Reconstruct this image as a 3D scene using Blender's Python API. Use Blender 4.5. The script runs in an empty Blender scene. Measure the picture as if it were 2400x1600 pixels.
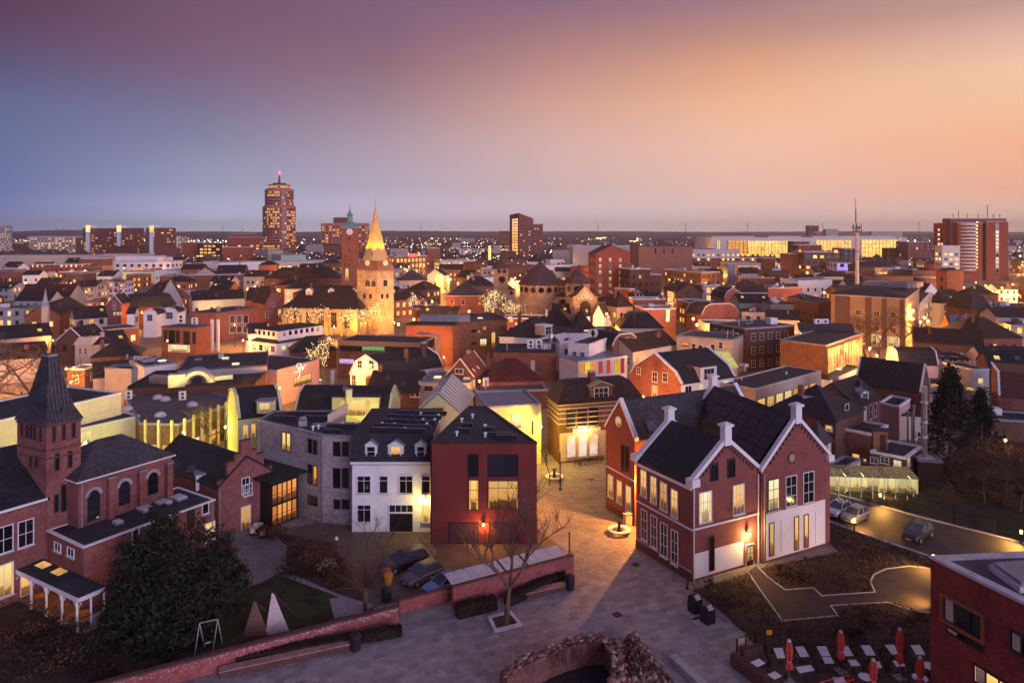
import bpy,math,random
from mathutils import Vector
random.seed(11)
R=random.random
U=random.uniform
SC=bpy.context.scene
COL=SC.collection
# ---------------------------------------------------------------- camera
F,H,HY,CX=1670.0,31.0,545.0,1200.0      # focal length in photo pixels, camera height (m), horizon row, centre column
cam=bpy.data.cameras.new('camera')
cam.sensor_width=36.0
cam.lens=F/2400*36
cam.shift_y=-(800-HY)/2400
cam.clip_start=0.5
cam.clip_end=30000
cam_o=bpy.data.objects.new('camera',cam)
COL.objects.link(cam_o)
cam_o.location=(0,0,H)
cam_o.rotation_euler=(math.radians(90),0,0)
SC.camera=cam_o
# ---------------------------------------------------------------- colour helpers
def lin(h):
    h=h.lstrip('#')
    o=[]
    for i in (0,2,4):
        c=int(h[i:i+2],16)/255
        o.append(c/12.92 if c <= .04045 else ((c+.055)/1.055)**2.4)
    return tuple(o)
# ---------------------------------------------------------------- sky
world=bpy.data.worlds.new('World')
SC.world=world
world.use_nodes=True
wn=world.node_tree
wn.nodes.clear()
def wnode(t,**k):
    n=wn.nodes.new(t)
    for a,b in k.items():setattr(n,a,b)
    return n
w_out=wnode('ShaderNodeOutputWorld')
w_bg=wnode('ShaderNodeBackground')
w_bg.inputs['Strength'].default_value=1.0
wn.links.new(w_bg.outputs[0],w_out.inputs[0])
w_tc=wnode('ShaderNodeTexCoord')
w_sep=wnode('ShaderNodeSeparateXYZ')
wn.links.new(w_tc.outputs['Generated'],w_sep.inputs[0])
w_az=wnode('ShaderNodeMath',operation='ARCTAN2')
wn.links.new(w_sep.outputs[0],w_az.inputs[0])
wn.links.new(w_sep.outputs[1],w_az.inputs[1])
ROWS=[545,500,440,330,240,150,70,0]
SKYC=[  # (photo column, colours at ROWS, colour at 35 deg, colour at zenith)
    (0,    'b2bcea 8492c8 6f7cb0 69739f 646c96 5d587c 5e4a68 5b3f57','6b5a7c','64608c'),
    (480,  'e4eafc c4caec a0a6c6 8688a8 7c7494 7c627e 7a5a72 755570','746084','64608c'),
    (900,  'f6e8fa d8cee6 bcb1c6 b09bab 9f8391 906e7e 84647c 80607a','78648a','64608c'),
    (1300,'fae6ee e4d2da d8bcbc dcb3ac d5a395 bc8b87 a4797f 8d6a82','7f688c','64608c'),
    (1750,'fce2e4 f2d0cc f4c5b5 f8c3aa f4bb98 e2a786 bf8c82 a47c86','8c6f8c','66608c'),
    (2400,'fcd8d2 f6ccbe f8baa0 fabb97 fac5a2 f5c8aa e0b5a5 c39c92','9a7a8e','68628c')]
def ramp(pts):
    n=wnode('ShaderNodeValToRGB')
    cr=n.color_ramp
    cr.interpolation='EASE'
    cr.interpolation='LINEAR'
    while len(cr.elements) > 1:cr.elements.remove(cr.elements[-1])
    pts.sort(key=lambda q:q[0])
    cr.elements[0].position=pts[0][0]
    cr.elements[0].color=(*pts[0][1],1)
    for p,c in pts[1:]:
        e=cr.elements.new(p)
        e.color=(*c,1)
    wn.links.new(w_sep.outputs[2],n.inputs[0])
    return n
SKY_COLS=[]
for cx,cs,c35,c90 in SKYC:
    pts=[]
    for y,c in zip(ROWS,cs.split()):
        pts.append((max(0,math.sin(math.atan((HY-y)/math.hypot(F,cx-CX)))),lin(c)))
    pts.append((math.sin(math.radians(38)),lin(c35)))
    pts.append((1.0,lin(c90)))
    SKY_COLS.append((math.atan((cx-CX)/F),ramp(pts)))
BACKC='8a7c9c a294b4 a898b8 a494b4 9c8cb0 9484ac 8c7ca4 84769e'
def back_ramp():
    pts=[((HY-y)/F*.95,lin(c)) for y,c in zip(ROWS,BACKC.split())]
    pts+=[(.62,lin('78709a')),(1.0,lin('64608c'))]
    return ramp(pts)
bk=back_ramp()
SKY_COLS=[(math.radians(-110),bk),*SKY_COLS,(math.radians(70),SKY_COLS[-1][1]),(math.radians(140),bk)]
cur=SKY_COLS[0][1].outputs[0]
for (a0,_),(a1,nd) in zip(SKY_COLS[:-1],SKY_COLS[1:]):
    mr=wnode('ShaderNodeMapRange')
    mr.inputs['From Min'].default_value=a0
    mr.inputs['From Max'].default_value=a1
    wn.links.new(w_az.outputs[0],mr.inputs['Value'])
    mx=wnode('ShaderNodeMix',data_type='RGBA')
    wn.links.new(mr.outputs[0],mx.inputs[0])
    wn.links.new(cur,mx.inputs[6])
    wn.links.new(nd.outputs[0],mx.inputs[7])
    cur=mx.outputs[2]
wn.links.new(cur,w_bg.inputs['Color'])
# the afterglow: one weak, very soft, rose sun lamp from the open western sky to the right of the camera
sun=bpy.data.lights.new('afterglow','SUN')
sun.energy=2.6
sun.angle=math.radians(40)
sun.color=lin('dacdf0')
sun_o=bpy.data.objects.new('afterglow',sun)
COL.objects.link(sun_o)
sun_o.rotation_euler=(math.radians(82),0,math.radians(38))
SC.view_settings.view_transform='Standard'
SC.view_settings.look='None'
SC.view_settings.exposure=0.0
SC.view_settings.gamma=1.0
SC.render.engine='CYCLES'
SC.cycles.use_denoising=True
SC.cycles.max_bounces=5
SC.cycles.diffuse_bounces=3
SC.cycles.glossy_bounces=2
SC.cycles.transmission_bounces=3
SC.cycles.volume_bounces=0
SC.cycles.sample_clamp_indirect=3.0
SC.cycles.use_light_tree=True
# ---------------------------------------------------------------- pixel <-> place helpers
def g(p,z=0.0):                  # the place at height z that the photo shows at pixel p
    d=F*(H-z)/(p[1]-HY)
    return Vector(((p[0]-CX)*d/F,d,z))
def at(p,d):                     # the place at distance d that the photo shows at pixel p
    return Vector(((p[0]-CX)*d/F,d,H-(p[1]-HY)*d/F))
def reg(x0,y0,s):return lambda x,y:(x0+x*s,y0+y*s)
A1,A2,A3,A4=[reg(i*600,1150,.28694) for i in range(4)]
M1,M2,M3,M4=[reg(i*600,750,.28694) for i in range(4)]
S1,S2,S3,S4=[reg(i*600,380,.2551) for i in range(4)]
KK=reg(1150,560,.1913)
JJ=reg(1980,480,.20408)
HO=reg(1600,500,.2551)
CHh=reg(560,380,.2679)
TT=reg(1700,1440,.21259)
# ---------------------------------------------------------------- materials
MATS={}
def newmat(name):
    m=bpy.data.materials.new(name)
    m.use_nodes=True
    nt=m.node_tree
    nt.nodes.clear()
    out=nt.nodes.new('ShaderNodeOutputMaterial')
    b=nt.nodes.new('ShaderNodeBsdfPrincipled')
    nt.links.new(b.outputs[0],out.inputs[0])
    MATS[name]=m
    return m,nt,b
def link(nt,a,b):nt.links.new(a,b)
def noise(nt,vec,scale,detail=3.0,rough=.6):
    n=nt.nodes.new('ShaderNodeTexNoise')
    n.inputs['Scale'].default_value=scale
    n.inputs['Detail'].default_value=detail
    n.inputs['Roughness'].default_value=rough
    if vec is not None:link(nt,vec,n.inputs['Vector'])
    return n
def pos(nt):return nt.nodes.new('ShaderNodeNewGeometry').outputs['Position']
def cramp(nt,fac,cols,ps=None):
    r=nt.nodes.new('ShaderNodeValToRGB')
    cr=r.color_ramp
    n=len(cols)
    ps=ps or [i/(n-1) for i in range(n)]
    cr.elements[0].position,cr.elements[0].color=ps[0],(*cols[0],1)
    cr.elements[1].position,cr.elements[1].color=ps[-1],(*cols[-1],1)
    for p,c in zip(ps[1:-1],cols[1:-1]):
        e=cr.elements.new(p)
        e.color=(*c,1)
    link(nt,fac,r.inputs[0])
    return r.outputs[0]
def sc(c,k):return tuple(min(1,x*k) for x in c)
def mul(nt,a,b,f=1.0):
    m=nt.nodes.new('ShaderNodeMix')
    m.data_type='RGBA'
    m.blend_type='MULTIPLY'
    m.inputs[0].default_value=f
    link(nt,a,m.inputs[6])
    link(nt,b,m.inputs[7])
    return m.outputs[2]
def bump(nt,h,b,strength=.5,dist=.03):
    n=nt.nodes.new('ShaderNodeBump')
    n.inputs['Strength'].default_value=strength
    n.inputs['Distance'].default_value=dist
    link(nt,h,n.inputs['Height'])
    link(nt,n.outputs[0],b.inputs['Normal'])
def plain(name,col,rough=.8,var=.25,scale=.8,metal=0.0,spec=.3,bmp=0.0):
    if name in MATS:return MATS[name]
    m,nt,b=newmat(name)
    p=pos(nt)
    n1=noise(nt,p,scale,4)
    n2=noise(nt,p,scale*9,2)
    c=cramp(nt,n1.outputs[0],[sc(col,1-var),col,sc(col,1+var)],[.3,.5,.72])
    c2=cramp(nt,n2.outputs[0],[(1-var*.6,)*3,(1+var*.3,)*3],[.35,.65])
    link(nt,mul(nt,c,c2),b.inputs['Base Color'])
    b.inputs['Roughness'].default_value=rough
    b.inputs['Metallic'].default_value=metal
    b.inputs['Specular IOR Level'].default_value=spec
    if bmp:bump(nt,n2.outputs[0],b,bmp)
    return m
def brick(name,col,col2=None,mortar=None,bw=.22,bh=.075,rough=.88,var=.3,ms=.012,offset=.5,bmp=.5,spec=.2):
    if name in MATS:return MATS[name]
    m,nt,b=newmat(name)
    col2=col2 or sc(col,.6)
    mortar=mortar or sc(col,.8)
    uv=nt.nodes.new('ShaderNodeUVMap')
    t=nt.nodes.new('ShaderNodeTexBrick')
    t.offset=offset
    t.inputs['Scale'].default_value=1.0
    t.inputs['Brick Width'].default_value=bw
    t.inputs['Row Height'].default_value=bh
    t.inputs['Mortar Size'].default_value=ms
    t.inputs['Color1'].default_value=(*col,1)
    t.inputs['Color2'].default_value=(*col2,1)
    t.inputs['Mortar'].default_value=(*mortar,1)
    link(nt,uv.outputs[0],t.inputs['Vector'])
    p=pos(nt)
    n1=noise(nt,p,.45,5,.65)
    n2=noise(nt,p,3.0,3)
    c1=cramp(nt,n1.outputs[0],[(1-var,)*3,(1.0,)*3,(1+var*.7,)*3],[.3,.5,.7])
    c2=cramp(nt,n2.outputs[0],[(1-var*.7,)*3,(1+var*.5,)*3],[.35,.65])
    link(nt,mul(nt,mul(nt,t.outputs['Color'],c1),c2),b.inputs['Base Color'])
    b.inputs['Roughness'].default_value=rough
    b.inputs['Specular IOR Level'].default_value=spec
    if bmp:bump(nt,t.outputs['Fac'],b,-bmp,.01)
    return m
def tiles(name,col,rough=.6,tw=.26,th=.34,spec=.3):
    if name in MATS:return MATS[name]
    m=brick(name,col,sc(col,.62),sc(col,.3),tw,th,rough,.35,.03,0.0,0.0,spec)
    nt=m.node_tree
    b=[n for n in nt.nodes if n.type == 'BSDF_PRINCIPLED'][0]
    uv=nt.nodes.new('ShaderNodeUVMap')
    w=nt.nodes.new('ShaderNodeTexWave')
    w.wave_type='BANDS'
    w.inputs['Scale'].default_value=6.2832/tw/20*1.0
    link(nt,uv.outputs[0],w.inputs['Vector'])
    bump(nt,w.outputs['Fac'],b,.6,.05)
    return m
def glass(name,col=(.012,.014,.02),rough=.07,spec=.6):
    if name in MATS:return MATS[name]
    m,nt,b=newmat(name)
    oi=nt.nodes.new('ShaderNodeObjectInfo')
    c=cramp(nt,oi.outputs['Random'],[sc(col,.5),col,sc(col,2.2)])
    link(nt,c,b.inputs['Base Color'])
    b.inputs['Roughness'].default_value=rough
    b.inputs['Specular IOR Level'].default_value=spec
    return m
def mth(nt,op,a,b=None,c=None):
    n=nt.nodes.new('ShaderNodeMath')
    n.operation=op
    for i,v in enumerate((a,b,c)):
        if v is None:continue
        if isinstance(v,(int,float)):n.inputs[i].default_value=v
        else:link(nt,v,n.inputs[i])
    return n.outputs[0]
def lit(name,col,strength=1.0,vary=.6,scale=1.6,sample=True,stretch=.5,room=True):
    """a lit window: lamp-lit upper room, furniture below, pleated curtains at the sides of some"""
    if name in MATS:return MATS[name]
    m,nt,b=newmat(name)
    tc=nt.nodes.new('ShaderNodeTexCoord')
    oi=nt.nodes.new('ShaderNodeObjectInfo')
    rnd=oi.outputs['Random']
    mp=nt.nodes.new('ShaderNodeVectorMath')
    mp.operation='MULTIPLY'
    mp.inputs[1].default_value=(1.6,1.6,stretch)
    link(nt,pos(nt),mp.inputs[0])
    n=noise(nt,mp.outputs[0],scale,2.5)
    lo=sc(col,1-vary)
    lo=(lo[0],lo[1]*.82,lo[2]*.65)
    hi=(min(1,col[0]*1.1),min(1,col[1]*1.22),min(1,col[2]*1.5))
    c2=cramp(nt,rnd,[(.55,.5,.42),(1,1,1),(1.0,.92,.8)])
    if room:
        sp=nt.nodes.new('ShaderNodeSeparateXYZ')
        link(nt,tc.outputs['Generated'],sp.inputs[0])
        gx,gz=sp.outputs[0],sp.outputs[2]
        side=mth(nt,'GREATER_THAN',mth(nt,'ABSOLUTE',mth(nt,'SUBTRACT',gx,.5)),mth(nt,'ADD',.28,mth(nt,'MULTIPLY',mth(nt,'FRACT',mth(nt,'MULTIPLY',rnd,7.3)),.3)))
        pleat=mth(nt,'MULTIPLY_ADD',mth(nt,'SINE',mth(nt,'MULTIPLY',gx,90)),.12,.62)
        top=mth(nt,'MULTIPLY_ADD',gz,.55,.32)
        stuff=mth(nt,'MULTIPLY',mth(nt,'LESS_THAN',gz,mth(nt,'MULTIPLY',n.outputs[0],.62)),.3)
        room_v=mth(nt,'SUBTRACT',mth(nt,'MULTIPLY_ADD',n.outputs[0],.35,top),stuff)
        v=mth(nt,'ADD',mth(nt,'MULTIPLY',room_v,mth(nt,'SUBTRACT',1,side)),mth(nt,'MULTIPLY',pleat,side))
        c=cramp(nt,v,[sc(lo,.35),lo,col,hi],[.15,.4,.75,1.0])
    else:c=cramp(nt,n.outputs[0],[lo,col,hi],[.36,.5,.66])
    b.inputs['Base Color'].default_value=(.02,.02,.02,1)
    b.inputs['Roughness'].default_value=.1
    link(nt,mul(nt,c,c2),b.inputs['Emission Color'])
    b.inputs['Emission Strength'].default_value=strength
    m.cycles.emission_sampling='AUTO' if sample else 'NONE'
    return m
def glow(name,col,strength,sample=False):
    if name in MATS:return MATS[name]
    m,nt,b=newmat(name)
    b.inputs['Base Color'].default_value=(.1,.1,.1,1)
    b.inputs['Emission Color'].default_value=(*col,1)
    b.inputs['Emission Strength'].default_value=strength
    m.cycles.emission_sampling='AUTO' if sample else 'NONE'
    return m
BR_RED=brick('red_brick',(.32,.095,.075),(.2,.06,.055),(.24,.13,.12))
BR_SCHOOL=brick('school_brick',(.30,.085,.075),(.22,.065,.062),(.22,.10,.095),var=.16)
BR_CUBE=brick('claret_brick',(.24,.045,.04),(.2,.038,.036),(.16,.04,.036),var=.12)
BR_DARK=brick('dark_brick',(.15,.06,.05),(.1,.045,.04),(.12,.07,.06))
BR_BROWN=brick('brown_brick',(.20,.10,.065),(.14,.07,.05),(.16,.1,.075))
BR_ORANGE=brick('orange_brick',(.36,.115,.06),(.28,.09,.05),(.27,.12,.075),var=.22)
BR_GREY=brick('grey_brick',(.50,.43,.42),(.22,.18,.18),(.38,.33,.33),.24,.085,var=.22,ms=.014)
BR_NEAR=brick('terracotta_brick',(.36,.06,.045),(.22,.04,.035),(.2,.05,.045),.21,.065,var=.3)
BR_WALL=brick('garden_wall_brick',(.40,.10,.09),(.28,.075,.07),(.34,.13,.12),var=.3)
PL_WHITE=plain('white_render',(.84,.82,.81),.8,.08,.5)
PL_CREAM=plain('cream_render',(.66,.56,.44),.85,.12,.4)
PL_GREY=plain('grey_render',(.40,.38,.38),.85,.18,.4)
PL_BEIGE=plain('beige_render',(.52,.44,.36),.85,.15,.4)
PL_PINK=plain('rose_render',(.55,.32,.28),.85,.12,.4)
PL_LEMON=plain('pale_yellow_render',(.72,.70,.36),.85,.07,.4)
CLAD=brick('cream_cladding',(.70,.66,.48),(.66,.62,.45),(.5,.47,.34),3.2,6.0,.55,.08,.03)
STONE=brick('sandstone_blocks',(.52,.40,.25),(.34,.25,.16),(.36,.28,.18),.8,.4,.9,.35,.03)
TRIM=plain('white_paint',(.80,.78,.78),.6,.06,.8)
COPE=plain('stone_coping',(.56,.53,.54),.75,.18,1.2)
ZINC=plain('zinc_sheet',(.34,.36,.42),.45,.15,.8,.5)
TL_DARK=tiles('dark_roof_tiles',(.036,.036,.046))
TL_BROWN=tiles('brown_roof_tiles',(.062,.036,.034))
TL_RED=tiles('red_roof_tiles',(.36,.085,.055))
TL_WINE=tiles('wine_roof_tiles',(.15,.035,.035))
TL_GREY=tiles('grey_roof_tiles',(.09,.088,.1))
SLATE=tiles('slate',(.075,.07,.088),.5,.3,.2)
FELT=plain('roof_felt',(.040,.041,.052),.75,.35,.35,0,.35)
FELT2=plain('grey_roof_felt',(.10,.095,.105),.85,.3,.4)
GRAVELROOF=plain('gravel_roof',(.135,.12,.125),.95,.3,1.0)
BLUEROOF=plain('pale_metal_roof',(.22,.24,.29),.45,.18,.6,.3)
STEEL=plain('stainless_steel',(.62,.61,.62),.28,.1,1.0,.9)
DARKM=plain('dark_metal',(.03,.03,.035),.5,.2,2.0,.3)
WOODD=plain('dark_timber',(.06,.035,.028),.8,.3,2.0)
WOOD=plain('warm_timber',(.27,.125,.06),.7,.25,2.0)
BARK=plain('bark',(.12,.07,.055),.95,.3,3.0)
BARKP=plain('pale_bark',(.17,.13,.08),.95,.3,3.0)
CONC=plain('concrete',(.36,.34,.34),.9,.2,.6)
GL=glass('window_glass')
GLB=glass('blue_glass',(.05,.06,.085),.06)
LW=lit('lit_window_warm',(1.0,.50,.13),.95,.7)
LY=lit('lit_window_yellow',(1.0,.64,.20),.95,.5)
LO=lit('lit_window_orange',(1.0,.34,.06),.9,.75)
LP=lit('lit_window_violet',(.75,.42,1.0),1.0)
LG=lit('lit_window_green',(.35,.9,.3),.7)
LPALE=lit('lit_window_pale',(1.0,.78,.42),1.0,.45)
LFAR=lit('far_window_light',(1.0,.46,.12),1.6,.4,1.0,False,room=False)
LFAR2=lit('far_window_light_pale',(1.0,.64,.26),1.8,.4,1.0,False,room=False)
GLFAR=glass('far_window_glass',(.03,.025,.03),.15)
# ---------------------------------------------------------------- objects
def tag(o,label=None,cat=None,group=None,kind=None):
    if label:o['label']=label
    if cat:o['category']=cat
    if group:o['group']=group
    if kind:o['kind']=kind
    return o
def empty(name,loc,label=None,cat=None,group=None,rz=0):
    o=bpy.data.objects.new(name,None)
    o.empty_display_size=.2
    o.location=loc
    o.rotation_euler=(0,0,rz)
    COL.objects.link(o)
    return tag(o,label,cat,group)
def worldloc(o):
    return Vector(o.get('_w',o.location))
class MB:
    """collects faces, each with a material and a UV in metres"""
    def __init__(s):s.v,s.f,s.m,s.mats=[],[],[],[]
    def mi(s,m):
        if m not in s.mats:s.mats.append(m)
        return s.mats.index(m)
    def face(s,pts,m):
        b=len(s.v)
        s.v+=[tuple(p) for p in pts]
        s.f.append(tuple(range(b,b+len(pts))))
        s.m.append(s.mi(m))
    def prism(s,bot,top,m,cap=True,base=True):
        n=len(bot)
        for i in range(n):
            j=(i+1) % n
            s.face((bot[i],bot[j],top[j],top[i]),m)
        if cap:s.face(list(top),m)
        if base:s.face(list(reversed(bot)),m)
    def poly(s,pts2,z0,z1,m,cap=True,base=True):
        s.prism([(p[0],p[1],z0) for p in pts2],[(p[0],p[1],z1) for p in pts2],m,cap,base)
    def box(s,c,sx,sy,sz,m,rz=0):          # c is the centre of the base
        ca,sa=math.cos(rz),math.sin(rz)
        q=[(c[0]+x*sx/2*ca-y*sy/2*sa,c[1]+x*sx/2*sa+y*sy/2*ca) for x,y in ((-1,-1),(1,-1),(1,1),(-1,1))]
        s.poly(q,c[2],c[2]+sz,m)
    def bar(s,a,b,r,m,n=4,r2=None):
        a,b=Vector(a),Vector(b)
        d=b-a
        if d.length < 1e-6:return
        d.normalize()
        x=d.cross(Vector((0,0,1)))
        if x.length < 1e-3:x=Vector((1,0,0))
        x.normalize()
        y=d.cross(x)
        r2=r if r2 is None else r2
        p0,p1=[],[]
        for i in range(n):
            t=2*math.pi*(i+.5)/n
            e=-x*math.cos(t)+y*math.sin(t)
            p0.append(a+e*r)
            p1.append(b+e*r2)
        s.prism(p0,p1,m)
    def lathe(s,c,prof,m,n=12,rot=0.0):
        rings=[]
        for r,z in prof:
            rings.append([(c[0]+r*math.cos(rot+2*math.pi*i/n),c[1]+r*math.sin(rot+2*math.pi*i/n),c[2]+z) for i in range(n)])
        for a,b in zip(rings[:-1],rings[1:]):
            for i in range(n):
                j=(i+1) % n
                s.face((a[i],a[j],b[j],b[i]),m)
        s.face(rings[-1],m)
        s.face(list(reversed(rings[0])),m)
    def slab(s,q,th,m):                       # a plate of 3-4 corner points, thickened downward
        q=[Vector(p) for p in q]
        s.prism([p-Vector((0,0,th)) for p in q],q,m)
    def mesh(s,name,off=(0,0,0),smooth=False):
        me=bpy.data.meshes.new(name)
        ox,oy,oz=off
        me.from_pydata([(x-ox,y-oy,z-oz) for x,y,z in s.v],[],s.f)
        for m in s.mats:me.materials.append(m)
        me.polygons.foreach_set('material_index',s.m)
        uvl=me.uv_layers.new(name='UVMap')
        uv=[]
        V=s.v
        for fc in s.f:
            a=V[fc[0]]
            nx=ny=nz=0.0
            k=len(fc)
            for i in range(k):
                p,q=V[fc[i]],V[fc[(i+1) % k]]
                nx+=(p[1]-q[1])*(p[2]+q[2]);ny+=(p[2]-q[2])*(p[0]+q[0]);nz+=(p[0]-q[0])*(p[1]+q[1])
            l=math.hypot(nx,ny)
            L=math.sqrt(l*l+nz*nz) or 1
            if l/L < .05:tx,ty,bx,by,bz=1,0,0,1,0
            else:
                tx,ty=-ny/l,nx/l
                bx,by,bz=-nx/l*nz/L,-ny/l*nz/L,l/L
            for i in fc:
                p=V[i]
                uv+=(p[0]*tx+p[1]*ty,p[0]*bx+p[1]*by+p[2]*bz)
        uvl.data.foreach_set('uv',uv)
        if smooth:me.polygons.foreach_set('use_smooth',[True]*len(s.f))
        me.update()
        return me
    def build(s,name,parent=None,label=None,kind=None,smooth=False,cat=None,group=None,loc=None):
        if not s.f:return None
        if parent is not None:
            off=worldloc(parent)
            if parent.rotation_euler.z:off=Vector((0,0,0))
        elif loc is not None:off=Vector(loc)
        else:
            xs=[p[0] for p in s.v];ys=[p[1] for p in s.v];zs=[p[2] for p in s.v]
            off=Vector(((min(xs)+max(xs))/2,(min(ys)+max(ys))/2,min(zs)))
        o=bpy.data.objects.new(name,s.mesh(name,off,smooth))
        COL.objects.link(o)
        if parent is not None:
            o.parent=parent
            o['_w']=list(off)
        else:o.location=off
        return tag(o,label,cat,group,kind)
def part(name,me,parent,loc,rz=0,scale=None):
    """a child that has its own place: loc is a world place, parent has no rotation"""
    o=bpy.data.objects.new(name,me)
    COL.objects.link(o)
    o.parent=parent
    o.location=Vector(loc)-worldloc(parent)
    o['_w']=list(loc)
    o.rotation_euler=(0,0,rz)
    if scale:o.scale=scale
    return o
def copy_tree(o,parent=None):
    c=o.copy()
    COL.objects.link(c)
    c.parent=parent
    for ch in o.children:copy_tree(ch,c)
    return c
def V2(p):return Vector((p[0],p[1]))
def offset(poly,r):              # inset a counter-clockwise polygon by r (negative: outset)
    n=len(poly)
    out=[]
    for i in range(n):
        a,b,c=V2(poly[i-1]),V2(poly[i]),V2(poly[(i+1) % n])
        d1=(b-a);d2=(c-b)
        if d1.length < 1e-6 or d2.length < 1e-6:out.append(b);continue
        d1.normalize();d2.normalize()
        n1=Vector((-d1.y,d1.x));n2=Vector((-d2.y,d2.x))
        k=1+n1.dot(n2)
        out.append(b+(n1+n2)*(r/max(k,.25)))
    return out
def ccw(poly):
    a=sum(poly[i-1][0]*poly[i][1]-poly[i][0]*poly[i-1][1] for i in range(len(poly)))
    return list(poly) if a > 0 else list(reversed(poly))
WMESH={}
def win_mesh(w,h,nv,nh,fm,sill,arch=False,top=0.0):
    w,h=round(w*10)/10 or .1,round(h*10)/10 or .1
    k=('f',w,h,nv,nh,fm.name,sill,arch,top)
    if k not in WMESH:
        b=MB()
        t,bt=.075,.045
        def bx(x0,x1,z0,z1,y0=-.07):b.poly([(x0,y0),(x1,y0),(x1,.0),(x0,.0)],z0,z1,fm)
        bx(-w/2-t,-w/2,0,h);bx(w/2,w/2+t,0,h);bx(-w/2-t,w/2+t,h,h+t);bx(-w/2-t,w/2+t,-t,0)
        for i in range(nv):
            x=-w/2+w*(i+1)/(nv+1)
            bx(x-bt/2,x+bt/2,0,h,-.05)
        for i in range(nh):
            z=h*(i+1)/(nh+1) if not top else h*(1-top)
            bx(-w/2,w/2,z-bt/2,z+bt/2,-.052)
        if sill:b.poly([(-w/2-.14,-.16),(w/2+.14,-.16),(w/2+.14,0),(-w/2-.14,0)],-t-.09,-t-.002,COPE if sill is True else sill)
        WMESH[k]=b.mesh('window')
    return WMESH[k],w,h
def pane_mesh(w,h,m,arch=False):
    k=('p',w,h,m.name,arch)
    if k not in WMESH:
        b=MB()
        if arch:
            pts=[(-w/2,0),(w/2,0)]+[(w/2*math.cos(math.pi*i/8),h-w/2+w/2*math.sin(math.pi*i/8)) for i in range(9)]
            b.prism([(x,0,z) for x,z in pts],[(x,-.02,z) for x,z in pts],m)
        else:b.poly([(-w/2,-.018),(w/2,-.018),(w/2,0),(-w/2,0)],0,h,m)
        WMESH[k]=b.mesh('pane')
    return WMESH[k]
LAND=[]      # landmarks used to say where a house or lamp stands
def near(q):
    px,d=CX+F*q[0]/q[1],q[1]
    best=min(LAND,key=lambda m:abs(m[1]-px)+abs(math.log(m[2]/d))*160)
    n,mx,md=best
    if abs(mx-px) < 30:return ('before ' if d < md else 'behind ')+n
    return ('left' if px < mx else 'right')+(' in front' if d < md*.8 else ' beyond' if d > md*1.25 else '')+(' of ' if d >= md*.8 and d <= md*1.25 else ' of ' if d < md*.8 else ' ')+n
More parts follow.
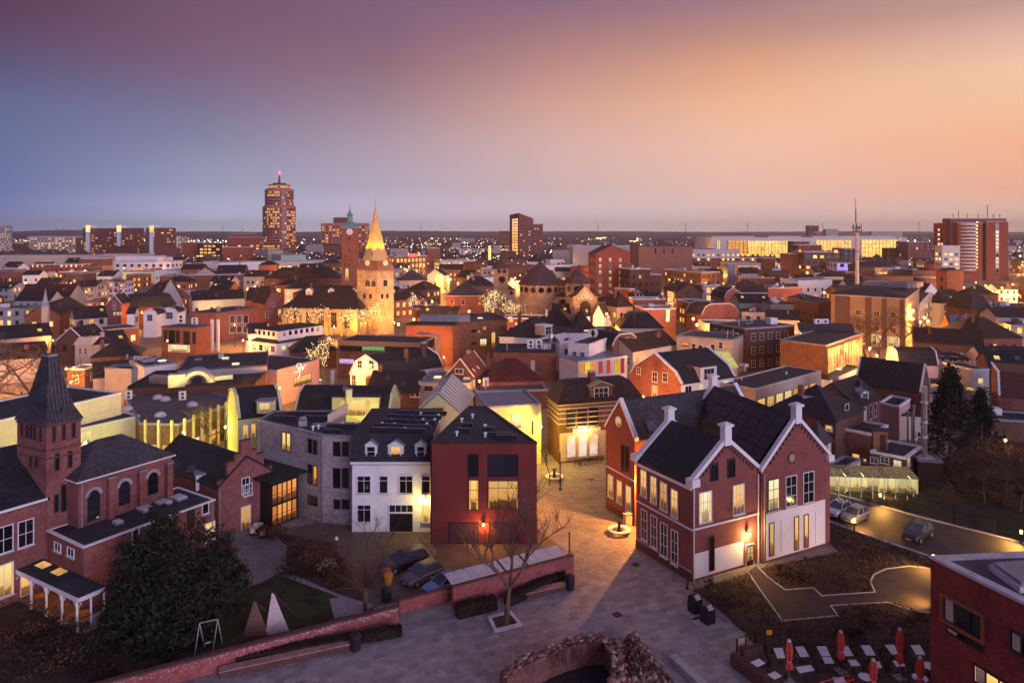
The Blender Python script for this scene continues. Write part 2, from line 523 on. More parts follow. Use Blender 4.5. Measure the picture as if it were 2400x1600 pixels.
class Bld:
    """a building: an Empty at its base with wall, roof and window parts"""
    def __init__(s,label,poly,z,wall,name='town_house',cat='building',group=None,base=0.0,root=None):
        poly=[V2(p) for p in poly]
        s.flip=False
        a=sum(poly[i-1][0]*poly[i][1]-poly[i][0]*poly[i-1][1] for i in range(len(poly)))
        if a < 0:poly=[poly[0]]+list(reversed(poly[1:]));s.flip=True
        s.p,s.z,s.base,s.wm=poly,z,base,wall
        c=sum(poly,Vector((0,0)))/len(poly)
        s.c=c
        s.root=root or empty(name,(c.x,c.y,base),label,cat,group)
        s.w=MB()
        s.roofz=z
        s.done=False
        s.extra=MB()
        s.w.poly(poly,base,z,wall,True,False)
        BLDS.append(s)
    def finish(s):
        if not s.done:
            s.done=True
            s.w.build('wall',s.root)
    def n(s,i):
        a,b=s.p[i],s.p[(i+1) % len(s.p)]
        d=(b-a).normalized()
        return a,b,d,Vector((d.y,-d.x))
    def flat(s,m=None,cope=None,ph=.25,cw=.28,drop=.0):
        m=m or FELT;cope=cope or ZINC
        b=MB()
        inn=offset(s.p,cw)
        out=offset(s.p,-.06)
        z=s.z
        b.poly(inn,z-.02,z+.004,m,True,False)
        r=b.build('roof',s.root)
        c=MB()
        n=len(s.p)
        for i in range(n):
            j=(i+1) % n
            c.prism([(*out[i],z-.06),(*out[j],z-.06),(*inn[j],z-.06),(*inn[i],z-.06)],
                    [(*out[i],z+ph),(*out[j],z+ph),(*inn[j],z+ph),(*inn[i],z+ph)],cope)
        c.build('coping',s.root)
        s.roof=r
        return s
    def rings(s,rs,m=None,cap=None,oh=.25,trim=None):
        m=m or TL_DARK
        b=MB()
        z=s.z
        rr=[[(p.x,p.y,z+h) for p in offset(s.p,i)] for i,h in [(-oh,0.0)]+list(rs)]
        lo=[(p[0],p[1],z-.12) for p in rr[0]]
        b.face(list(reversed(lo)),m)
        n=len(s.p)
        seq=[lo]+rr
        for k,(a,c) in enumerate(zip(seq[:-1],seq[1:])):
            for i in range(n):
                j=(i+1) % n
                b.face((a[i],a[j],c[j],c[i]),(trim or m) if k == 0 else m)
        b.face(rr[-1],cap or m)
        s.roof=b.build('roof',s.root)
        return s
    def hip(s,rise,m=None,oh=.25,inset=None,cap=None,trim=None):
        if inset is None:
            inset=min((s.p[1]-s.p[0]).length,(s.p[2]-s.p[1]).length)/2-.03
        return s.rings([(inset,rise)],m,cap,oh,trim)
    def profile(s,prof,m=None,along=True,verge=None,oh=.2,end=None,trim=None):
        """along: ridge runs parallel to edge 0; else the gable wall stands on edge 0. end: wall material of the gables"""
        m=m or TL_DARK
        p=s.p
        if along:P0,P1,Q0,Q1=p[0],p[3],p[1],p[2]
        else:P0,P1,Q0,Q1=p[0],p[1],p[3],p[2]
        z=s.z
        vo=.08 if verge else oh
        cx0,cx1=(P1-P0),(Q1-Q0)
        ax=(Q0-P0).normalized()
        prof=list(prof)
        def pt(end,t,h):
            o,c=(P0,cx0) if end == 0 else (Q0,cx1)
            q=o+c*t+ax*(vo if end else -vo)
            return Vector((q.x,q.y,z+h))
        L=cx0.length
        ext=list(prof)
        (t0,h0),(t1,h1)=prof[0],prof[1]
        sl=(h1-h0)/((t1-t0)*L) if t1 > t0 else 0
        sl=min(sl,1.2)
        ext[0]=(t0-oh/L,h0-oh*sl)
        (t0,h0),(t1,h1)=prof[-2],prof[-1]
        sl=(h1-h0)/((t1-t0)*L) if t1 > t0 else 0
        sl=max(sl,-1.2)
        ext[-1]=(t1+oh/L,h1+oh*sl)
        b=MB()
        for (ta,ha),(tb,hb) in zip(ext[:-1],ext[1:]):
            q=[pt(0,ta,ha+.12),pt(1,ta,ha+.12),pt(1,tb,hb+.12),pt(0,tb,hb+.12)]
            nn=(q[1]-q[0]).cross(q[3]-q[0])
            if nn.z < 0:q=[q[0],q[3],q[2],q[1]]
            b.slab(q,.2,m)
        s.roof=b.build('roof',s.root)
        for e,(o,c) in enumerate(((P0,cx0),(Q0,cx1))):
            pts=[Vector((*(o+c*t),z+h)) for t,h in prof]
            lo=[Vector((*o,z)),Vector((*(o+c),z))]
            full=[lo[0]]+[q for q in pts]+[lo[1]]
            cl=[]
            for q in full:
                if not cl or (q-cl[-1]).length > 1e-4:cl.append(q)
            if (cl[0]-cl[-1]).length < 1e-4:cl.pop()
            s.w.face(cl if e else list(reversed(cl)),end or s.wm)
        if verge:
            vm,vw,vh=verge
            for e in (0,1):
                c=MB()
                o,cc=(P0,cx0) if e == 0 else (Q0,cx1)
                sg=1 if e else -1
                for (ta,ha),(tb,hb) in zip(ext[:-1],ext[1:]):
                    def vq(t,k,h):
                        q=o+cc*t+ax*k
                        return Vector((q.x,q.y,z+h))
                    k0,k1=sg*.1,-sg*(vw-.1)
                    bot=[vq(ta,k0,ha),vq(tb,k0,hb),vq(tb,k1,hb),vq(ta,k1,ha)]
                    top=[q+Vector((0,0,.16+vh)) for q in bot]
                    c.prism(bot,top,vm)
                c.build('verge',s.root)
        return s
    def gable(s,rise,m=None,along=True,**k):return s.profile([(0,0),(.5,rise),(1,0)],m,along,**k)
    def edge_hit(s,i,px):            # where the sight line through a photo pixel meets the wall on edge i: (metres along, height)
        a,b,d,nn=s.n(i)
        kx=(px[0]-CX)/F
        # a + d*t : x = kx*y
        t=(kx*a.y-a.x)/(d.x-kx*d.y)
        y=a.y+d.y*t
        return t,H-(px[1]-HY)*y/F
    def place(s,i,t,z):
        a,b,d,nn=s.n(i)
        q=a+d*t
        return Vector((q.x,q.y,z))
    def window(s,i,t,z,w,h,pane=None,frame=None,nv=1,nh=1,sill=True,arch=False,top=0.0,name='window',label=None,proud=.003):
        a,b,d,nn=s.n(i)
        me,w,h=win_mesh(w,h,nv,nh,frame or TRIM,sill,arch,top)
        q=s.place(i,t,z)
        q.x+=nn.x*proud;q.y+=nn.y*proud
        rz=math.atan2(d.y,d.x)
        o=part(name,me,s.root,q,rz)
        if label:o['label']=label
        pn=bpy.data.objects.new('pane',pane_mesh(w,h,pane or GL,arch))
        COL.objects.link(pn)
        pn.parent=o
        return o
    def wpx(s,i,x0,y0,x1,y1,**k):      # a window given by its left-top and right-bottom photo pixels
        t0,zt=s.edge_hit(i,(x0,y0))
        t1,zb=s.edge_hit(i,(x1,y1))
        if abs(t1-t0) < .15 or zt-zb < .15:return None
        return s.window(i,(t0+t1)/2,zb,abs(t1-t0),zt-zb,**k)
    def facing(s,i):
        a,b,d,nn=s.n(i)
        m=(a+b)/2
        return nn.dot(-m) > 0.02*m.length
    def auto(s,rows,dx=2.6,w=1.1,h=1.5,lit_p=.12,z0=1.0,fh=3.0,frame=None,far=None,edges=None,lits=None,nv=1,nh=1,margin=.8,sill=False,only=None):
        dist=s.c.length
        far=dist > 195 if far is None else far
        fm=MB()
        lits=lits or (LW,LY,LW,LO)
        for i in (edges if edges is not None else range(len(s.p))):
            if not s.facing(i):continue
            a,b,d,nn=s.n(i)
            L=(b-a).length
            n=int((L-2*margin+dx-w)/dx)
            if n < 1:continue
            for r in (only if only is not None else range(rows)):
                for k in range(n):
                    t=L/2+(k-(n-1)/2)*dx
                    on=R() < lit_p
                    if far:
                        q=s.place(i,t,z0+r*fh)
                        mm=random.choice((LFAR,LFAR,LFAR2)) if on else GLFAR
                        x0,x1=q.xy-d*w/2+nn*.05,q.xy+d*w/2+nn*.05
                        fm.face(((x0.x,x0.y,q.z),(x1.x,x1.y,q.z),(x1.x,x1.y,q.z+h),(x0.x,x0.y,q.z+h)),mm)
                    else:
                        s.window(i,t,z0+r*fh,w,h,random.choice(lits) if on else GL,frame,nv,nh,sill)
        if fm.f:
            fm.build('windows',s.root,kind='stuff')
        return s
    def chimney(s,p,w=.6,h=1.2,z=None,m=None,name='chimney',cap=True):
        b=MB()
        z=s.z if z is None else z
        b.box((p[0],p[1],z-.4),w,w,h+.4,m or BR_DARK,.4)
        if cap:b.box((p[0],p[1],z+h),w+.16,w+.16,.12,COPE,.4)
        return b.build(name,s.root)
    def sky(s,px,z,w=.9,l=1.2,m=None,rz=0,name='skylight'):     # a skylight dome or vent on a flat roof
        q=g(px,z)
        b=MB()
        b.box((q.x,q.y,z),w,l,.18,ZINC,rz)
        b.box((q.x,q.y,z+.18),w-.1,l-.1,.12,m or BLUEROOF,rz)
        return b.build(name,s.root)
    def quad(s,name,pts,m,th=.05,label=None):
        b=MB()
        b.slab(pts,th,m)
        return b.build(name,s.root,label)
BLDS=[]
def rect(A,B,z,depth,base=None):
    a,b=g(A,z).xy,g(B,z).xy
    d=(b-a).normalized()
    nb=Vector((-d.y,d.x))
    return [a,b,b+nb*depth,a+nb*depth]
def para(L,C,Rr,z):            # two visible faces: left end, near corner, right end of the eave; returns [L, C, R, back]
    l,c,r=g(L,z).xy,g(C,z).xy,g(Rr,z).xy
    return [l,c,r,l+r-c]
def ridge_from(A,B,z,px):      # front eave A-B, photo pixel of the ridge above the B end: half depth and ridge height
    a,b=g(A,z).xy,g(B,z).xy
    d=(b-a).normalized()
    nb=Vector((-d.y,d.x))
    kx=(px[0]-CX)/F
    w=(kx*b.y-b.x)/(nb.x-kx*nb.y)
    y=b.y+nb.y*w
    return w,H-(px[1]-HY)*y/F
def frontal(x0,x1,d,theta=0.0,depth=12.0):      # a far box: pixel columns of its front face, distance, turn
    kx0,kx1=(x0-CX)/F,(x1-CX)/F
    a=Vector((kx0*d,d))
    dr=Vector((math.cos(theta),math.sin(theta)))
    t=(kx1*a.y-a.x)/(dr.x-kx1*dr.y)
    b=a+dr*t
    nb=Vector((-dr.y,dr.x))
    return [a,b,b+nb*depth,a+nb*depth]
def corner(x0,xc,x1,d,theta):  # a far box seen on two faces: left end, near corner and right end columns
    kc=(xc-CX)/F
    c=Vector((kc*d,d))
    dr=Vector((math.cos(theta),math.sin(theta)))
    dl=Vector((-dr.y,dr.x))
    k1,k0=(x1-CX)/F,(x0-CX)/F
    t1=(k1*c.y-c.x)/(dr.x-k1*dr.y)
    t0=(k0*c.y-c.x)/(dl.x-k0*dl.y)
    return [c,c+dr*t1,c+dr*t1+dl*t0,c+dl*t0]
def zat(y,d):return H-(y-HY)*d/F
LAMPC=(1.0,.37,.06)
def point(loc,power,col=LAMPC,radius=.12,parent=None,spot=None,aim=None,blend=.6,name='lamp_light'):
    l=bpy.data.lights.new(name,'SPOT' if spot else 'POINT')
    l.energy=power
    l.color=col
    l.shadow_soft_size=radius
    if spot:
        l.spot_size=math.radians(spot)
        l.spot_blend=blend
    o=bpy.data.objects.new(name,l)
    COL.objects.link(o)
    if parent is not None:
        o.parent=parent
        o.location=Vector(loc)-worldloc(parent)
    else:o.location=loc
    if aim is not None:
        o.rotation_euler=(Vector(aim)-Vector(loc)).to_track_quat('-Z','Y').to_euler()
    return o
BULB=glow('sodium_bulb',(1.0,.50,.12),9.0)
BULBW=glow('white_bulb',(1.0,.82,.55),10.0)
def wall_lamp(bd,e,t,z,power,label,col=LAMPC,arm=.35,bulb=None,r=.1):
    a,b_,d,n=bd.n(e)
    w=bd.place(e,t,z)
    q=w+Vector((n.x,n.y,0))*arm
    root=empty('wall_lamp',q,label,'lamp')
    b=MB()
    b.lathe((q.x,q.y,z-r),[(r*.6,0),(r*1.1,r),(r,r*2.2),(.02,r*2.8)],bulb or BULB,8)
    b.build('bulb',root)
    b=MB()
    b.bar((q.x,q.y,z+r*2),w+Vector((0,0,r*2.6)),.03,DARKM,5)
    b.build('bracket',root)
    point(q+Vector((n.x,n.y,0))*.2-Vector((0,0,r*1.6)),power,col,.08,root)
    return root
def street_lamp(p,h=5.0,power=900,label=None,group=None,col=LAMPC,r=.16,bulb=None,name='street_lamp'):
    root=empty(name,(p[0],p[1],0),label,'street lamp',group)
    b=MB()
    b.bar((p[0],p[1],0),(p[0],p[1],h),.07,DARKM,6,.05)
    b.build('pole',root)
    b=MB()
    b.lathe((p[0],p[1],h),[(r*.5,0),(r,r*.7),(r*.9,r*1.5),(.02,r*2.1)],bulb or BULB,8)
    b.build('lantern',root)
    point((p[0],p[1],h-.12),power,col,.1,root)
    return root
# ================================================================ the ground
def sheet(name,pts,z,m,kind='structure',th=None):
    b=MB()
    pts=ccw([V2(p) for p in pts])
    if th:b.poly(pts,z-th,z,m)
    else:b.face([(p.x,p.y,z) for p in pts],m)
    return b.build(name,None,kind=kind)
def gp(f,pts,z=0.0):return [g(f(*p),z) for p in pts]
PAVE=brick('plaza_slabs',(.30,.265,.27),(.23,.20,.205),(.17,.15,.155),.9,.6,.8,.25,.02,.5,.4,.35)
COBBLE=brick('clinker_paving',(.21,.15,.12),(.15,.105,.09),(.09,.07,.06),.24,.12,.8,.3,.02,.5,.5,.35)
ASPH=plain('asphalt',(.055,.044,.05),.7,.3,.7,0,.35,.3)
PATHM=plain('plum_asphalt',(.062,.042,.05),.85,.25,.8)
SOIL=plain('soil_and_leaf_litter',(.08,.052,.042),.95,.5,.7,0,.2,.8)
LAWN=plain('lawn',(.05,.055,.024),.95,.45,.5,0,.2,.8)
GRAV=plain('gravel',(.30,.28,.30),.95,.25,1.5,0,.2,.6)
FARG=plain('far_ground',(.10,.08,.085),.95,.4,.02)
STREET=brick('street_paving',(.30,.24,.19),(.24,.19,.15),(.16,.13,.11),.3,.15,.75,.25,.015,.5,.3,.35)
KERB=plain('kerb_stone',(.55,.52,.50),.8,.12,1.0)
sheet('ground',[(-6000,-300),(6000,-300),(6000,7200),(-6000,7200)],-.012,FARG)
sheet('street_surface',[(-420,84),(420,84),(420,780),(-420,780)],-.008,STREET)
sheet('plaza',[(-75,30),(75,30),(75,100),(-75,100)],-.004,PAVE)
# --- plaza slabs nearest the camera: single stones with open joints
SLABMATS=[plain('paving_stone_a',(.30,.265,.27),.75,.22,.9,0,.4),plain('paving_stone_b',(.26,.225,.225),.75,.25,.9,0,.4),plain('paving_stone_c',(.34,.30,.30),.75,.2,.9,0,.4)]
def inside(p,poly):
    r=False
    for i in range(len(poly)):
        a,b=poly[i-1],poly[i]
        if (a[1] > p[1]) != (b[1] > p[1]) and p[0] < (b[0]-a[0])*(p[1]-a[1])/(b[1]-a[1])+a[0]:r=not r
    return r
plaza_o=bpy.data.objects['plaza']
plaza_o['_w']=list(plaza_o.location)
slabzone=[V2(p) for p in gp(A2,[(0,1568)])+gp(A2,[(800,1310),(1240,1150),(1700,1010)])+gp(A3,[(480,850),(1000,480),(1450,800)])+gp(A3,[(1900,1190),(1800,1300),(2000,1568)])]
slabzone[0]=V2(g((560,1600)))
ruinzone=[V2(p) for p in gp(A3,[(-60,1568),(0,1470),(300,1290),(640,1180),(760,1170),(1080,1240),(1300,1568)])]
slab_me=[]
for m in SLABMATS:
    b=MB()
    b.poly([(-.44,-.29),(.44,-.29),(.44,.29),(-.44,.29)],-.03,.006,m)
    slab_me.append(b.mesh('paving_stone'))
ang=math.atan2(.465,.885)
ca,sa=math.cos(ang),math.sin(ang)
cells=[]
for i in range(-60,60):
    for j in range(-60,60):
        lx,ly=(i+(j % 2)*.5)*.9,j*.6
        q=Vector((5+lx*ca-ly*sa,58+lx*sa+ly*ca))
        if inside(q,slabzone) and not inside(q,ruinzone):cells.append(q)
cells.sort(key=lambda q:q.y)
rest=MB()
for k,q in enumerate(cells):
    if k < 298:
        o=part('paving_stone',random.choice(slab_me),plaza_o,(q.x,q.y,U(-.003,.003)),ang)
    else:
        hx,hy=.44,.29
        z=U(.001,.007)
        rest.face([(q.x+x*ca-y*sa,q.y+x*sa+y*ca,z) for x,y in ((-hx,-hy),(hx,-hy),(hx,hy),(-hx,hy))],random.choice(SLABMATS))
rest.build('paving',plaza_o,kind='stuff')
# --- court, garden, lawn, paths, beds, road
sheet('clinker_court',gp(A2,[(120,330),(560,250),(1425,330),(1425,430)])+gp(A3,[(210,310),(420,470),(380,560)])+gp(A2,[(1600,800),(1160,900),(940,960),(700,560),(620,420)]),.004,COBBLE)
sheet('garden_ground',gp(A1,[(-300,700),(160,560),(1650,330),(1950,430)])+gp(A2,[(100,300),(620,420),(700,560),(960,960)])+[g((933,1445)),g((600,1525)),g((200,1620)),g((-100,1640))],.002,SOIL)
sheet('lawn',gp(A2,[(20,760),(215,700),(690,865),(600,880),(635,1030),(350,1110),(-200,1240),(-420,1300),(-300,900)]),.008,LAWN)
sheet('gravel_path',gp(A2,[(205,690),(330,690),(450,745),(690,850),(960,930),(900,990),(640,1040),(600,880),(680,866)]),.012,GRAV)
sheet('garden_terrace',gp(A2,[(-200,420),(120,330),(250,450),(240,640),(20,760),(-250,820)]),.008,plain('damp_paving',(.20,.17,.175),.6,.3,.5,0,.4))
sheet('veranda_floor',gp(A1,[(120,880),(350,800),(880,1060),(680,1180)]),.010,plain('terrace_tiles',(.26,.2,.17),.7,.2,.6))
BED=gp(A3,[(1480,812),(1935,668)])+gp(A4,[(-40,625),(575,495),(485,430),(480,250),(720,338),(1340,548),(1440,560),(1440,1330)])+gp(TT,[(2290,420),(435,430)])+gp(A3,[(1985,1255),(1740,1010)])
sheet('planting_bed',BED,.003,SOIL)
sheet('terrace_paving',gp(TT,[(420,428),(2330,412),(2330,900),(600,900),(230,520)]),.012,brick('terrace_clinker',(.15,.10,.085),(.11,.075,.065),(.07,.05,.045),.3,.15,.85,.25,.02))
sheet('road',gp(A4,[(300,-30),(500,15),(1130,190),(2200,460),(2400,700),(1340,545),(720,335),(480,245),(300,180)]),.006,ASPH)
path_pts=gp(A4,[(-90,610),(0,700),(140,805),(375,788),(440,853),(868,823),(830,740),(860,680),(960,635),(1150,612),(1400,640),(1400,1000),(1230,990),(1080,950),(980,912),(520,940),(580,1022),(115,1065),(0,905)])+gp(A3,[(2030,820),(1920,660)])
sheet('garden_beyond_road',gp(M4,[(480,1385),(1230,1270),(1430,1130),(1800,860),(2500,900)])+gp(A4,[(2500,520),(2200,440),(1130,172),(500,-5)]),.005,plain('dark_garden_soil',(.05,.042,.026),.95,.5,.7,0,.2,.8))
sheet('footpath',path_pts,.010,PATHM)
b=MB()
pp=ccw([V2(p) for p in path_pts])
ii=offset(pp,.12)
for i in range(len(pp)-1):
    j=i+1
    b.prism([(*pp[i],0),(*pp[j],0),(*ii[j],0),(*ii[i],0)],[(*pp[i],.05),(*pp[j],.05),(*ii[j],.05),(*ii[i],.05)],KERB)
b.build('path_kerb',kind='structure')
b=MB()
for q in (gp(A4,[(300,180),(480,245),(720,335),(1340,545),(2400,900)]),gp(A4,[(480,10),(1130,187),(2200,457)])):
    for p0,p1 in zip(q[:-1],q[1:]):
        d=(p1-p0).normalized();nn=Vector((-d.y,d.x,0))*.12
        b.prism([p0-nn,p1-nn,p1+nn,p0+nn],[v+Vector((0,0,.12)) for v in (p0-nn,p1-nn,p1+nn,p0+nn)],KERB)
b.build('road_kerb',kind='structure')
sheet('school_pavement',gp(A3,[(1478,742),(1925,638),(1940,668),(1480,812)])+[],.009,plain('pavement',(.2,.17,.165),.8,.2,1.0))
sheet('school_pavement_corner',gp(A4,[(0,585),(485,418),(575,495),(-40,625)]),.009,MATS['pavement'])
# ================================================================ near buildings
def dormer(parent,c,w,h,dep,rz,wall=None,roof=None,pane=None,frame=None,rise=.5,nv=1,name='dormer',flat=False):
    """c: world place of the front bottom centre; rz: direction along the front"""
    wall=wall or TRIM
    b=MB()
    b.poly([(-w/2,0),(w/2,0),(w/2,dep),(-w/2,dep)],0,h,wall)
    if flat:b.poly([(-w/2-.15,-.2),(w/2+.15,-.2),(w/2+.15,dep),(-w/2-.15,dep)],h,h+.14,roof or ZINC)
    else:
        b.face([(-w/2,0,h),(w/2,0,h),(0,0,h+rise)],wall)
        for s in (-1,1):
            q=[(s*(w/2+.15),-.18,h-.05),(0,-.18,h+rise+.06),(0,dep+rise,h+rise+.06),(s*(w/2+.15),dep+.2,h-.05)]
            if s < 0:q=[q[0],q[3],q[2],q[1]]
            q=[Vector(v) for v in q]
            nn=(q[1]-q[0]).cross(q[3]-q[0])
            if nn.z < 0:q=[q[0],q[3],q[2],q[1]]
            b.slab(q,.08,roof or ZINC)
    o=part(name,b.mesh(name),parent,c,rz)
    fm,ww,hh=win_mesh(w*.62,h*.72,nv,1,frame or TRIM,False)
    f=bpy.data.objects.new('window',fm)
    COL.objects.link(f);f.parent=o;f.location=(0,-.004,h*.14)
    p2=MB()
    p2.poly([(-ww/2,-.022),(ww/2,-.022),(ww/2,-.002),(-ww/2,-.002)],h*.14,h*.14+hh,pane or GL)
    pn=bpy.data.objects.new('pane',p2.mesh('pane'))
    COL.objects.link(pn);pn.parent=o
    return o
# --- monastery: the hall at the far left
hall_A,hall_B=A1(-300,252),A1(380,55)
w_,zr_=ridge_from(hall_A,hall_B,8.0,M1(150,1018))
hall=Bld('red brick hall with tall white sash windows at the far left below the pointed tower',rect(hall_A,hall_B,8.0,2*w_),8.0,BR_RED,'brick_hall')
hall.gable(zr_-8.0,TL_DARK,True,trim=TRIM)
for k,(px,tp) in enumerate(((M1(40,1400),1),(M1(172,1365),1))):
    q=at(px,61.5+k*.6)
    b=MB()
    d_=Vector((.54,.84,0));n_=Vector((.84,-.54,0))
    e=[q-d_*.45+n_*.55-Vector((0,0,.42)),q+d_*.45+n_*.55-Vector((0,0,.42)),q+d_*.45-n_*.3+Vector((0,0,.25)),q-d_*.45-n_*.3+Vector((0,0,.25))]
    b.slab([v+Vector((0,0,.22)) for v in e],.16,GLB)
    b.build('skylight',hall.root)
hall.wpx(0,*A1(-45,318),*A1(98,478),nv=1,nh=1)
hall.wpx(0,*A1(150,262),*A1(268,425),nv=1,nh=1)
hall.wpx(0,*A1(-150,360),*A1(-80,500),nv=1,nh=1)
hall.wpx(0,*A1(-40,622),*A1(100,832),nv=1,nh=1,pane=LY)
hall.wpx(0,*A1(170,660),*A1(245,830),nv=0,nh=0,pane=LW,sill=False)
b=MB()
a_,b_,d_,n_=hall.n(0)
t0,z0=hall.edge_hit(0,A1(-500,100));t1,z1=hall.edge_hit(0,A1(379,60))
for z in (7.84,):
    p0,p1=hall.place(0,-2,z),hall.place(0,(hall.p[1]-hall.p[0]).length,z)
    o=Vector((n_.x,n_.y,0))
    b.prism([p0+o*.02,p0+o*.22,p1+o*.22,p1+o*.02],[v+Vector((0,0,.2)) for v in (p0+o*.02,p0+o*.22,p1+o*.22,p1+o*.02)],TRIM)
b.build('gutter',hall.root)
# --- monastery: pointed tower
tw=Bld('square red brick tower with tall flared slate spire beside the chapel',para(M1(140,805),M1(378,850),M1(660,795),14.4),14.4,BR_RED,'brick_tower','tower')
b=MB()
prof=[(1.1,-.05),(1.0,.35),(.80,1.1),(.66,2.0),(.455,3.55),(.23,5.55)]
rg=[[(tw.c.x+(p.x-tw.c.x)*k,tw.c.y+(p.y-tw.c.y)*k,14.4+h) for p in tw.p] for k,h in prof]
b.face(list(reversed(rg[0])),SLATE)
for a,c in zip(rg[:-1],rg[1:]):
    for i in range(4):b.face((a[i],a[(i+1) % 4],c[(i+1) % 4],c[i]),SLATE)
b.face(rg[-1],ZINC)
sp=b.build('spire',tw.root)
b=MB()
top=[Vector(p) for p in rg[-1]]
cap0=[Vector((tw.c.x+(p.x-tw.c.x)*1.15,tw.c.y+(p.y-tw.c.y)*1.15,p.z)) for p in top]
b.prism(cap0,[p+Vector((0,0,.22)) for p in cap0],ZINC)
for i in range(4):
    p0,p1=cap0[i],cap0[(i+1) % 4]
    for k in range(6):
        q=p0.lerp(p1,k/6)
        b.bar(q+Vector((0,0,.2)),q+Vector((0,0,1.0+(.3 if k == 0 else 0))),.025,DARKM,4)
    b.bar(p0+Vector((0,0,.8)),p1+Vector((0,0,.8)),.02,DARKM,4)
b.build('cresting',tw.root)
def slit(bd,e,x,y0,y1,f=M1,w=9,pane=None,arch=False,frame=BR_DARK):
    p0,p1=f(x-w,y0),f(x+w,y1)
    return bd.wpx(e,*p0,*p1,nv=0,nh=0,frame=frame,sill=False,pane=pane or GL,arch=arch)
for x,y0,y1 in ((440,872,990),(520,855,972),(600,842,955)):slit(tw,1,x,y0,y1)
for x,y0,y1 in ((466,1100,1220),(572,1076,1195)):slit(tw,1,x,y0,y1,w=17)
slit(tw,1,460,1425,1560,w=13);slit(tw,1,578,1390,1525,w=13);slit(tw,1,520,1345,1550,w=20,arch=True)
for x,y0,y1 in ((182,838,948),(225,855,955),(256,862,965),(288,868,975),(333,875,992),(255,1110,1190),(300,1115,1200)):slit(tw,0,x,y0,y1,w=8)
b=MB()
for z in (11.3,12.0,14.1):
    pl=offset(tw.p,-.07)
    b.poly(pl,z,z+.12,BR_DARK)
b.build('string_course',tw.root)
for px,e in ((M1(510,735),1),(M1(280,722),0)):
    a_,b_,d_,n_=tw.n(e)
    t,z=tw.edge_hit(e,px)
    q=tw.place(e,t,z)-Vector((n_.x,n_.y,0))*.30
    b=MB()
    d3,n3=Vector((d_.x,d_.y,0)),Vector((n_.x,n_.y,0))
    b.prism([q-d3*.25-Vector((0,0,.3)),q+d3*.25-Vector((0,0,.3)),q+Vector((0,0,.25))],[v+n3*.35 for v in (q-d3*.25-Vector((0,0,.3)),q+d3*.25-Vector((0,0,.3)),q+Vector((0,0,.25)))],SLATE)
    b.build('vent_dormer',tw.root)
# --- monastery: chapel
ch=Bld('red brick chapel with three arched dark windows under a tiled hipped roof',rect(M1(640,1316),M1(1405,1098),9.3,6.4),9.3,BR_RED,'chapel','chapel')
ch.hip(2.35,TL_GREY,.25,trim=TRIM)
for x0,x1,yt,yb in ((722,806,1385,1625),(975,1055,1312,1500),(1210,1285,1238,1415)):
    p0,p1=M1(x0,yt+14),M1(x1,yb-14)
    o=ch.wpx(0,*p0,*p1,nv=1,nh=2,frame=DARKM,sill=False,arch=True)
    t0,zt=ch.edge_hit(0,p0);t1,zb=ch.edge_hit(0,p1)
    b=MB()
    r=abs(t1-t0)/2
    a_,b_,d_,n_=ch.n(0)
    q=ch.place(0,(t0+t1)/2,zt-r)
    for i in range(9):
        a0=math.pi*i/9;a1=math.pi*(i+1)/9
        d3,n3,zz=Vector((d_.x,d_.y,0)),Vector((n_.x,n_.y,0)),Vector((0,0,1))
        pts=[q+(d3*math.cos(t)+zz*math.sin(t))*rr for t,rr in ((a0,r+.02),(a0,r+.3),(a1,r+.3),(a1,r+.02))]
        b.prism([p+n3*.005 for p in pts],[p+n3*.1 for p in pts],CONC)
    b.build('arch',ch.root)
for x,yt,yb in ((890,1275,1480),(1140,1220,1440),(1365,1155,1360)):
    t,zt=ch.edge_hit(0,M1(x,yt))
    a_,b_,d_,n_=ch.n(0)
    q=ch.place(0,t,0)
    b=MB()
    b.box((q.x+n_.x*.25,q.y+n_.y*.25,0),.55,.6,zt-.1,BR_RED,math.atan2(d_.y,d_.x))
    b.box((q.x+n_.x*.25,q.y+n_.y*.25,zt-.1),.68,.75,.15,ZINC,math.atan2(d_.y,d_.x))
    b.build('buttress',ch.root)
# --- monastery: flat-roofed wing with skylights
lw=Bld('low brick wing with dark flat roof and four pale skylights in front of the chapel',para(A1(385,322),A1(680,462),A1(1755,72),5.2),5.2,BR_RED,'brick_wing')
lw.flat(FELT,TRIM,.06,.2)
rzw=math.atan2(.85,.53)
for x,y,w,l in ((962,267,.8,.7),(1185,155,1.35,1.1),(1335,106,1.35,1.1),(1458,66,1.35,1.1)):
    lw.sky(A1(x,y),5.2,l,w,plain('skylight_dome',(.55,.55,.62),.3,.1),rzw)
for x,y in ((905,195),(790,250),(1110,75)):
    q=g(A1(x,y),5.2)
    b=MB();b.lathe(q,[(.1,0),(.1,.35),(.22,.38),(.2,.5),(.02,.56)],TRIM,8)
    b.build('roof_vent',lw.root)
lw.wpx(0,*A1(450,412),*A1(497,495),nv=1,nh=0,sill=True);lw.wpx(0,*A1(556,455),*A1(605,540),nv=1,nh=0,sill=True)
lw.wpx(1,*A1(1655,112),*A1(1697,172),nv=0,nh=0);lw.wpx(1,*A1(1535,165),*A1(1580,290),nv=0,nh=0,frame=DARKM,pane=WOODD,sill=False,name='door')
lw.wpx(1,*A1(1675,275),*A1(1748,390),nv=1,nh=2,pane=LY,arch=False);lw.wpx(1,*A1(1372,228),*A1(1398,300),nv=0,nh=0)
lw.wpx(1,*A1(1080,330),*A1(1130,420),nv=0,nh=0)
ax=Bld('small brick annex with dark rounded flat roof behind the veranda',para(A1(740,500),A1(950,566),A1(1140,470),3.3),3.3,BR_DARK,'brick_annex')
ax.flat(FELT,ZINC,.1)
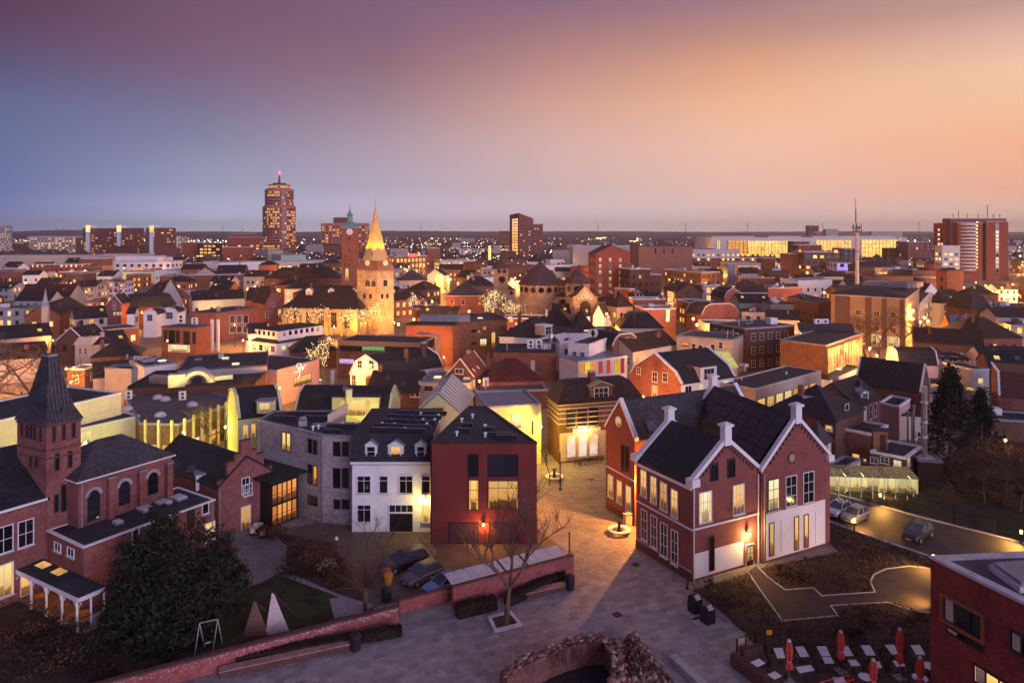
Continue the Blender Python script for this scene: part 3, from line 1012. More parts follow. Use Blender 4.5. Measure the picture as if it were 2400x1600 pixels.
# --- monastery: stepped gable wing
gw=Bld('red brick wing with a stepped gable facing the garden',rect((511,1140),(637,1101),5.3,13),5.3,BR_RED,'brick_wing')
gw.gable(2.3,TL_DARK,False)
a_,b_,d_,n_=gw.n(0)
b=MB()
Lg=(b_-a_).length
stp=[(0,-.2),(0,.5),(.16,.5),(.16,2.1),(.30,2.1),(.30,2.7),(.4,2.7),(.4,3.9),(.6,3.9),(.6,2.7),(.70,2.7),(.70,2.1),(.84,2.1),(.84,.5),(1,.5),(1,-.2)]
d3,n3=Vector((d_.x,d_.y,0)),Vector((n_.x,n_.y,0))
cols=[(0,.16,.5),(.16,.30,2.1),(.30,.4,2.7),(.4,.6,3.9),(.6,.7,2.7),(.7,.84,2.1),(.84,1,.5)]
for t0,t1,h in cols:
    p0,p1=gw.place(0,t0*Lg,5.1),gw.place(0,t1*Lg,5.1)
    b.prism([p0+n3*.06,p1+n3*.06,p1-n3*.34,p0-n3*.34],[v+Vector((0,0,h+.2)) for v in (p0+n3*.06,p1+n3*.06,p1-n3*.34,p0-n3*.34)],BR_RED)
    b.prism([v+Vector((0,0,h+.2)) for v in (p0+n3*.1,p1+n3*.1,p1-n3*.38,p0-n3*.38)],[v+Vector((0,0,h+.3)) for v in (p0+n3*.1,p1+n3*.1,p1-n3*.38,p0-n3*.38)],BR_DARK)
b.build('stepped_gable',gw.root)
gw.wpx(0,*M1(1975,1292),*M1(2028,1395),nv=1,nh=1,proud=.065);gw.wpx(0,*A1(1968,140),*A1(2038,300),nv=1,nh=1,pane=LW,proud=.065)
gw.wpx(0,*A1(1990,-45),*A1(2050,20),nv=1,nh=1,proud=.065)
rg2=math.atan2(.53,.85)
dq=at(M1(1665,1385),74.5)
dormer(gw.root,dq,1.5,1.6,2.2,math.atan2(-.49,-.87)+math.pi+math.radians(0),TRIM,ZINC,GL,TRIM,nv=1,flat=True)
for px in (M1(1440,1190),M1(1555,1215),M1(1830,1290)):
    q=at(px,75.5)
    b=MB();b.slab([q+Vector(v) for v in ((-.45,-.3,-.2),(.35,-.5,-.2),(.5,.2,.35),(-.3,.4,.35))],.1,GLB)
    b.build('skylight',gw.root)
# --- the glazed entrance
gl=Bld('glazed entrance hall lit warm orange between brick wing and grey house',rect(A2(130,300),A2(345,213),0,6),4.9,DARKM,'entrance_hall')
for k in range(5):
    for r in range(2):
        gl.window(0,.33+k*.62,.15+r*2.2,.56,2.05,LO,DARKM,0,1,False)
b=MB()
pl=offset(gl.p,-.9)
b.poly(pl,4.9,5.15,DARKM)
b.build('canopy_roof',gl.root)
# --- grey brick house
F0,F1,F2=V2(g(M2(20,820),9.3)),V2(g(M2(540,942),9.3)),V2(g(M2(820,958),9.3))
grey=Bld('grey mottled brick house with angled front and dark flat roof',[F0,F1,F2,V2(g(M2(955,842),9.3)),V2(g(M2(578,842),9.3)),V2(g(M2(735,742),9.3)),V2(g(M2(142,746),9.3))],9.3,BR_GREY,'grey_brick_house')
grey.flat(FELT,ZINC,.12,.3)
gy=dict(nv=0,nh=0,frame=WOODD,sill=False)
grey.wpx(0,*M2(216,912),*M2(245,1060),pane=LY,**gy);grey.wpx(0,*M2(254,920),*M2(282,1075),pane=LY,**gy)
for x0,x1,y0,y1 in ((430,456,968,1082),(472,498,980,1094),(430,456,1176,1335),(472,498,1186,1348)):
    grey.wpx(0,*M2(x0,y0),*M2(x1,y1),pane=LO if (x0,y0) == (472,1186) else GL,**gy)
grey.wpx(0,*A2(432,34),*A2(460,112),**gy);grey.wpx(0,*A2(474,42),*A2(500,122),**gy)
for y0,y1 in ((996,1106),(1206,1366)):
    for x0,x1 in ((638,685),(708,752)):grey.wpx(1,*M2(x0,y0),*M2(x1,y1),**gy)
for x0,x1 in ((640,685),(708,755)):grey.wpx(1,*A2(x0,68),*A2(x1,144),**gy)
b=MB()
p0,p1,p2=g(M2(585,842),9.3),g(M2(735,745),9.3),g(M2(955,842),9.3)
b.poly([(p0.x,p0.y),(p0.x+.25,p0.y+.05),(p1.x+.25,p1.y),(p1.x,p1.y)],9.3,10.3,PL_CREAM)
b.build('terrace_wall',grey.root)
def rack(parent,z,pa,pb,dep=.55,rise=.32,name='solar_panel',m=GLB):
    a,c=g(pa,z),g(pb,z)
    d=(c-a).normalized()
    nb=Vector((-d.y,d.x,0))
    b=MB()
    u=Vector((0,0,1))
    b.slab([a+u*.12-nb*dep,c+u*.12-nb*dep,c+u*(.12+rise),a+u*(.12+rise)],.04,m)
    b.bar(a+u*(.16+rise),c+u*(.16+rise),.035,STEEL,4)
    n=max(2,int((c-a).length/1.2))
    for k in range(n+1):
        q=a.lerp(c,k/n)
        b.bar(q,q+u*(.14+rise),.025,STEEL,4)
    return b.build(name,parent)
def vent(parent,z,px,h=.5,r=.1,m=None,name='roof_vent'):
    q=g(px,z)
    b=MB();b.lathe(q,[(r,0),(r,h*.7),(r*2,h*.75),(r*1.9,h),(.02,h*1.1)],m or TRIM,8)
    return b.build(name,parent)
PANEL=plain('solar_glass',(.012,.014,.022),.25,.15,1.0,0,.5)
for xa,ya,xb,yb in ((265,778,650,782),(140,812,330,818),(395,812,610,815),(620,880,845,884),(560,922,690,926)):
    rack(grey.root,9.3,M2(xa,ya),M2(xb,yb),m=PANEL)
for x,y in ((465,900),(510,890),(705,868),(820,868),(880,882)):vent(grey.root,9.3,M2(x,y))
grey.sky(M2(515,866),9.3,1.6,.8)
q=g(M2(382,862),9.3)
b=MB();b.box(q,.9,.7,.6,STEEL,.3);b.lathe((q.x,q.y,q.z+.6),[(.35,0),(.45,.2),(.3,.4),(.02,.5)],STEEL,10)
b.build('roof_fan',grey.root)
# --- white house
wh=Bld('white rendered house with three roof dormers and dark garage door',rect(M2(782,1152),M2(1424,1152),7.3,11.4),7.3,PL_WHITE,'white_house')
wh.profile([(0,0),(.075,2.5),(1,2.52)],TL_DARK,True,trim=TRIM)
wh.roofz=9.95
b=MB()
q0=offset(wh.p,.9)
b.poly([(wh.p[0].x+.1,wh.p[0].y+.95),(wh.p[1].x-.1,wh.p[1].y+.95),(wh.p[2].x-.1,wh.p[2].y-.1),(wh.p[3].x+.1,wh.p[3].y-.1)],9.75,9.952,FELT)
b.build('flat_roof',wh.root)
b=MB()
b.poly([(wh.p[0].x-.12,wh.p[0].y-.25),(wh.p[1].x,wh.p[1].y-.25),(wh.p[1].x,wh.p[1].y-.003),(wh.p[0].x-.12,wh.p[0].y-.003)],7.05,7.3,TRIM)
b.build('cornice',wh.root)
for xa,ya,xb in ((935,908,1170),(1175,915,1390),(980,876,1200),(1205,886,1428),(1035,838,1240),(1255,848,1472),(1090,800,1290),(1305,808,1515),(1145,765,1335),(1350,772,1560)):
    rack(wh.root,9.95,M2(xa,ya),M2(xb,ya+4),.5,.3,m=PANEL)
for x,y in ((1025,905),(1215,905),(1130,868),(1105,832),(1395,866),(1460,832),(1490,795),(1345,780),(1365,832),(1030,862)):vent(wh.root,9.95,M2(x,y),.4,.08)
wk=dict(nv=1,nh=1,top=.27)
for x0,x1 in ((833,932),(1010,1075),(1175,1278),(1356,1420)):wh.wpx(0,*M2(x0,1276),*M2(x1,1408),**{**wk,'nv':1 if x1-x0 > 80 else 0})
wh.wpx(0,*A2(833,118),*A2(934,250),**wk);wh.wpx(0,*A2(1358,118),*A2(1418,250),pane=LY,nv=0,nh=1,top=.2)
wh.wpx(0,*A2(1092,182),*A2(1280,332),pane=plain('garage_black',(.012,.012,.014),.5,.2),nv=0,nh=0,sill=False,name='garage_door')
wh.wpx(0,*A2(1092,118),*A2(1280,170),nv=3,nh=0,sill=False)
for x,ww,pm_ in ((940,1.25,GL),(1142,1.65,LW),(1345,1.2,GL)):
    q=at(M2(x,1128),wh.p[0].y+.12)
    dormer(wh.root,q,ww,1.45,1.0,0,TRIM,ZINC,pm_,TRIM,.45,0)
# --- claret cube
cb=Bld('claret red modern block with large lit window and two garage doors',[V2(g(M2(1427,1002),10.05)),V2(g(M3(203,1002),10.05)),Vector((-3.1,85.8)),Vector((-5.2,85.8))],10.05,BR_CUBE,'red_block_house')
cb.flat(FELT,DARKM,.1,.25)
ck=dict(frame=DARKM,sill=False)
cb.wpx(0,*M2(1738,1102),*M2(1814,1270),nv=0,nh=1,top=.6,**ck);cb.wpx(0,*M2(1900,1102),*M3(46,1272),nv=2,nh=1,top=.6,**ck)
SHOPI=lit('lit_window_room',(1.0,.50,.12),1.15,.8,1.1)
cb.wpx(0,*M2(1740,1308),*A2(1816,150),nv=0,nh=2,pane=SHOPI,**ck);cb.wpx(0,*M2(1900,1310),*A3(46,140),nv=2,nh=1,top=.25,pane=SHOPI,**ck)
GAR=brick('garage_slats',(.10,.05,.045),(.09,.045,.04),(.05,.03,.028),9,.12,.7,.1,.012)
for x0,f1,x1 in ((1582,A2,1815),(1908,A3,44)):
    cb.wpx(0,*A2(x0,268),*f1(x1,420),pane=GAR,nv=0,nh=0,name='garage_door',**ck)
for xa,ya,xb in ((1650,915,1755),(1690,870,1770),(1850,905,1950),(1900,950,2091),(1960,970,2130)):rack(cb.root,10.05,M2(xa,ya),M2(xb,ya+3),.5,.3,m=PANEL)
for x,y in ((1640,945),(1680,835),(1768,800),(1872,955),(1870,888)):vent(cb.root,10.05,M2(x,y))
t,z=cb.edge_hit(0,A2(1858,266))
wall_lamp(cb,0,t,z,330,'small warm lamp on the wall of the claret block between its garage doors')
wall_lamp(cb,1,8.5,5.0,3400,'unseen orange lamp added on the alley side of the claret block',LAMPC,.8)  # hidden lamp added to brighten the alley paving
# --- school
B0=V2(g((1622,1364)))
wv,vv,nv_=Vector((.885,.465)),Vector((-.467,.884)),Vector((.465,-.885))
Aq=B0+vv*8.0
ssL=Bld('large red brick school with white stepped copings, three gables and a solar roof',[Aq,B0,B0+wv*8.27,Aq+wv*8.27],8.7,BR_SCHOOL,'school')
VG=(TRIM,.5,.28)
ssL.profile([(0,0),(.5,3.3),(1,0)],TL_DARK,True,verge=VG)
Fa,Fb=B0+wv*8.27+nv_*.35,B0+wv*17.6+nv_*.35
bv=Vector((-4.1,14.6))
ssR=Bld(None,[Fa+bv,Fa,Fb,Fb+bv],8.7,BR_SCHOOL,root=ssL.root)
ssR.profile([(0,0),(.5,4.35),(1,0)],TL_DARK,True,verge=VG)
a0,a1=Vector((10.6,80.3)),Vector((12.95,75.2))
ssT=Bld(None,[a0,a1,a1+wv*17.2,a0+wv*17.2],9.2,BR_SCHOOL,root=ssL.root)
ssT.profile([(0,0),(.5,3.35),(1,0)],TL_GREY,False,verge=VG)
def pedestal(q,z,h=1.5,w=.8):
    b=MB()
    r=math.atan2(wv.y,wv.x)
    b.box((q.x,q.y,z-.6),w,w*.8,h+.4,TRIM,r)
    b.box((q.x,q.y,z+h-.2),w+.3,w*.8+.3,.18,TRIM,r)
    p=[(q.x+(x*math.cos(r)-y*math.sin(r))*(w/2+.15),q.y+(x*math.sin(r)+y*math.cos(r))*(w/2+.1),z+h-.02) for x,y in ((-1,-1),(1,-1),(1,1),(-1,1))]
    b.prism(p,[Vector((q.x,q.y,z+h+.25)).lerp(Vector(v),.15)+Vector((0,0,.0)) for v in p],TRIM)
    return b.build('chimney',ssL.root)
pedestal(B0+wv*4.13-nv_*.1,12.2,1.3);pedestal(Aq+wv*4.13+nv_*.1,12.2,1.1)
pedestal((Fa+Fb)/2-nv_*.1,13.2,1.2);pedestal((Fa+Fb)/2+bv+nv_*.1,13.2,1.1,.8)
for q in (B0+wv*.1,Aq+wv*.1):
    b=MB();b.box((q.x,q.y,8.5),.9,.9,.7,TRIM,math.atan2(wv.y,wv.x));b.build('kneeler',ssL.root)
q=Fb-wv*.2
b=MB();b.box((q.x,q.y,8.3),.8,.8,.6,TRIM,math.atan2(wv.y,wv.x));b.build('kneeler',ssL.root)
def band(bd,e,z,h,m=None,out=.07,t0=0.0,t1=None,name='string_course'):
    a,b_,d,n=bd.n(e)
    t1=(b_-a).length if t1 is None else t1
    p0,p1=a+d*t0,a+d*t1
    b=MB()
    b.poly([p0+n*.003,p0+n*out,p1+n*out,p1+n*.003][::-1] if False else [p0+n*out,p1+n*out,p1+n*.003,p0+n*.003],z,z+h,m or TRIM)
    return b.build(name,bd.root)
band(ssL,0,8.15,.5,TRIM,.18,name='cornice');band(ssL,0,4.55,.16);band(ssL,0,.8,.14,CONC);band(ssL,1,4.55,.16);band(ssL,0,.0,.78,BR_DARK,.05,name='plinth')
sk=dict(nv=1,nh=2,frame=TRIM)
for x0,y0,x1,y1 in ((1057,1222,1098,1442),(1136,1268,1181,1498),(1216,1320,1265,1560),(1305,1375,1353,1615)):ssL.wpx(0,*M3(x0,y0),*M3(x1,y1),pane=LW,**sk)
for x0,y0,x1,y1 in ((1060,150,1104,408),(1138,196,1184,470),(1218,250,1267,545),(1305,312,1355,610)):ssL.wpx(0,*A3(x0,y0),*A3(x1,y1),**sk)
for x0,y0,x1,y1 in ((1622,1172,1678,1300),(1762,1142,1818,1270)):ssL.wpx(1,*M3(x0,y0),*M3(x1,y1),nv=0,nh=0,frame=DARKM,sill=False,arch=True)
for x0,y0,x1,y1 in ((1530,25,1624,236),(1805,-40,1891,172)):ssL.wpx(1,*A3(x0,y0),*A3(x1,y1),pane=LPALE if x0 < 1600 else LW,nv=2,nh=2,frame=TRIM)
WHP=plain('white_plaster_panel',(.86,.83,.82),.85,.07,.6)
def wallpanel(bd,e,ts,m,out=.03,name='wall_panel'):
    a,b_,d,n=bd.n(e)
    b=MB()
    pts=[bd.place(e,t,z) for t,z in ts]
    n3=Vector((n.x,n.y,0))
    b.prism([p+n3*.002 for p in pts],[p+n3*out for p in pts],m)
    return b.build(name,bd.root)
wallpanel(ssL,1,[(.25,.25),(6.15,.25),(6.15,2.45),(.25,2.45)],WHP)
slit(ssL,1,1628,380,638,A3,17,frame=plain('oxblood_paint',(.13,.03,.025),.6,.15)).location+=Vector((nv_.x,nv_.y,0))*.03
ssL.wpx(1,*A3(1912,445),*A3(1968,636),pane=WOODD,nv=0,nh=0,frame=TRIM,sill=False,name='door');ssL.wpx(1,*A3(1916,452),*A3(1966,555),pane=LY,nv=1,nh=1,frame=WOODD,sill=False,name='door_window',proud=.04)
for k,(x0,y0,x1,y1) in enumerate(((2,1315,88,1532),(146,1285,228,1502),(288,1255,370,1474))):ssR.wpx(1,*M4(x0,y0),*M4(x1,y1),pane=LPALE if k == 0 else GL,nv=1,nh=2,frame=WOODD if k == 0 else TRIM)
wallpanel(ssR,1,[(.5,.2),(8.6,.2),(8.6,4.55),(.5,4.55)],WHP)
for x,y0,y1,pn in ((26,262,518,LY),(229,218,470,LW),(308,200,450,LW)):
    o=ssR.wpx(1,*A4(x-14,y0),*A4(x+14,y1),nv=0,nh=0,frame=plain('oxblood_paint',(.13,.03,.025)),sill=False,pane=pn,proud=.035)
for x0,x1,yt,yb in ((40,104,228,492),(155,250,195,470),(300,383,168,425)):
    t0,zt=ssR.edge_hit(1,A4(x0,yt));t1,zb=ssR.edge_hit(1,A4(x1,yb))
    b=MB()
    a,b_,d,n=ssR.n(1)
    d3,n3,zz=Vector((d.x,d.y,0)),Vector((n.x,n.y,0)),Vector((0,0,1))
    q=ssR.place(1,(t0+t1)/2,zt-.35)
    r=(t1-t0)/2
    for i in range(7):
        pr=[q+d3*math.cos(x)*rr+zz*math.sin(x)*rr*.45 for x,rr in ((i*math.pi/7,r),(i*math.pi/7,r+.09),((i+1)*math.pi/7,r+.09),((i+1)*math.pi/7,r))]
        b.prism([p+n3*.03 for p in pr],[p+n3*.08 for p in pr],WHP)
    p0,p1=ssR.place(1,t1,zb),ssR.place(1,t1,zt-.35)
    b.prism([p0+n3*.03,p0+d3*.09+n3*.03,p1+d3*.09+n3*.03,p1+n3*.03],[p0+n3*.08,p0+d3*.09+n3*.08,p1+d3*.09+n3*.08,p1+n3*.08],WHP)
    b.build('blind_arch',ssL.root)
t,z=ssR.edge_hit(1,M4(195,1123))
def disc(bd,e,t,z,r,m,ring=None,name='round_window',out=.04):
    a,b_,d,n=bd.n(e)
    q=bd.place(e,t,z)
    d3,n3,zz=Vector((d.x,d.y,0)),Vector((n.x,n.y,0)),Vector((0,0,1))
    b=MB()
    pts=[q+(d3*math.cos(i*math.pi/10)+zz*math.sin(i*math.pi/10))*r for i in range(20)]
    b.prism([p+n3*.002 for p in pts],[p+n3*out for p in pts],m)
    o=b.build(name,bd.root)
    if ring:
        b=MB()
        for i in range(20):
            a0,a1=i*math.pi/10,(i+1)*math.pi/10
            pr=[q+(d3*math.cos(x)+zz*math.sin(x))*rr for x,rr in ((a0,r),(a0,r+.14),(a1,r+.14),(a1,r))]
            b.prism([p+n3*.002 for p in pr],[p+n3*(out+.03) for p in pr],ring)
        b.build('frame',o)
    return o
disc(ssR,1,t,z,.42,plain('tan_board',(.42,.27,.18),.8,.1),BR_DARK)
t,z=ssT.edge_hit(0,M3(872,828));disc(ssT,0,t,z,.45,LY,TRIM)
for x in (909,942):slit(ssT,0,x,1015+(x-909)*.5,1240,M3,13)
for x0,y0,x1,y1 in ((787,1262,828,1452),(862,1305,899,1500),(934,1345,974,1570)):ssT.wpx(0,*M3(x0,y0),*M3(x1,y1),pane=LW,nv=1,nh=2,arch=False)
band(ssT,0,4.7,.14);band(ssT,0,0,.7,BR_DARK,.05,name='plinth')
# corbel blocks under the copings
for bd,e,A_,Bp,z0,rise in ((ssR,1,Fa,Fb,8.7,4.35),(ssL,1,B0,B0+wv*8.27,8.7,3.3)):
    b=MB()
    a,b_,d,n=bd.n(e)
    L=(b_-a).length
    for k in range(22):
        t=(k+.5)/22
        h=rise*(1-abs(2*t-1))-.55
        if h < .1:continue
        q=bd.place(e,t*L,z0+h)
        b.box((q.x+n.x*.06,q.y+n.y*.06,q.z),.16,.12,.3,BR_DARK,math.atan2(d.y,d.x))
    b.build('corbels',ssL.root,kind='stuff')
# solar panels on the left slope of the large gable roof
sr=(Fb-Fa).length/2
half=(Fb-Fa)/2
ridge0=Vector((*((Fa+Fb)/2),8.7+4.35));eave0=Vector((*Fa,8.7))
bv3=Vector((bv.x,bv.y,0))
def slope(s,t):return eave0.lerp(ridge0,t)+bv3*s
nrm=(ridge0-eave0).cross(bv3).normalized()
if nrm.z < 0:nrm=-nrm
pm_=None
for i in range(8):
    for j in range(4):
        if (j == 0 and i > 4) or (j == 1 and i > 6):continue
        s0,s1=.05+i*.108,.05+(i+1)*.108-.006
        t0,t1=.10+j*.205,.10+(j+1)*.205-.012
        b=MB()
        b.slab([slope(s0,t0)+nrm*.32,slope(s1,t0)+nrm*.32,slope(s1,t1)+nrm*.32,slope(s0,t1)+nrm*.32] if (slope(s1,t0)-slope(s0,t0)).cross(slope(s0,t1)-slope(s0,t0)).z > 0 else [slope(s0,t0)+nrm*.32,slope(s0,t1)+nrm*.32,slope(s1,t1)+nrm*.32,slope(s1,t0)+nrm*.32],.05,PANEL)
        b.build('solar_panel',ssL.root)
for px,dd in ((M3(1150,865),76.5),(M3(1500,888),79.5)):
    q=at(px,dd)
    b=MB();b.slab([q+Vector(v) for v in ((-.5,-.35,-.45),(.45,.15,-.45),(.2,.55,.45),(-.75,.05,.45))],.1,GLB)
    b.build('skylight',ssL.root)
wall_lamp(ssL,1,6.6,3.1,620,'bright warm lamp beside the white-walled door of the brick school',(1.0,.58,.17))
wall_lamp(ssT,1,.75,5.2,8000,'orange lamp on the school wing in the gap beside the front block',LAMPC,1.1)
# down pipes of the school
for bd,e,t in ((ssL,1,.12),(ssL,1,8.0),(ssR,1,.12),(ssT,0,.15)):
    q=bd.place(e,t,0);a,b_,d,n=bd.n(e)
    b=MB();b.bar((q.x+n.x*.12,q.y+n.y*.12,.02),(q.x+n.x*.12,q.y+n.y*.12,8.4),.06,TRIM if bd is ssL else ZINC,6)
    b.build('down_pipe',ssL.root)
# --- corner shop with mansard roof and posters
shop=Bld('corner shop house with striped brick, mansard roof and bright posters in the windows',para(M3(290,615),M3(380,690),M3(1060,640),7.9),7.9,BR_BROWN,'corner_shop')
shop.rings([(1.3,2.4),(2.0,2.7)],TL_BROWN,FELT,.3,trim=plain('ochre_cornice',(.55,.45,.25),.7,.1))
for z in (5.2,5.9,6.6,7.2):
    for e in (0,1):band(shop,e,z,.12,COPE,.05)
wallpanel(shop,1,[(.15,.2),(7.4,.2),(7.4,4.0),(.15,4.0)],PL_CREAM,.06,'shop_front')
for x0,x1,y0,y1 in ((448,512,738,862),(540,606,728,856),(632,696,718,850)):shop.wpx(1,*M3(x0,y0),*M3(x1,y1),nv=1,nh=1,frame=DARKM,top=.3)
POST=[]
for k,(c1,c2,c3) in enumerate((((.9,.82,.6),(.85,.5,.45),(.75,.75,.72)),((.8,.85,.75),(.9,.6,.55),(.85,.8,.6)),((.85,.85,.8),(.9,.25,.12),(.8,.75,.7)))):
    m,nt,bb=newmat('poster_print_'+'abc'[k])
    n=noise(nt,pos(nt),1.1,2)
    c=cramp(nt,n.outputs[0],[c1,c3,c2,c1],[.35,.48,.56,.66])
    link(nt,c,bb.inputs['Emission Color']);bb.inputs['Emission Strength'].default_value=.75
    bb.inputs['Base Color'].default_value=(.3,.3,.3,1)
    POST.append(m)
for k,(x0,x1,y0,y1) in enumerate(((450,512,952,1108),(542,606,945,1102),(634,696,938,1096))):shop.wpx(1,*M3(x0,y0),*M3(x1,y1),pane=POST[k],nv=0,nh=0,frame=TRIM,proud=.065,name='poster_window')
q=shop.place(1,shop.edge_hit(1,M3(732,650))[0],7.9)
a_,b_,d_,n_=shop.n(1)
dormer(shop.root,q+Vector((0,0,.15))-Vector((n_.x,n_.y,0))*.15,3.3,2.0,1.4,math.atan2(d_.y,d_.x),BR_BROWN,plain('ochre_cornice',(.55,.45,.25)),GL,TRIM,.55,2)
shop.chimney((shop.c.x-.5,shop.c.y-1),.8,1.2,10.5)
# shop sign board: flat lettering on the pale board over the posters
def text_obj(name,txt,loc,rz,size,m,parent=None,tilt=90,ext=.015,align='CENTER'):
    cu=bpy.data.curves.new(name,'FONT')
    cu.body=txt;cu.size=size;cu.extrude=ext;cu.align_x=align
    cu.materials.append(m)
    o=bpy.data.objects.new(name,cu)
    COL.objects.link(o)
    me=bpy.data.meshes.new_from_object(o.evaluated_get(bpy.context.evaluated_depsgraph_get()))
    bpy.data.objects.remove(o)
    o=bpy.data.objects.new(name,me)
    COL.objects.link(o)
    o.rotation_euler=(math.radians(tilt),0,rz)
    if parent is not None:
        o.parent=parent;o.location=Vector(loc)-worldloc(parent)
    else:o.location=loc
    return o
t,z=shop.edge_hit(1,M3(610,893))
q=shop.place(1,t,z-.12)+Vector((n_.x,n_.y,0))*.12
wallpanel(shop,1,[(t-2.0,z-.25),(t+2.0,z-.25),(t+2.0,z+.22),(t-2.0,z+.22)],TRIM,.1,'sign_board')
text_obj('sign_lettering','SPAR & TREE',q,math.atan2(d_.y,d_.x),.36,plain('sign_green',(.05,.09,.05),.6,.1),shop.root)
wall_lamp(shop,1,3.6,4.7,620,'orange lamp over the poster windows of the corner shop',(1.0,.5,.12),.7)
# --- yellow-lit building behind the cube
yb=Bld('yellow-green lit plain building behind the claret block',rect(M2(1885,716),M3(238,692),7.9,9),7.9,PL_LEMON,'rendered_house')
yb.flat(BLUEROOF,ZINC,.2)
yb.wpx(0,*M3(0,775),*M3(78,880),pane=LPALE,nv=1,nh=3,frame=TRIM);slit(yb,0,168,810,930,M3,6)
wall_lamp(yb,0,(yb.p[1]-yb.p[0]).length-.6,5.6,2800,'yellow lamp on the corner of the yellow-green building',(1.0,.62,.06),2.2)
# --- near right building
nb_=Bld('dark red brick building with orange window frame cut by the right edge',[V2(g((2181,1306),10)),V2(g((2440,1433),10)),V2(g((2440,1433),10))+Vector((16,0)),V2(g((2181,1306),10))+Vector((16,1.4))],10,BR_NEAR,'modern_brick_building')
nb_.flat(FELT2,COPE,.12,.55)
OCHRE=plain('orange_window_frame',(.34,.11,.045),.55,.15)
def thickwin(bd,e,p0,p1,pane,fm,fr=.18,bars=(.33,.66),out=.22,curtain=None):
    t0,zt=bd.edge_hit(e,p0);t1,zb=bd.edge_hit(e,p1)
    a,b_,d,n=bd.n(e)
    d3,n3=Vector((d.x,d.y,0)),Vector((n.x,n.y,0))
    def bx(b,ta,tb,za,zb_,o0,o1,m):
        p=[bd.place(e,t,za) for t in (ta,tb)]
        b.prism([p[0]+n3*o1,p[1]+n3*o1,p[1]+n3*o0,p[0]+n3*o0],[v+Vector((0,0,zb_-za)) for v in (p[0]+n3*o1,p[1]+n3*o1,p[1]+n3*o0,p[0]+n3*o0)],m)
    b=MB()
    bx(b,t0,t0+fr,zb,zt,.003,out,fm);bx(b,t1-fr,t1,zb,zt,.003,out,fm);bx(b,t0+fr,t1-fr,zt-fr,zt,.003,out,fm);bx(b,t0+fr,t1-fr,zb,zb+fr,.003,out,fm)
    o=b.build('window',bd.root)
    b=MB()
    bx(b,t0+fr,t1-fr,zb+fr,zt-fr,.004,.03,pane)
    b.build('pane',o)
    b=MB()
    for k in bars:
        t=t0+(t1-t0)*k
        bx(b,t-.04,t+.04,zb+fr,zt-fr,.03,.1,DARKM)
    b.build('mullion',o)
    if curtain:
        b=MB()
        n_f=9
        for k in range(n_f):
            ta=t0+fr+(t1-t0-2*fr)*(curtain[0]+(curtain[1]-curtain[0])*k/n_f)
            tb=t0+fr+(t1-t0-2*fr)*(curtain[0]+(curtain[1]-curtain[0])*(k+1)/n_f)
            bx(b,ta,tb-.01,zb+fr+.05,zt-fr-.05,.031,.04+.03*(k % 2),PL_CREAM)
        b.build('curtain',o)
thickwin(nb_,0,A4(1425,822),A4(1782,1255),GL,OCHRE,.16,(.3,.66),.25,(.03,.3))
thickwin(nb_,0,A4(1455,1085),A4(1765,1330),GL,WOODD,.1,(.33,.66),.06,(.02,.33))
thickwin(nb_,0,A4(1975,1115),A4(2200,1420),GL,WOODD,.12,(.5,),.1,(.05,.4))
thickwin(nb_,0,A4(1680,1395),A4(2010,1760),SHOPI,WOODD,.12,(.33,.66),.1,(.02,.33))
b=MB()
q=[g(A4(1800,645),10.0),g(A4(2060,835),10.0),g(A4(2400,800),10.0),g(A4(2300,610),10.0)]
b.slab([v+Vector((0,0,.35)) for v in (q[0],q[1],q[2],q[3])],.36,COPE)
b.slab([v.lerp(sum(q,Vector())/4,.12)+Vector((0,0,.55)) for v in q],.2,BLUEROOF)
b.build('roof_light',nb_.root)
def gutter_pipe(bd,e,t,z,m=None):
    a,b_,d,n=bd.n(e);q=bd.place(e,t,0)
    b=MB();b.bar((q.x+n.x*.09,q.y+n.y*.09,.02),(q.x+n.x*.09,q.y+n.y*.09,z),.05,m or ZINC,6);b.build('down_pipe',bd.root)
gutter_pipe(wh,0,.12,7.05,TRIM);gutter_pipe(grey,1,.1,9.1);gutter_pipe(grey,0,.2,9.1);gutter_pipe(gw,0,.15,5.0,ZINC);gutter_pipe(ch,0,.25,9.1);gutter_pipe(lw,1,6.0,5.0);gutter_pipe(lw,1,11.9,5.0);gutter_pipe(cb,0,.1,9.9,DARKM)
for x,y in ((240,952),(475,905)):
    q=g(A2(x,y));b=MB();b.lathe((q.x,q.y,.009),[(.42,0),(.42,.05),(.3,.07)],DARKM,12)
    b.build('manhole_cover',None,'round dark %s cover on the garden lawn' % ('left' if x < 300 else 'right'),None,cat='manhole cover')
for k,px in enumerate((M3(650,1302),A3(1010,600),A3(860,1010))):
    q=g(px);b=MB();b.box((q.x,q.y,.009),.7,.7,.012,DARKM,.5);b.build('manhole_cover',None,('square dark manhole cover in the yellow lit street','square manhole cover by the school left wall','square manhole cover in the middle of the plaza')[k],None,cat='manhole cover')
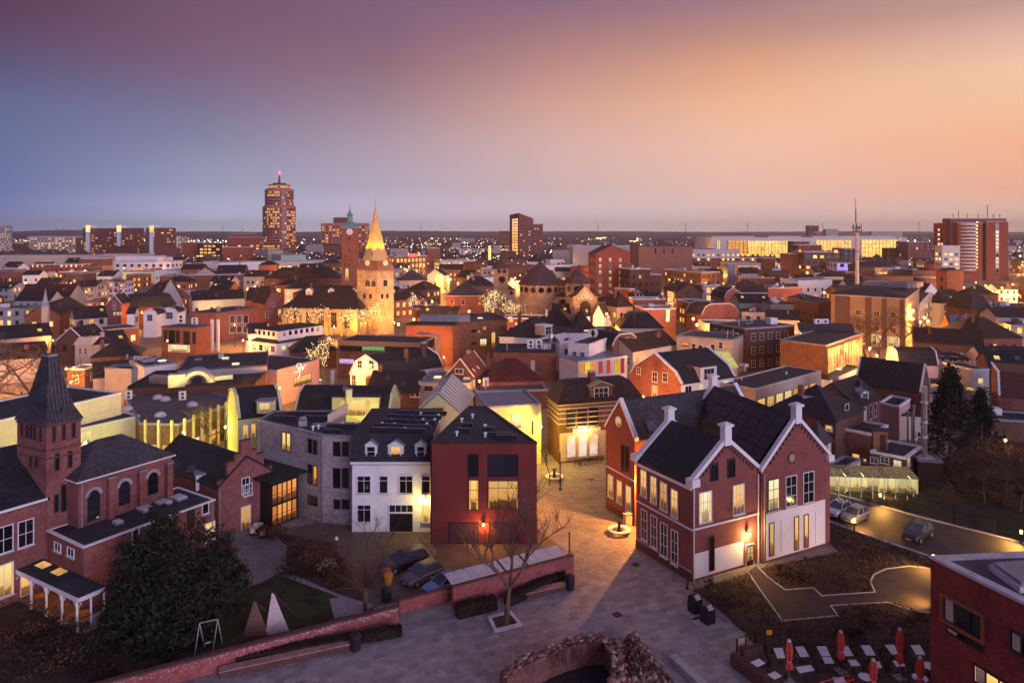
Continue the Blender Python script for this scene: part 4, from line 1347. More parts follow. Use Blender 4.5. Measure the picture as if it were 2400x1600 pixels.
# ================================================================ the town behind the square
VT=(TRIM,.3,.06)
HR=random.Random(3)
def clutter(b,k,roof):
    """chimneys, roof windows, vents and plant boxes on an ordinary roof"""
    p=b.p
    if len(p) != 4:return
    ex,ey=p[1]-p[0],p[3]-p[0]
    W,D=ex.length,ey.length
    if W < 5 or D < 4.5:return
    rz=math.atan2(ex.y,ex.x)
    if k in ('gable','hip','mans','front','prof'):
        hgt=roof[1] if isinstance(roof[1],(int,float)) else 2.6
        for i in range(HR.randint(1,3 if W > 12 else 2)):
            u,v=HR.uniform(.1,.9),HR.choice((.3,.5,.7))
            q=p[0]+ex*u+ey*v
            f=1-abs(v-.5)*2 if k != 'front' else 1-abs(u-.5)*2
            c=MB();w=HR.uniform(.5,.8)
            c.box((q.x,q.y,b.z),w,w*HR.uniform(.7,1.3),hgt*f+HR.uniform(.7,1.5),HR.choice((BR_DARK,BR_RED,BR_BROWN,PL_GREY)),rz);c.build('chimney',b.root)
        if k == 'gable' and b.facing(0):
            n=HR.randint(0,3)
            for i in range(n):
                u,v=(i+HR.uniform(.3,.7))/max(n,1),HR.uniform(.15,.35)
                hw=.42
                d3=Vector((ex.x,ex.y,0))/W;e3=Vector((ey.x,ey.y,hgt*2)).normalized()
                q=Vector((*(p[0]+ex*u+ey*v),b.z+hgt*v*2+.14));up=d3.cross(e3)
                c=MB();c.slab([q-d3*hw-e3*.55+up*.08,q+d3*hw-e3*.55+up*.08,q+d3*hw+e3*.55+up*.08,q-d3*hw+e3*.55+up*.08],.1,HR.choice((GLB,GLB,GLB,LY)));c.build('roof_window',b.root)
    elif k == 'flat':
        for i in range(HR.randint(1,4)):
            q=p[0]+ex*HR.uniform(.12,.88)+ey*HR.uniform(.15,.85)
            c=MB();t=HR.random()
            if t < .45:c.box((q.x,q.y,b.z),HR.uniform(.6,2.2),HR.uniform(.6,1.8),HR.uniform(.5,1.5),HR.choice((PL_GREY,ZINC,FELT2,TRIM)),rz);c.build('roof_box',b.root)
            elif t < .75:c.lathe((q.x,q.y,b.z),[(.12,0),(.12,HR.uniform(.5,1.4)),(.2,1.5),(.02,1.7)],STEEL,7);c.build('roof_vent',b.root)
            else:c.box((q.x,q.y,b.z),1.2,1.2,.3,HR.choice((BLUEROOF,BLUEROOF,LPALE)),rz);c.build('roof_light',b.root)
def hs(label,poly,z,wall,roof,win=None,name='town_house',group=None,**wk):
    b=Bld(label,poly,z,wall,name,group=group)
    k=roof[0]
    if k == 'flat':b.flat(*roof[1:])
    elif k == 'gable':b.gable(roof[1],roof[2],True,verge=roof[3] if len(roof) > 3 else None)
    elif k == 'front':b.gable(roof[1],roof[2],False,verge=roof[3] if len(roof) > 3 else None)
    elif k == 'hip':b.hip(roof[1],roof[2],trim=roof[3] if len(roof) > 3 else None)
    elif k == 'mans':b.rings([(1.1,2.3),(1.9,2.6)],roof[1],FELT)
    elif k == 'rings':b.rings(roof[1],roof[2],roof[3] if len(roof) > 3 else None)
    elif k == 'prof':b.profile(roof[1],roof[2],roof[3],verge=roof[4] if len(roof) > 4 else None)
    clutter(b,k,roof)
    if win:b.auto(win[0],lit_p=win[1],**wk)
    return b
GAMB=[(0,0),(.13,1.9),(.5,3.3),(.87,1.9),(1,0)]
# --- behind the pointed tower
h1=Bld('long cream clad hall with flat roof behind the pointed brick tower',rect(M1(-400,923),M1(990,600),8,11),8,CLAD,'clad_hall')
h1.flat(FELT,TRIM,.2)
h1b=Bld(None,rect(M1(560,911),M1(1140,785),5,4),5,CLAD,root=h1.root)
h1b.flat(FELT,TRIM,.15)
h1b.wpx(0,*M1(672,925),*M1(738,1000),nv=1,nh=0,pane=lit('lit_window_lime',(.85,.8,.25),.8,.3))
ab=Bld('low shop building with grey gravel roof and rows of pale pilasters',[V2(g(M1(1140,850),5)),V2(g(M1(1462,858),5)),V2(g(M1(1985,645),5)),V2(g(M1(1560,560),5)),V2(g(M1(1010,625),5))],5,BR_BROWN,'shop_building')
ab.flat(GRAVELROOF,ZINC,.2)
for e in (0,1):
    a,b_,d,n=ab.n(e)
    L=(b_-a).length
    nn=max(3,int(L/1.9))
    for k in range(nn):
        t=(k+.5)*L/nn
        q=ab.place(e,t,0)
        b=MB();b.box((q.x+n.x*.16,q.y+n.y*.16,0),.3,.3,5.7,PL_LEMON,math.atan2(d.y,d.x))
        b.build('pilaster',ab.root)
    for k in range(nn-1):
        ab.window(e,(k+1)*L/nn,.4,1.1,1.9,random.choice((LW,LPALE,LO,GL)),DARKM,0,0,False)
for x,y in ((1040,735),(1310,785),(1570,700),(1350,655),(1290,640)):
    q=g(M1(x,y),5.0);b=MB();b.lathe(q,[(.8,0),(.8,.2),(.65,.45),(.3,.62),(.02,.68)],plain('skylight_dome',(.55,.55,.62),.3,.1),12);b.build('skylight',ab.root)
def ac_unit(px,z,label,rz=.3,s=1.0,n=1,group=None):
    q=g(px,z)
    r=empty('air_conditioner',q,label,'air conditioner',group)
    for k in range(n):
        b=MB()
        x=k*1.1*s
        c=(q.x+x*math.cos(rz),q.y+x*math.sin(rz),q.z+.1)
        b.box(c,.95*s,.4*s,1.2*s,TRIM,rz)
        b.box((c[0],c[1],q.z+.004),.8*s,.3*s,.1,DARKM,rz)
        o=b.build('casing',r)
        f=MB()
        for zz in (.35,.85):
            cc=Vector((c[0]+math.sin(rz)*.21*s,c[1]-math.cos(rz)*.21*s,q.z+.1+zz*s))
            pts=[cc+Vector((math.cos(rz)*math.cos(i*math.pi/5),math.sin(rz)*math.cos(i*math.pi/5),math.sin(i*math.pi/5)))*.2*s for i in range(10)]
            f.prism([p+Vector((-math.sin(rz),math.cos(rz),0))*.02 for p in pts],[p-Vector((-math.sin(rz),math.cos(rz),0))*.02 for p in pts],DARKM)
        f.build('fan',r)
    return r
ac_unit(M1(1050,650),5.02,'white air conditioner at the far left edge of the gravel roof',.5,1.1)
ac_unit(M1(1490,655),5.02,'white air conditioner at the back edge of the gravel roof',.5,1.1)
st=hs('dark flat store roof carrying bent silver ventilation ducts',rect(M1(1045,552),M1(2085,520),6.3,13),6.3,BR_DARK,('flat',FELT,DARKM))
dk=empty('ventilation_duct',g(M1(1600,520),6.3),'large bent silver ventilation duct on the dark flat store roof','duct')
b=MB()
z=6.45
p=[g(M1(1240,520),z),g(M1(1500,535),z),g(M1(1700,520),z),g(M1(1900,500),z)]
b.bar(p[0]+Vector((0,0,.8)),p[1]+Vector((0,0,.8)),.86,STEEL,4)
b.build('straight_duct',dk)
b=MB();b.bar(p[2]+Vector((.5,.5,.8)),p[3]+Vector((0,0,.8)),.52,STEEL,4);b.build('straight_duct',dk)
b=MB()
c=p[1].lerp(p[2],.55);R_=1.75
d3=(p[2]-p[1]).normalized();n3=d3.cross(Vector((0,0,1)))
rings=[]
for k in range(13):
    t=math.pi*k/12;rad=-d3*math.cos(t)+Vector((0,0,1))*math.sin(t)
    o=c+rad*R_+Vector((0,0,.3))
    rings.append([o+(rad*math.cos(x)+n3*math.sin(x))*.85 for x in [2*math.pi*i/10 for i in range(10)]])
for r0,r1 in zip(rings[:-1],rings[1:]):
    for i in range(10):b.face((r0[i],r0[(i+1) % 10],r1[(i+1) % 10],r1[i]),STEEL)
b.box(c-d3*3.0,2.4,1.9,2.0,STEEL,math.atan2(d3.y,d3.x))
b.build('bent_duct',dk)
b=MB()
for q in p:b.bar(q+Vector((0,0,-.15)),q+Vector((0,0,.6)),.06,DARKM,4)
b.build('support',dk)
hs('wide black roofed store in front of the orange brick block',rect(M1(1450,415),M2(90,375),7.4,15),7.4,PL_GREY,('flat',FELT,FELT2))
hs('pale grey windowless house wall beside the black store roof',rect(M1(1182,385),M1(1442,352),7.2,8),7.2,PL_WHITE,('flat',FELT,ZINC))
hs('grey shed with dark pitched roof behind the cream clad hall',rect(M1(765,468),M1(1075,440),4.4,6),4.4,PL_BEIGE,('gable',2.2,TL_DARK))
hs('low pale grey house with white end wall left of the store',rect(M1(1072,410),M1(1176,386),6.4,6),6.4,PL_GREY,('flat',FELT,ZINC))
hs('flat black roof with a row of white fans behind the grey shed',rect(M1(880,372),M1(1190,378),5.9,7),5.9,PL_GREY,('flat',FELT,ZINC))
for k,x in enumerate((1115,1148,1185)):ac_unit(M1(x,345),5.92,('leftmost','middle','rightmost')[k]+' of three small white fan boxes on the black roof',.1,.9,group='fan boxes on the black roof')
ob=Bld('orange brick block with tall black windows above a lit shop window',para(M1(1320,58),M1(1602,66),M1(1722,48),7.6),7.6,BR_ORANGE,'brick_block')
ob.flat(FELT,FELT2,.3)
for x0,x1,y0,y1 in ((1340,1366,82,176),(1380,1428,85,192),(1440,1466,88,184),(1500,1549,90,202),(1575,1600,95,190)):ob.wpx(0,*M1(x0,y0),*M1(x1,y1),nv=0,nh=0,frame=DARKM,sill=False)
ob.wpx(0,*M1(1375,198),*M1(1550,262),pane=LPALE,nv=5,nh=0,frame=TRIM,sill=False)
ac_unit(M1(1480,30),7.6,'large silver cooling unit left on the orange block roof',.2,2.0)
ac_unit(M1(1590,40),7.6,'white cooling unit right on the orange block roof',.2,1.5)
for k,x in enumerate((1732,1780)):
    q=g(M1(x,130),4)
    r=empty('flue',q,('left','right')[k]+' of two thick white flues beside the orange block','flue','white flues beside the orange block')
    b=MB();b.bar((q.x,q.y,0),(q.x,q.y,zat(M1(0,-5)[1],q.y)),.42,TRIM,8);b.build('pipe',r)
hs('long orange lit brick house wall left of the orange block',rect(M1(625,108),M1(1132,58),6,8),6,BR_ORANGE,('flat',FELT,ZINC),(1,.2),z0=2.6,dx=4)
hs('small cream fronted house with three windows under the orange wall',rect(M1(612,196),M1(745,200),5.2,5),5.2,PL_CREAM,('rings',[(.5,1.5),(2.2,1.8)],PL_CREAM,FELT),(1,0),z0=3.0,dx=1.4,w=.6,h=1.3)
hs('brick house with white edged gable left of the cream front',rect(M1(462,170),M1(690,172),5.6,9),5.6,BR_DARK,('front',3.0,TL_DARK,VT),(1,0),z0=3.2)
hs('black pitched roof right of the cream front',rect(M1(745,200),M1(1050,165),5.2,7),5.2,PL_GREY,('gable',2.2,TL_DARK))
hs('black hipped roof in front of the cream front',rect(M1(740,305),M1(1145,285),4.6,8),4.6,BR_DARK,('hip',3.0,TL_DARK))
hs('small house with pale roof lantern beside the large bare tree',rect(M1(548,405),M1(692,405),3.8,5),3.8,BR_BROWN,('flat',BLUEROOF,TRIM),(1,.6),z0=1.2)
hs('white plastered house wall behind the branches at the far left',rect(M1(-60,160),M1(420,120),6,9),6,PL_BEIGE,('gable',2.5,TL_DARK))
hs('low house roof under the branches at the far left',rect(M1(-150,330),M1(330,300),5,9),5,PL_BEIGE,('gable',2.6,TL_BROWN))
# --- middle left
wl1=Bld('long white house with two bands of small windows and dark roof skirts',rect(M2(168,190),M2(552,128),5.3,11),5.3,PL_WHITE)
wl1.rings([(1.9,1.2)],TL_DARK,FELT)
wl1.auto(1,dx=2.1,w=1.2,h=1.3,lit_p=.5,z0=3.2,lits=(LPALE,LY),margin=.5)
wl2=Bld(None,rect(M2(184,92),M2(546,40),7.95,8.5),7.95,PL_WHITE,root=wl1.root)
wl2.flat(FELT,DARKM,.15)
wl2.auto(1,dx=1.7,w=.9,h=1.0,lit_p=.2,z0=6.7,margin=.5,nv=0,nh=0)
hs('white narrow house with tall dark window left of the long white house',rect(M2(-60,108),M2(92,100),7.0,8),7.0,PL_WHITE,('gable',1.8,TL_DARK),(2,.4),z0=.8,dx=2)
hs('black hipped roof behind the brown office left side',rect(M2(290,262),M2(660,240),4.2,7),4.2,BR_DARK,('hip',3.0,TL_DARK))
sw=Bld('shop with rose lit side wall carrying a white script sign',rect(M2(172,414),M2(517,322),6.4,13),6.4,PL_PINK,'shop')
sw.flat(FELT,ZINC,.15)
def strip(bd,e,p0,p1,m,fm=DARKM,nv=6,label=None,nh=0):return bd.wpx(e,*p0,*p1,pane=m,nv=nv,nh=nh,frame=fm,sill=False,label=label)
strip(sw,0,M2(310,470),M2(450,500),LW)
NEON=glow('neon_white',(1.0,.95,.9),1.8)
t,z=sw.edge_hit(0,M2(335,415));a_,b_,d_,n_=sw.n(0)
q=sw.place(0,t,z)
cu=bpy.data.curves.new('script_sign','CURVE');cu.dimensions='3D';cu.bevel_depth=.055;cu.bevel_resolution=1
def stroke(pts):
    s_=cu.splines.new('NURBS');s_.points.add(len(pts)-1);s_.use_endpoint_u=True;s_.order_u=3
    for p_,(x,y) in zip(s_.points,pts):p_.co=(x,0,y,1)
stroke([(.9,2.1),(.2,2.4),(-.5,1.9),(-.1,1.1),(.35,.5),(-.1,-.3),(-1.0,-.3),(-1.3,.1)])
stroke([(1.2,1.9),(.8,1.2),(.75,.2),(.55,-1.6),(.1,-2.2)]);stroke([(.3,.7),(1.0,.9),(1.5,1.0)])
stroke([(1.5,1.0),(1.35,.2),(1.6,-.1),(2.0,.6),(2.2,1.3),(2.9,1.2)])
cu.materials.append(NEON)
co=bpy.data.objects.new('sign_source',cu);COL.objects.link(co)
dg=bpy.context.evaluated_depsgraph_get()
me=bpy.data.meshes.new_from_object(co.evaluated_get(dg));me.name='script_sign'
bpy.data.objects.remove(co)
part('script_sign',me,sw.root,q+Vector((n_.x,n_.y,0))*.2,math.atan2(d_.y,d_.x),(.85,1,.62))
of=Bld('brown office with green lit window band and violet shop windows below',para(M2(668,168),M2(1342,190),M2(1464,140),8),8,BR_BROWN,'office_building')
of.flat(FELT,plain('brown_fascia',(.36,.2,.12),.7,.1),.1,.35)
for e,x0,x1 in ((0,672,1335),(1,1352,1455)):pass
strip(of,0,M2(690,212),M2(865,255),GL,nv=4);strip(of,0,M2(868,212),M2(1050,262),LG,nv=4);strip(of,0,M2(1055,216),M2(1195,262),GL,nv=3);strip(of,0,M2(1200,220),M2(1335,268),GL,nv=3)
strip(of,0,M2(682,316),M2(800,366),LP,nv=2);strip(of,0,M2(1205,330),M2(1275,384),LP,nv=1);strip(of,0,M2(1280,332),M2(1338,388),LPALE,nv=1)
strip(of,1,M2(1355,190),M2(1452,210),GL,nv=3);strip(of,1,M2(1360,300),M2(1445,350),LW,nv=3)
wallpanel(of,0,[(.1,7.1),((of.p[1]-of.p[0]).length-.1,7.1),((of.p[1]-of.p[0]).length-.1,7.95),(.1,7.95)],plain('brown_fascia',(.36,.2,.12)),.06,'fascia')
for k,x in enumerate((1466,1486)):
    q=g(M2(x,130),8)
    b=MB();b.bar((q.x,q.y,.1),(q.x,q.y,8.1),.3,STEEL,8);b.bar((q.x,q.y,8.1),(q.x-4,q.y+1.5,8.5),.3,STEEL,8);b.build('flue',of.root)
sl=Bld('tall orange lit brick slab with dark roof edge beside the brown office',para(M2(1225,40),M2(1608,48),M2(1657,30),9.3),9.3,BR_ORANGE,'brick_block')
sl.flat(FELT,DARKM,.4)
b=MB();q=g(M2(1545,10),9.4);b.box(q,12,3,1.5,BLUEROOF,.1);b.build('plant_box',sl.root)
o2=hs('brown office with scattered lit windows and glass corner right of the orange slab',rect(M2(1662,12),M2(2052,-4),9.4,14),9.4,BR_BROWN,('flat',FELT,DARKM),name='office_building')
for x0,x1,y0,y1,m in ((1830,1882,155,212,LPALE),(1925,1952,100,225,LW),(1855,1878,55,90,LO),(1760,1800,78,96,GL),(1758,1800,178,200,GL),(1815,1830,85,110,LW)):strip(o2,0,M2(x0,y0),M2(x1,y1),m,nv=2)
a,b_=V2(g(M2(772,434),5)),V2(g(M2(1014,438),5))
o_=Vector((5.6,4.5))*1.9
gh=hs('white gambrel gabled house with dark roof in front of the brown office',[a,b_,b_+o_,a+o_],5,PL_WHITE,('prof',GAMB,TL_DARK,False,VT))
for x0,x1,y0,y1 in ((830,865,330,388),(925,962,330,392),(785,812,448,540),(960,995,458,490)):gh.wpx(0,*M2(x0,y0),*M2(x1,y1),nv=1,nh=1)
gh.chimney((a+o_*.8+(b_-a)*.75),.9,3.2,6.4);gh.chimney(g(M2(920,500),4).xy,.9,1.4,3.5)
a,b_=V2(g(M2(1560,444),5.5)),V2(g(M2(1776,462),5.5))
o_=Vector((2,8.6))
rh=hs('dark brick house with bright red tiled roof and white gable edges',[a,b_,b_+o_,a+o_],5.5,BR_DARK,('front',2.9,TL_RED,(TRIM,.3,.06)))
rh.wpx(0,*M2(1628,396),*M2(1690,438),nv=1,nh=0,pane=GLB);rh.wpx(1,*M2(1750,515),*M2(1785,570),pane=LO,nv=0,nh=0)
for px,dd in ((M2(1768,392),127.5),(M2(1802,370),130)):
    q=at(px,dd);b=MB();b.slab([q+Vector(v) for v in ((.0,-.3,-.1),(.55,.1,-.65),(.5,.45,-.5),(-.05,.05,.05))],.08,TRIM);b.build('skylight',rh.root)
gf=hs('grey stone house with pale flat roof in front of the red tiled roof',rect(M2(1326,512),M2(1746,522),5,9),5,CONC,('flat',BLUEROOF,ZINC))
for x in (1380,1630):gf.wpx(0,*M2(x,540),*M2(x+60,575),nv=1,nh=1,frame=WOODD,pane=LG if 0 else GL)
lr_=hs('long low house with black roof and a row of small white windows',rect(M2(905,588),M2(1322,592),3.7,11),3.7,BR_DARK,('gable',2.6,TL_DARK))
for x in (990,1035,1108,1265,1295):lr_.wpx(0,*M2(x,596),*M2(x+38,624),nv=0,nh=0)
yt=hs('long black roofed house with yellow lit gutter and pale gable end',rect(M2(318,732),M2(1092,740),6.4,7.4),6.4,PL_LEMON,('prof',[(0,0),(.2,1.9),(.5,2.6),(1,0)],TL_DARK,True,(PL_LEMON,.3,.06)))
q=at(M2(812,800),98.3)
dormer(yt.root,q,6.5,2.9,3,0,PL_LEMON,FELT,LY,TRIM,.3,3,flat=True)
yt.chimney(g(M2(757,660),8).xy,.8,1.3,8.2,PL_LEMON);yt.chimney(g(M2(625,640),6).xy,.5,2.6,7.5,STEEL)
pg=hs('pale green lit house with black mansard roof left of the grey brick house',rect(M1(1945,792),M2(215,747),8,8),8,PL_LEMON,('prof',[(0,0),(.2,2.1),(.5,2.7),(.8,2.1),(1,0)],TL_DARK,True,(PL_LEMON,.4,.06)))
for x in (1985,):pg.wpx(0,*M1(x,862),*M1(x+40,965),nv=1,nh=1,pane=LW)
for x in (-40,30,100,150):pg.wpx(0,*M2(x,850-(x > 60)*10),*M2(x+36,950),nv=1,nh=1,pane=LW)
dormer(pg.root,at(M2(70,762),89.4),1.9,1.5,1.6,.05,PL_LEMON,ZINC,LY,TRIM,.2,1,flat=True)
GROOF=glass('roof_glazing',(.16,.26,.34),.12,.6)
gr=Bld('glazed pitched roof of pale blue panes behind the white house',rect(M2(1292,766),M2(1692,772),6.3,12.5),6.3,PL_LEMON,'glass_roof_hall')
gr.gable(2.9,GROOF,False)
b=MB()
for k in range(9):
    t=k/8
    for s in (0,1):
        q0=gr.p[0]+(gr.p[3]-gr.p[0])*t;q1=gr.p[1]+(gr.p[2]-gr.p[1])*t;m_=(q0+q1)/2
        e=q0 if s == 0 else q1
        b.bar((e.x,e.y,6.45),(m_.x,m_.y,9.36),.05,TRIM,4)
q0=(gr.p[0]+gr.p[1])/2;q1=(gr.p[2]+gr.p[3])/2
b.bar((*q0,9.38),(*q1,9.38),.07,DARKM,4)
b.build('glazing_bars',gr.root,kind='stuff')
q=g(M2(1490,745),9.2);b=MB();b.box((q.x,q.y,8.6),1.5,1.2,1.0,plain('yellow_paint',(.75,.6,.08),.7,.1));b.build('yellow_box',gr.root)
hs('wine red hipped roof left of the corner shop',rect(M2(1835,502),M3(270,492),4,10),4,BR_RED,('hip',3.3,TL_WINE))
hs('grey flat roof with vents behind the yellow-green building',rect(M2(1790,590),M3(290,575),3.2,12),3.2,BR_DARK,('flat',FELT2,ZINC))
og=hs('orange brick flat roofed house with roof units in front of the white hipped house',rect(KK(30,1384),KK(800,1390),6,10),6,BR_ORANGE,('flat',FELT,DARKM))
ac_unit(KK(490,1345),6,'grey cooling cabinet on the orange flat roofed house',0,1.6,2)
ac_unit(KK(650,1355),6,'pair of small black-fanned units on the orange flat roofed house',0,.9,2)
vent(og.root,6,KK(735,1345),3.2,.35,STEEL,'flue')
wp=hs('white house with black hipped roof and three small roof windows',para(KK(105,1192),KK(555,1217),KK(905,1142),7),7,PL_WHITE,('hip',4.0,TL_DARK,TRIM))
for x0,x1,y0,y1,m in ((195,240,1282,1345,GL),(312,360,1278,1365,LO),(430,475,1290,1340,GL),(165,178,1300,1345,GL)):wp.wpx(0,*KK(x0,y0),*KK(x1,y1),nv=1,nh=1,pane=m)
for x in (325,368,420):
    q=at(KK(x,1148),164.5);b=MB();b.slab([q+Vector(v) for v in ((-.5,-.3,-.25),(.5,-.3,-.25),(.5,.3,.3),(-.5,.3,.3))],.08,LPALE);b.build('skylight',wp.root)
dormer(wp.root,at(KK(705,1180),161),2.6,2.2,3,.7,PL_GREY,TRIM,GL,TRIM,.2,1,flat=True)
wp.chimney(g(KK(620,1160),8).xy,.9,2.2,8,BR_RED)
wb=hs('white cubic house with plain bright side wall and roof dishes',para(KK(950,1280),KK(1205,1302),KK(1502,1196),8),8,PL_WHITE,('flat',FELT,TRIM))
for x0,x1,y0,y1 in ((1005,1052,1378,1508),(1100,1148,1385,1480)):wb.wpx(0,*KK(x0,y0),*KK(x1,y1),nv=1,nh=1,top=.3)
for k,x in enumerate((1232,1272)):
    q=g(KK(x,1280),8);r=empty('satellite_dish',q,('left','right')[k]+' of two round dishes on the white cubic house','dish','dishes on the white cubic house')
    b=MB();b.bar(q,q+Vector((0,0,1.8)),.06,DARKM,5);b.build('mast',r)
    b=MB();c=q+Vector((0,-.15,2.2));pts=[c+Vector((math.cos(i*math.pi/6)*.75,-.05,math.sin(i*math.pi/6)*.85)) for i in range(12)]
    b.prism([p_+Vector((0,.15,0)) for p_ in pts],pts,COPE);b.build('reflector',r)
wn2=hs('narrow white house with one tall window left of the white cubic house',rect(KK(845,1260),KK(950,1264),7.9,6),7.9,PL_WHITE,('flat',FELT,TRIM))
wn2.wpx(0,*KK(905,1345),*KK(945,1475),nv=1,nh=1)
hs('black flat roofs with pipes between the white houses',rect(KK(560,1272),KK(850,1268),6.4,11),6.4,PL_WHITE,('flat',FELT,ZINC))
hs('dark flat roofed row behind the white cubic house',rect(KK(860,1150),KK(1570,1142),6.6,9),6.6,PL_WHITE,('flat',FELT,DARKM))
bg=hs('brown brick house with rounded gable and three white windows',rect(KK(1500,1302),KK(1800,1268),7,9),7,BR_BROWN,('prof',[(0,0),(.1,1.3),(.28,2.1),(.72,2.1),(.9,1.3),(1,0)],TL_DARK,False,VT))
for x in (1583,1652,1722):bg.wpx(0,*KK(x,1212+abs(x-1652)*.1),*KK(x+35,1300),nv=1,nh=1)
bg.wpx(0,*KK(1650,1370),*KK(1685,1440),nv=1,nh=1)
hs('cream house with orange glowing cornice and brown roof',rect(M3(985,255),M3(1345,190),6,8),6,PL_CREAM,('gable',2.7,TL_BROWN),(1,.2),z0=3)
pv=Bld('small pavilion walled with orange, yellow and red panels',rect(M3(540,338),M3(940,292),5.6,6.5),5.6,TRIM,'pavilion')
pv.flat(BLUEROOF,ZINC,.15)
PC={'o':lit('panel_orange',(1.0,.34,.02),.95,.2,room=False),'y':lit('panel_yellow',(1.0,.66,.04),1.0,.2,room=False),'r':lit('panel_red',(.75,.05,.03),.7,.2,room=False),'w':plain('panel_white',(.7,.66,.62),.7,.1)}
for x0,x1,c in ((552,590,'o'),(597,636,'y'),(640,676,'o'),(704,740,'r'),(744,766,'w'),(770,802,'r'),(806,838,'w'),(842,876,'y'),(884,918,'r'),(922,938,'w')):
    pv.wpx(0,*M3(x0,352-(x0-540)*.11),*M3(x1,432),pane=PC[c],nv=0,nh=0,frame=TRIM,sill=False,name='wall_panel')
a,b_=V2(g(M3(965,442),7)),V2(g(M3(1376,512),7))
o_=Vector((10.5,6.0))
bgb=hs('large red brick gambrel house with broad white edges above the corner shop',[a,b_,b_+o_,a+o_],7,BR_RED,('prof',[(0,0),(.1,1.5),(.5,4.1),(.9,1.5),(1,0)],TL_DARK,False,(TRIM,.45,.12)))
for x0,x1,y0,y1,m in ((1148,1185,420,505,GL),(1235,1268,430,505,GL),(1148,1186,532,635,LW),(1020,1050,385,440,GL)):bgb.wpx(0,*M3(x0,y0),*M3(x1,y1),nv=1,nh=1,pane=m)
wallpanel(bgb,1,[(.1,4.2),(11.9,4.2),(11.9,6.9),(.1,6.9)],PL_WHITE,.05,'white_front')
for k in range(4):bgb.window(1,1.6+k*2.8,4.5,1.3,1.8,LPALE if k % 2 else GL,TRIM,1,1,False,proud=.06)
dormer(bgb.root,at(M3(1608,498),116.5),3.6,2.4,3,.53,TRIM,FELT,GL,TRIM,.2,2,flat=True)
gg=Bld('glowing yellow-green glass roof behind the brick gambrel house',rect(M3(1590,398),M3(1838,378),5.6,6),5.6,PL_BEIGE,'glass_roof_hall')
gg.gable(2.4,lit('lit_roof_glazing',(.75,.68,.22),.75,.25,room=False),True)
fh=Bld('broad flat roofed hall with long row of warm lit windows',para(M3(1690,514),M3(1992,568),M4(434,418),6),6,PL_BEIGE,'flat_hall')
fh.flat(FELT,PL_CREAM,.15)
for x0,x1 in ((2022,2075),(2080,2135)):pass
L_=(fh.p[2]-fh.p[1]).length
for k in range(7):fh.window(1,1.6+k*(L_-2)/7,1.6,(L_-2)/7-.7,2.7,random.choice((LW,LY,LW)),DARKM,2,1,False)
vent(fh.root,6,M3(1890,418),1.3,.5,STEEL,'roof_fan');vent(fh.root,6,M3(1875,495),.5,.1);vent(fh.root,6,M4(150,445),.5,.12)
q8=hs('cream flat roofed house with one glowing yellow balcony',para(M3(1345,132),M3(1802,168),M3(1900,120),8),8,PL_BEIGE,('flat',FELT2,ZINC))
q8.wpx(0,*M3(1382,180),*M3(1445,216),pane=LO,nv=1,nh=0,frame=DARKM)
for x0,y0 in ((1470,195),(1525,205),(1625,200),(1690,180)):q8.wpx(0,*M3(x0,y0),*M3(x0+30,y0+50),nv=0,nh=1)
hs('dark brown flats with white balcony doors right of the cream house',rect(M3(1900,76),M4(216,48),9.4,12),9.4,BR_DARK,('flat',FELT,ZINC),(3,.06),dx=2.4,z0=.8,nv=1)
qc=Bld('brick cube with coloured glowing glass wall on its right side',para(M4(100,166),M4(476,213),M4(776,109),9),9,BR_BROWN,'brick_cube')
qc.flat(FELT,ZINC,.2)
m,nt,bb=newmat('glowing_glass_wall')
tc=pos(nt);n=noise(nt,tc,.28,2.5)
cc=cramp(nt,n.outputs[0],[(.9,.10,.05),(1.0,.45,.12),(1.0,.72,.25),(.9,.6,.1)],[.32,.45,.56,.7])
link(nt,cc,bb.inputs['Emission Color']);bb.inputs['Emission Strength'].default_value=.8;bb.inputs['Base Color'].default_value=(.05,.03,.03,1)
L_=(qc.p[2]-qc.p[1]).length
for k in range(12):qc.window(1,.7+(k+.5)*(L_-1.4)/12,.3,(L_-1.4)/12-.12,8.0,m,DARKM,0,3,False,name='glass_panel')
ac_unit(M4(405,62),9.05,'twin white cooling units on the brick cube roof',.1,1.6,2)
b=MB();b.slab([g(M4(235,55),9.1)+Vector((0,0,1.0)),g(M4(235,55),9.1)+Vector((-2,-6,.1)),g(M4(600,70),9.1)+Vector((0,-6,.1)),g(M4(690,60),9.1)+Vector((0,0,1.0))],.1,FELT);b.build('roof_slope',qc.root)
hs('low wall house washed in red light below the glowing glass wall',rect(M4(500,488),M4(745,385),3.6,5),3.6,PL_WHITE,('flat',DARKM,DARKM))
w_,zr_=ridge_from(M4(715,500),M4(1250,580),6.5,M4(1286,366))
dg_=hs('long black pitched roof with white gable edges behind the stainless flue',rect(M4(715,500),M4(1250,580),6.5,2*w_),6.5,BR_DARK,('gable',zr_-6.5,TL_DARK,VT))
h12=hs('brick villa with broad black hipped roof right behind the school',rect(M4(10,717),M4(553,821),7,9),7,BR_DARK,('hip',3.3,TL_DARK))
dormer(h12.root,at(M4(335,700),96),1.5,1.2,1.5,-.3,TRIM,ZINC,GL,TRIM,.2,1,flat=True)
h12.wpx(0,*M4(472,858),*M4(522,905),pane=LW,nv=0,nh=0)
h12b=hs('red brick house with white doors onto the flat roof terrace',rect(M4(728,702),M4(915,626),7,7),7,BR_RED,('gable',2.6,TL_DARK))
for x0,x1,y0,y1,m in ((738,762,742,800,LY),(778,802,722,815,TRIM),(828,846,700,800,GL),(866,884,685,780,GL)):h12b.wpx(0,*M4(x0,y0),*M4(x1,y1),pane=m,nv=0,nh=1)
dormer(h12b.root,at(M4(792,668),101.5),1.5,1.4,1.5,.4,TRIM,ZINC,GL,TRIM,.3,1)
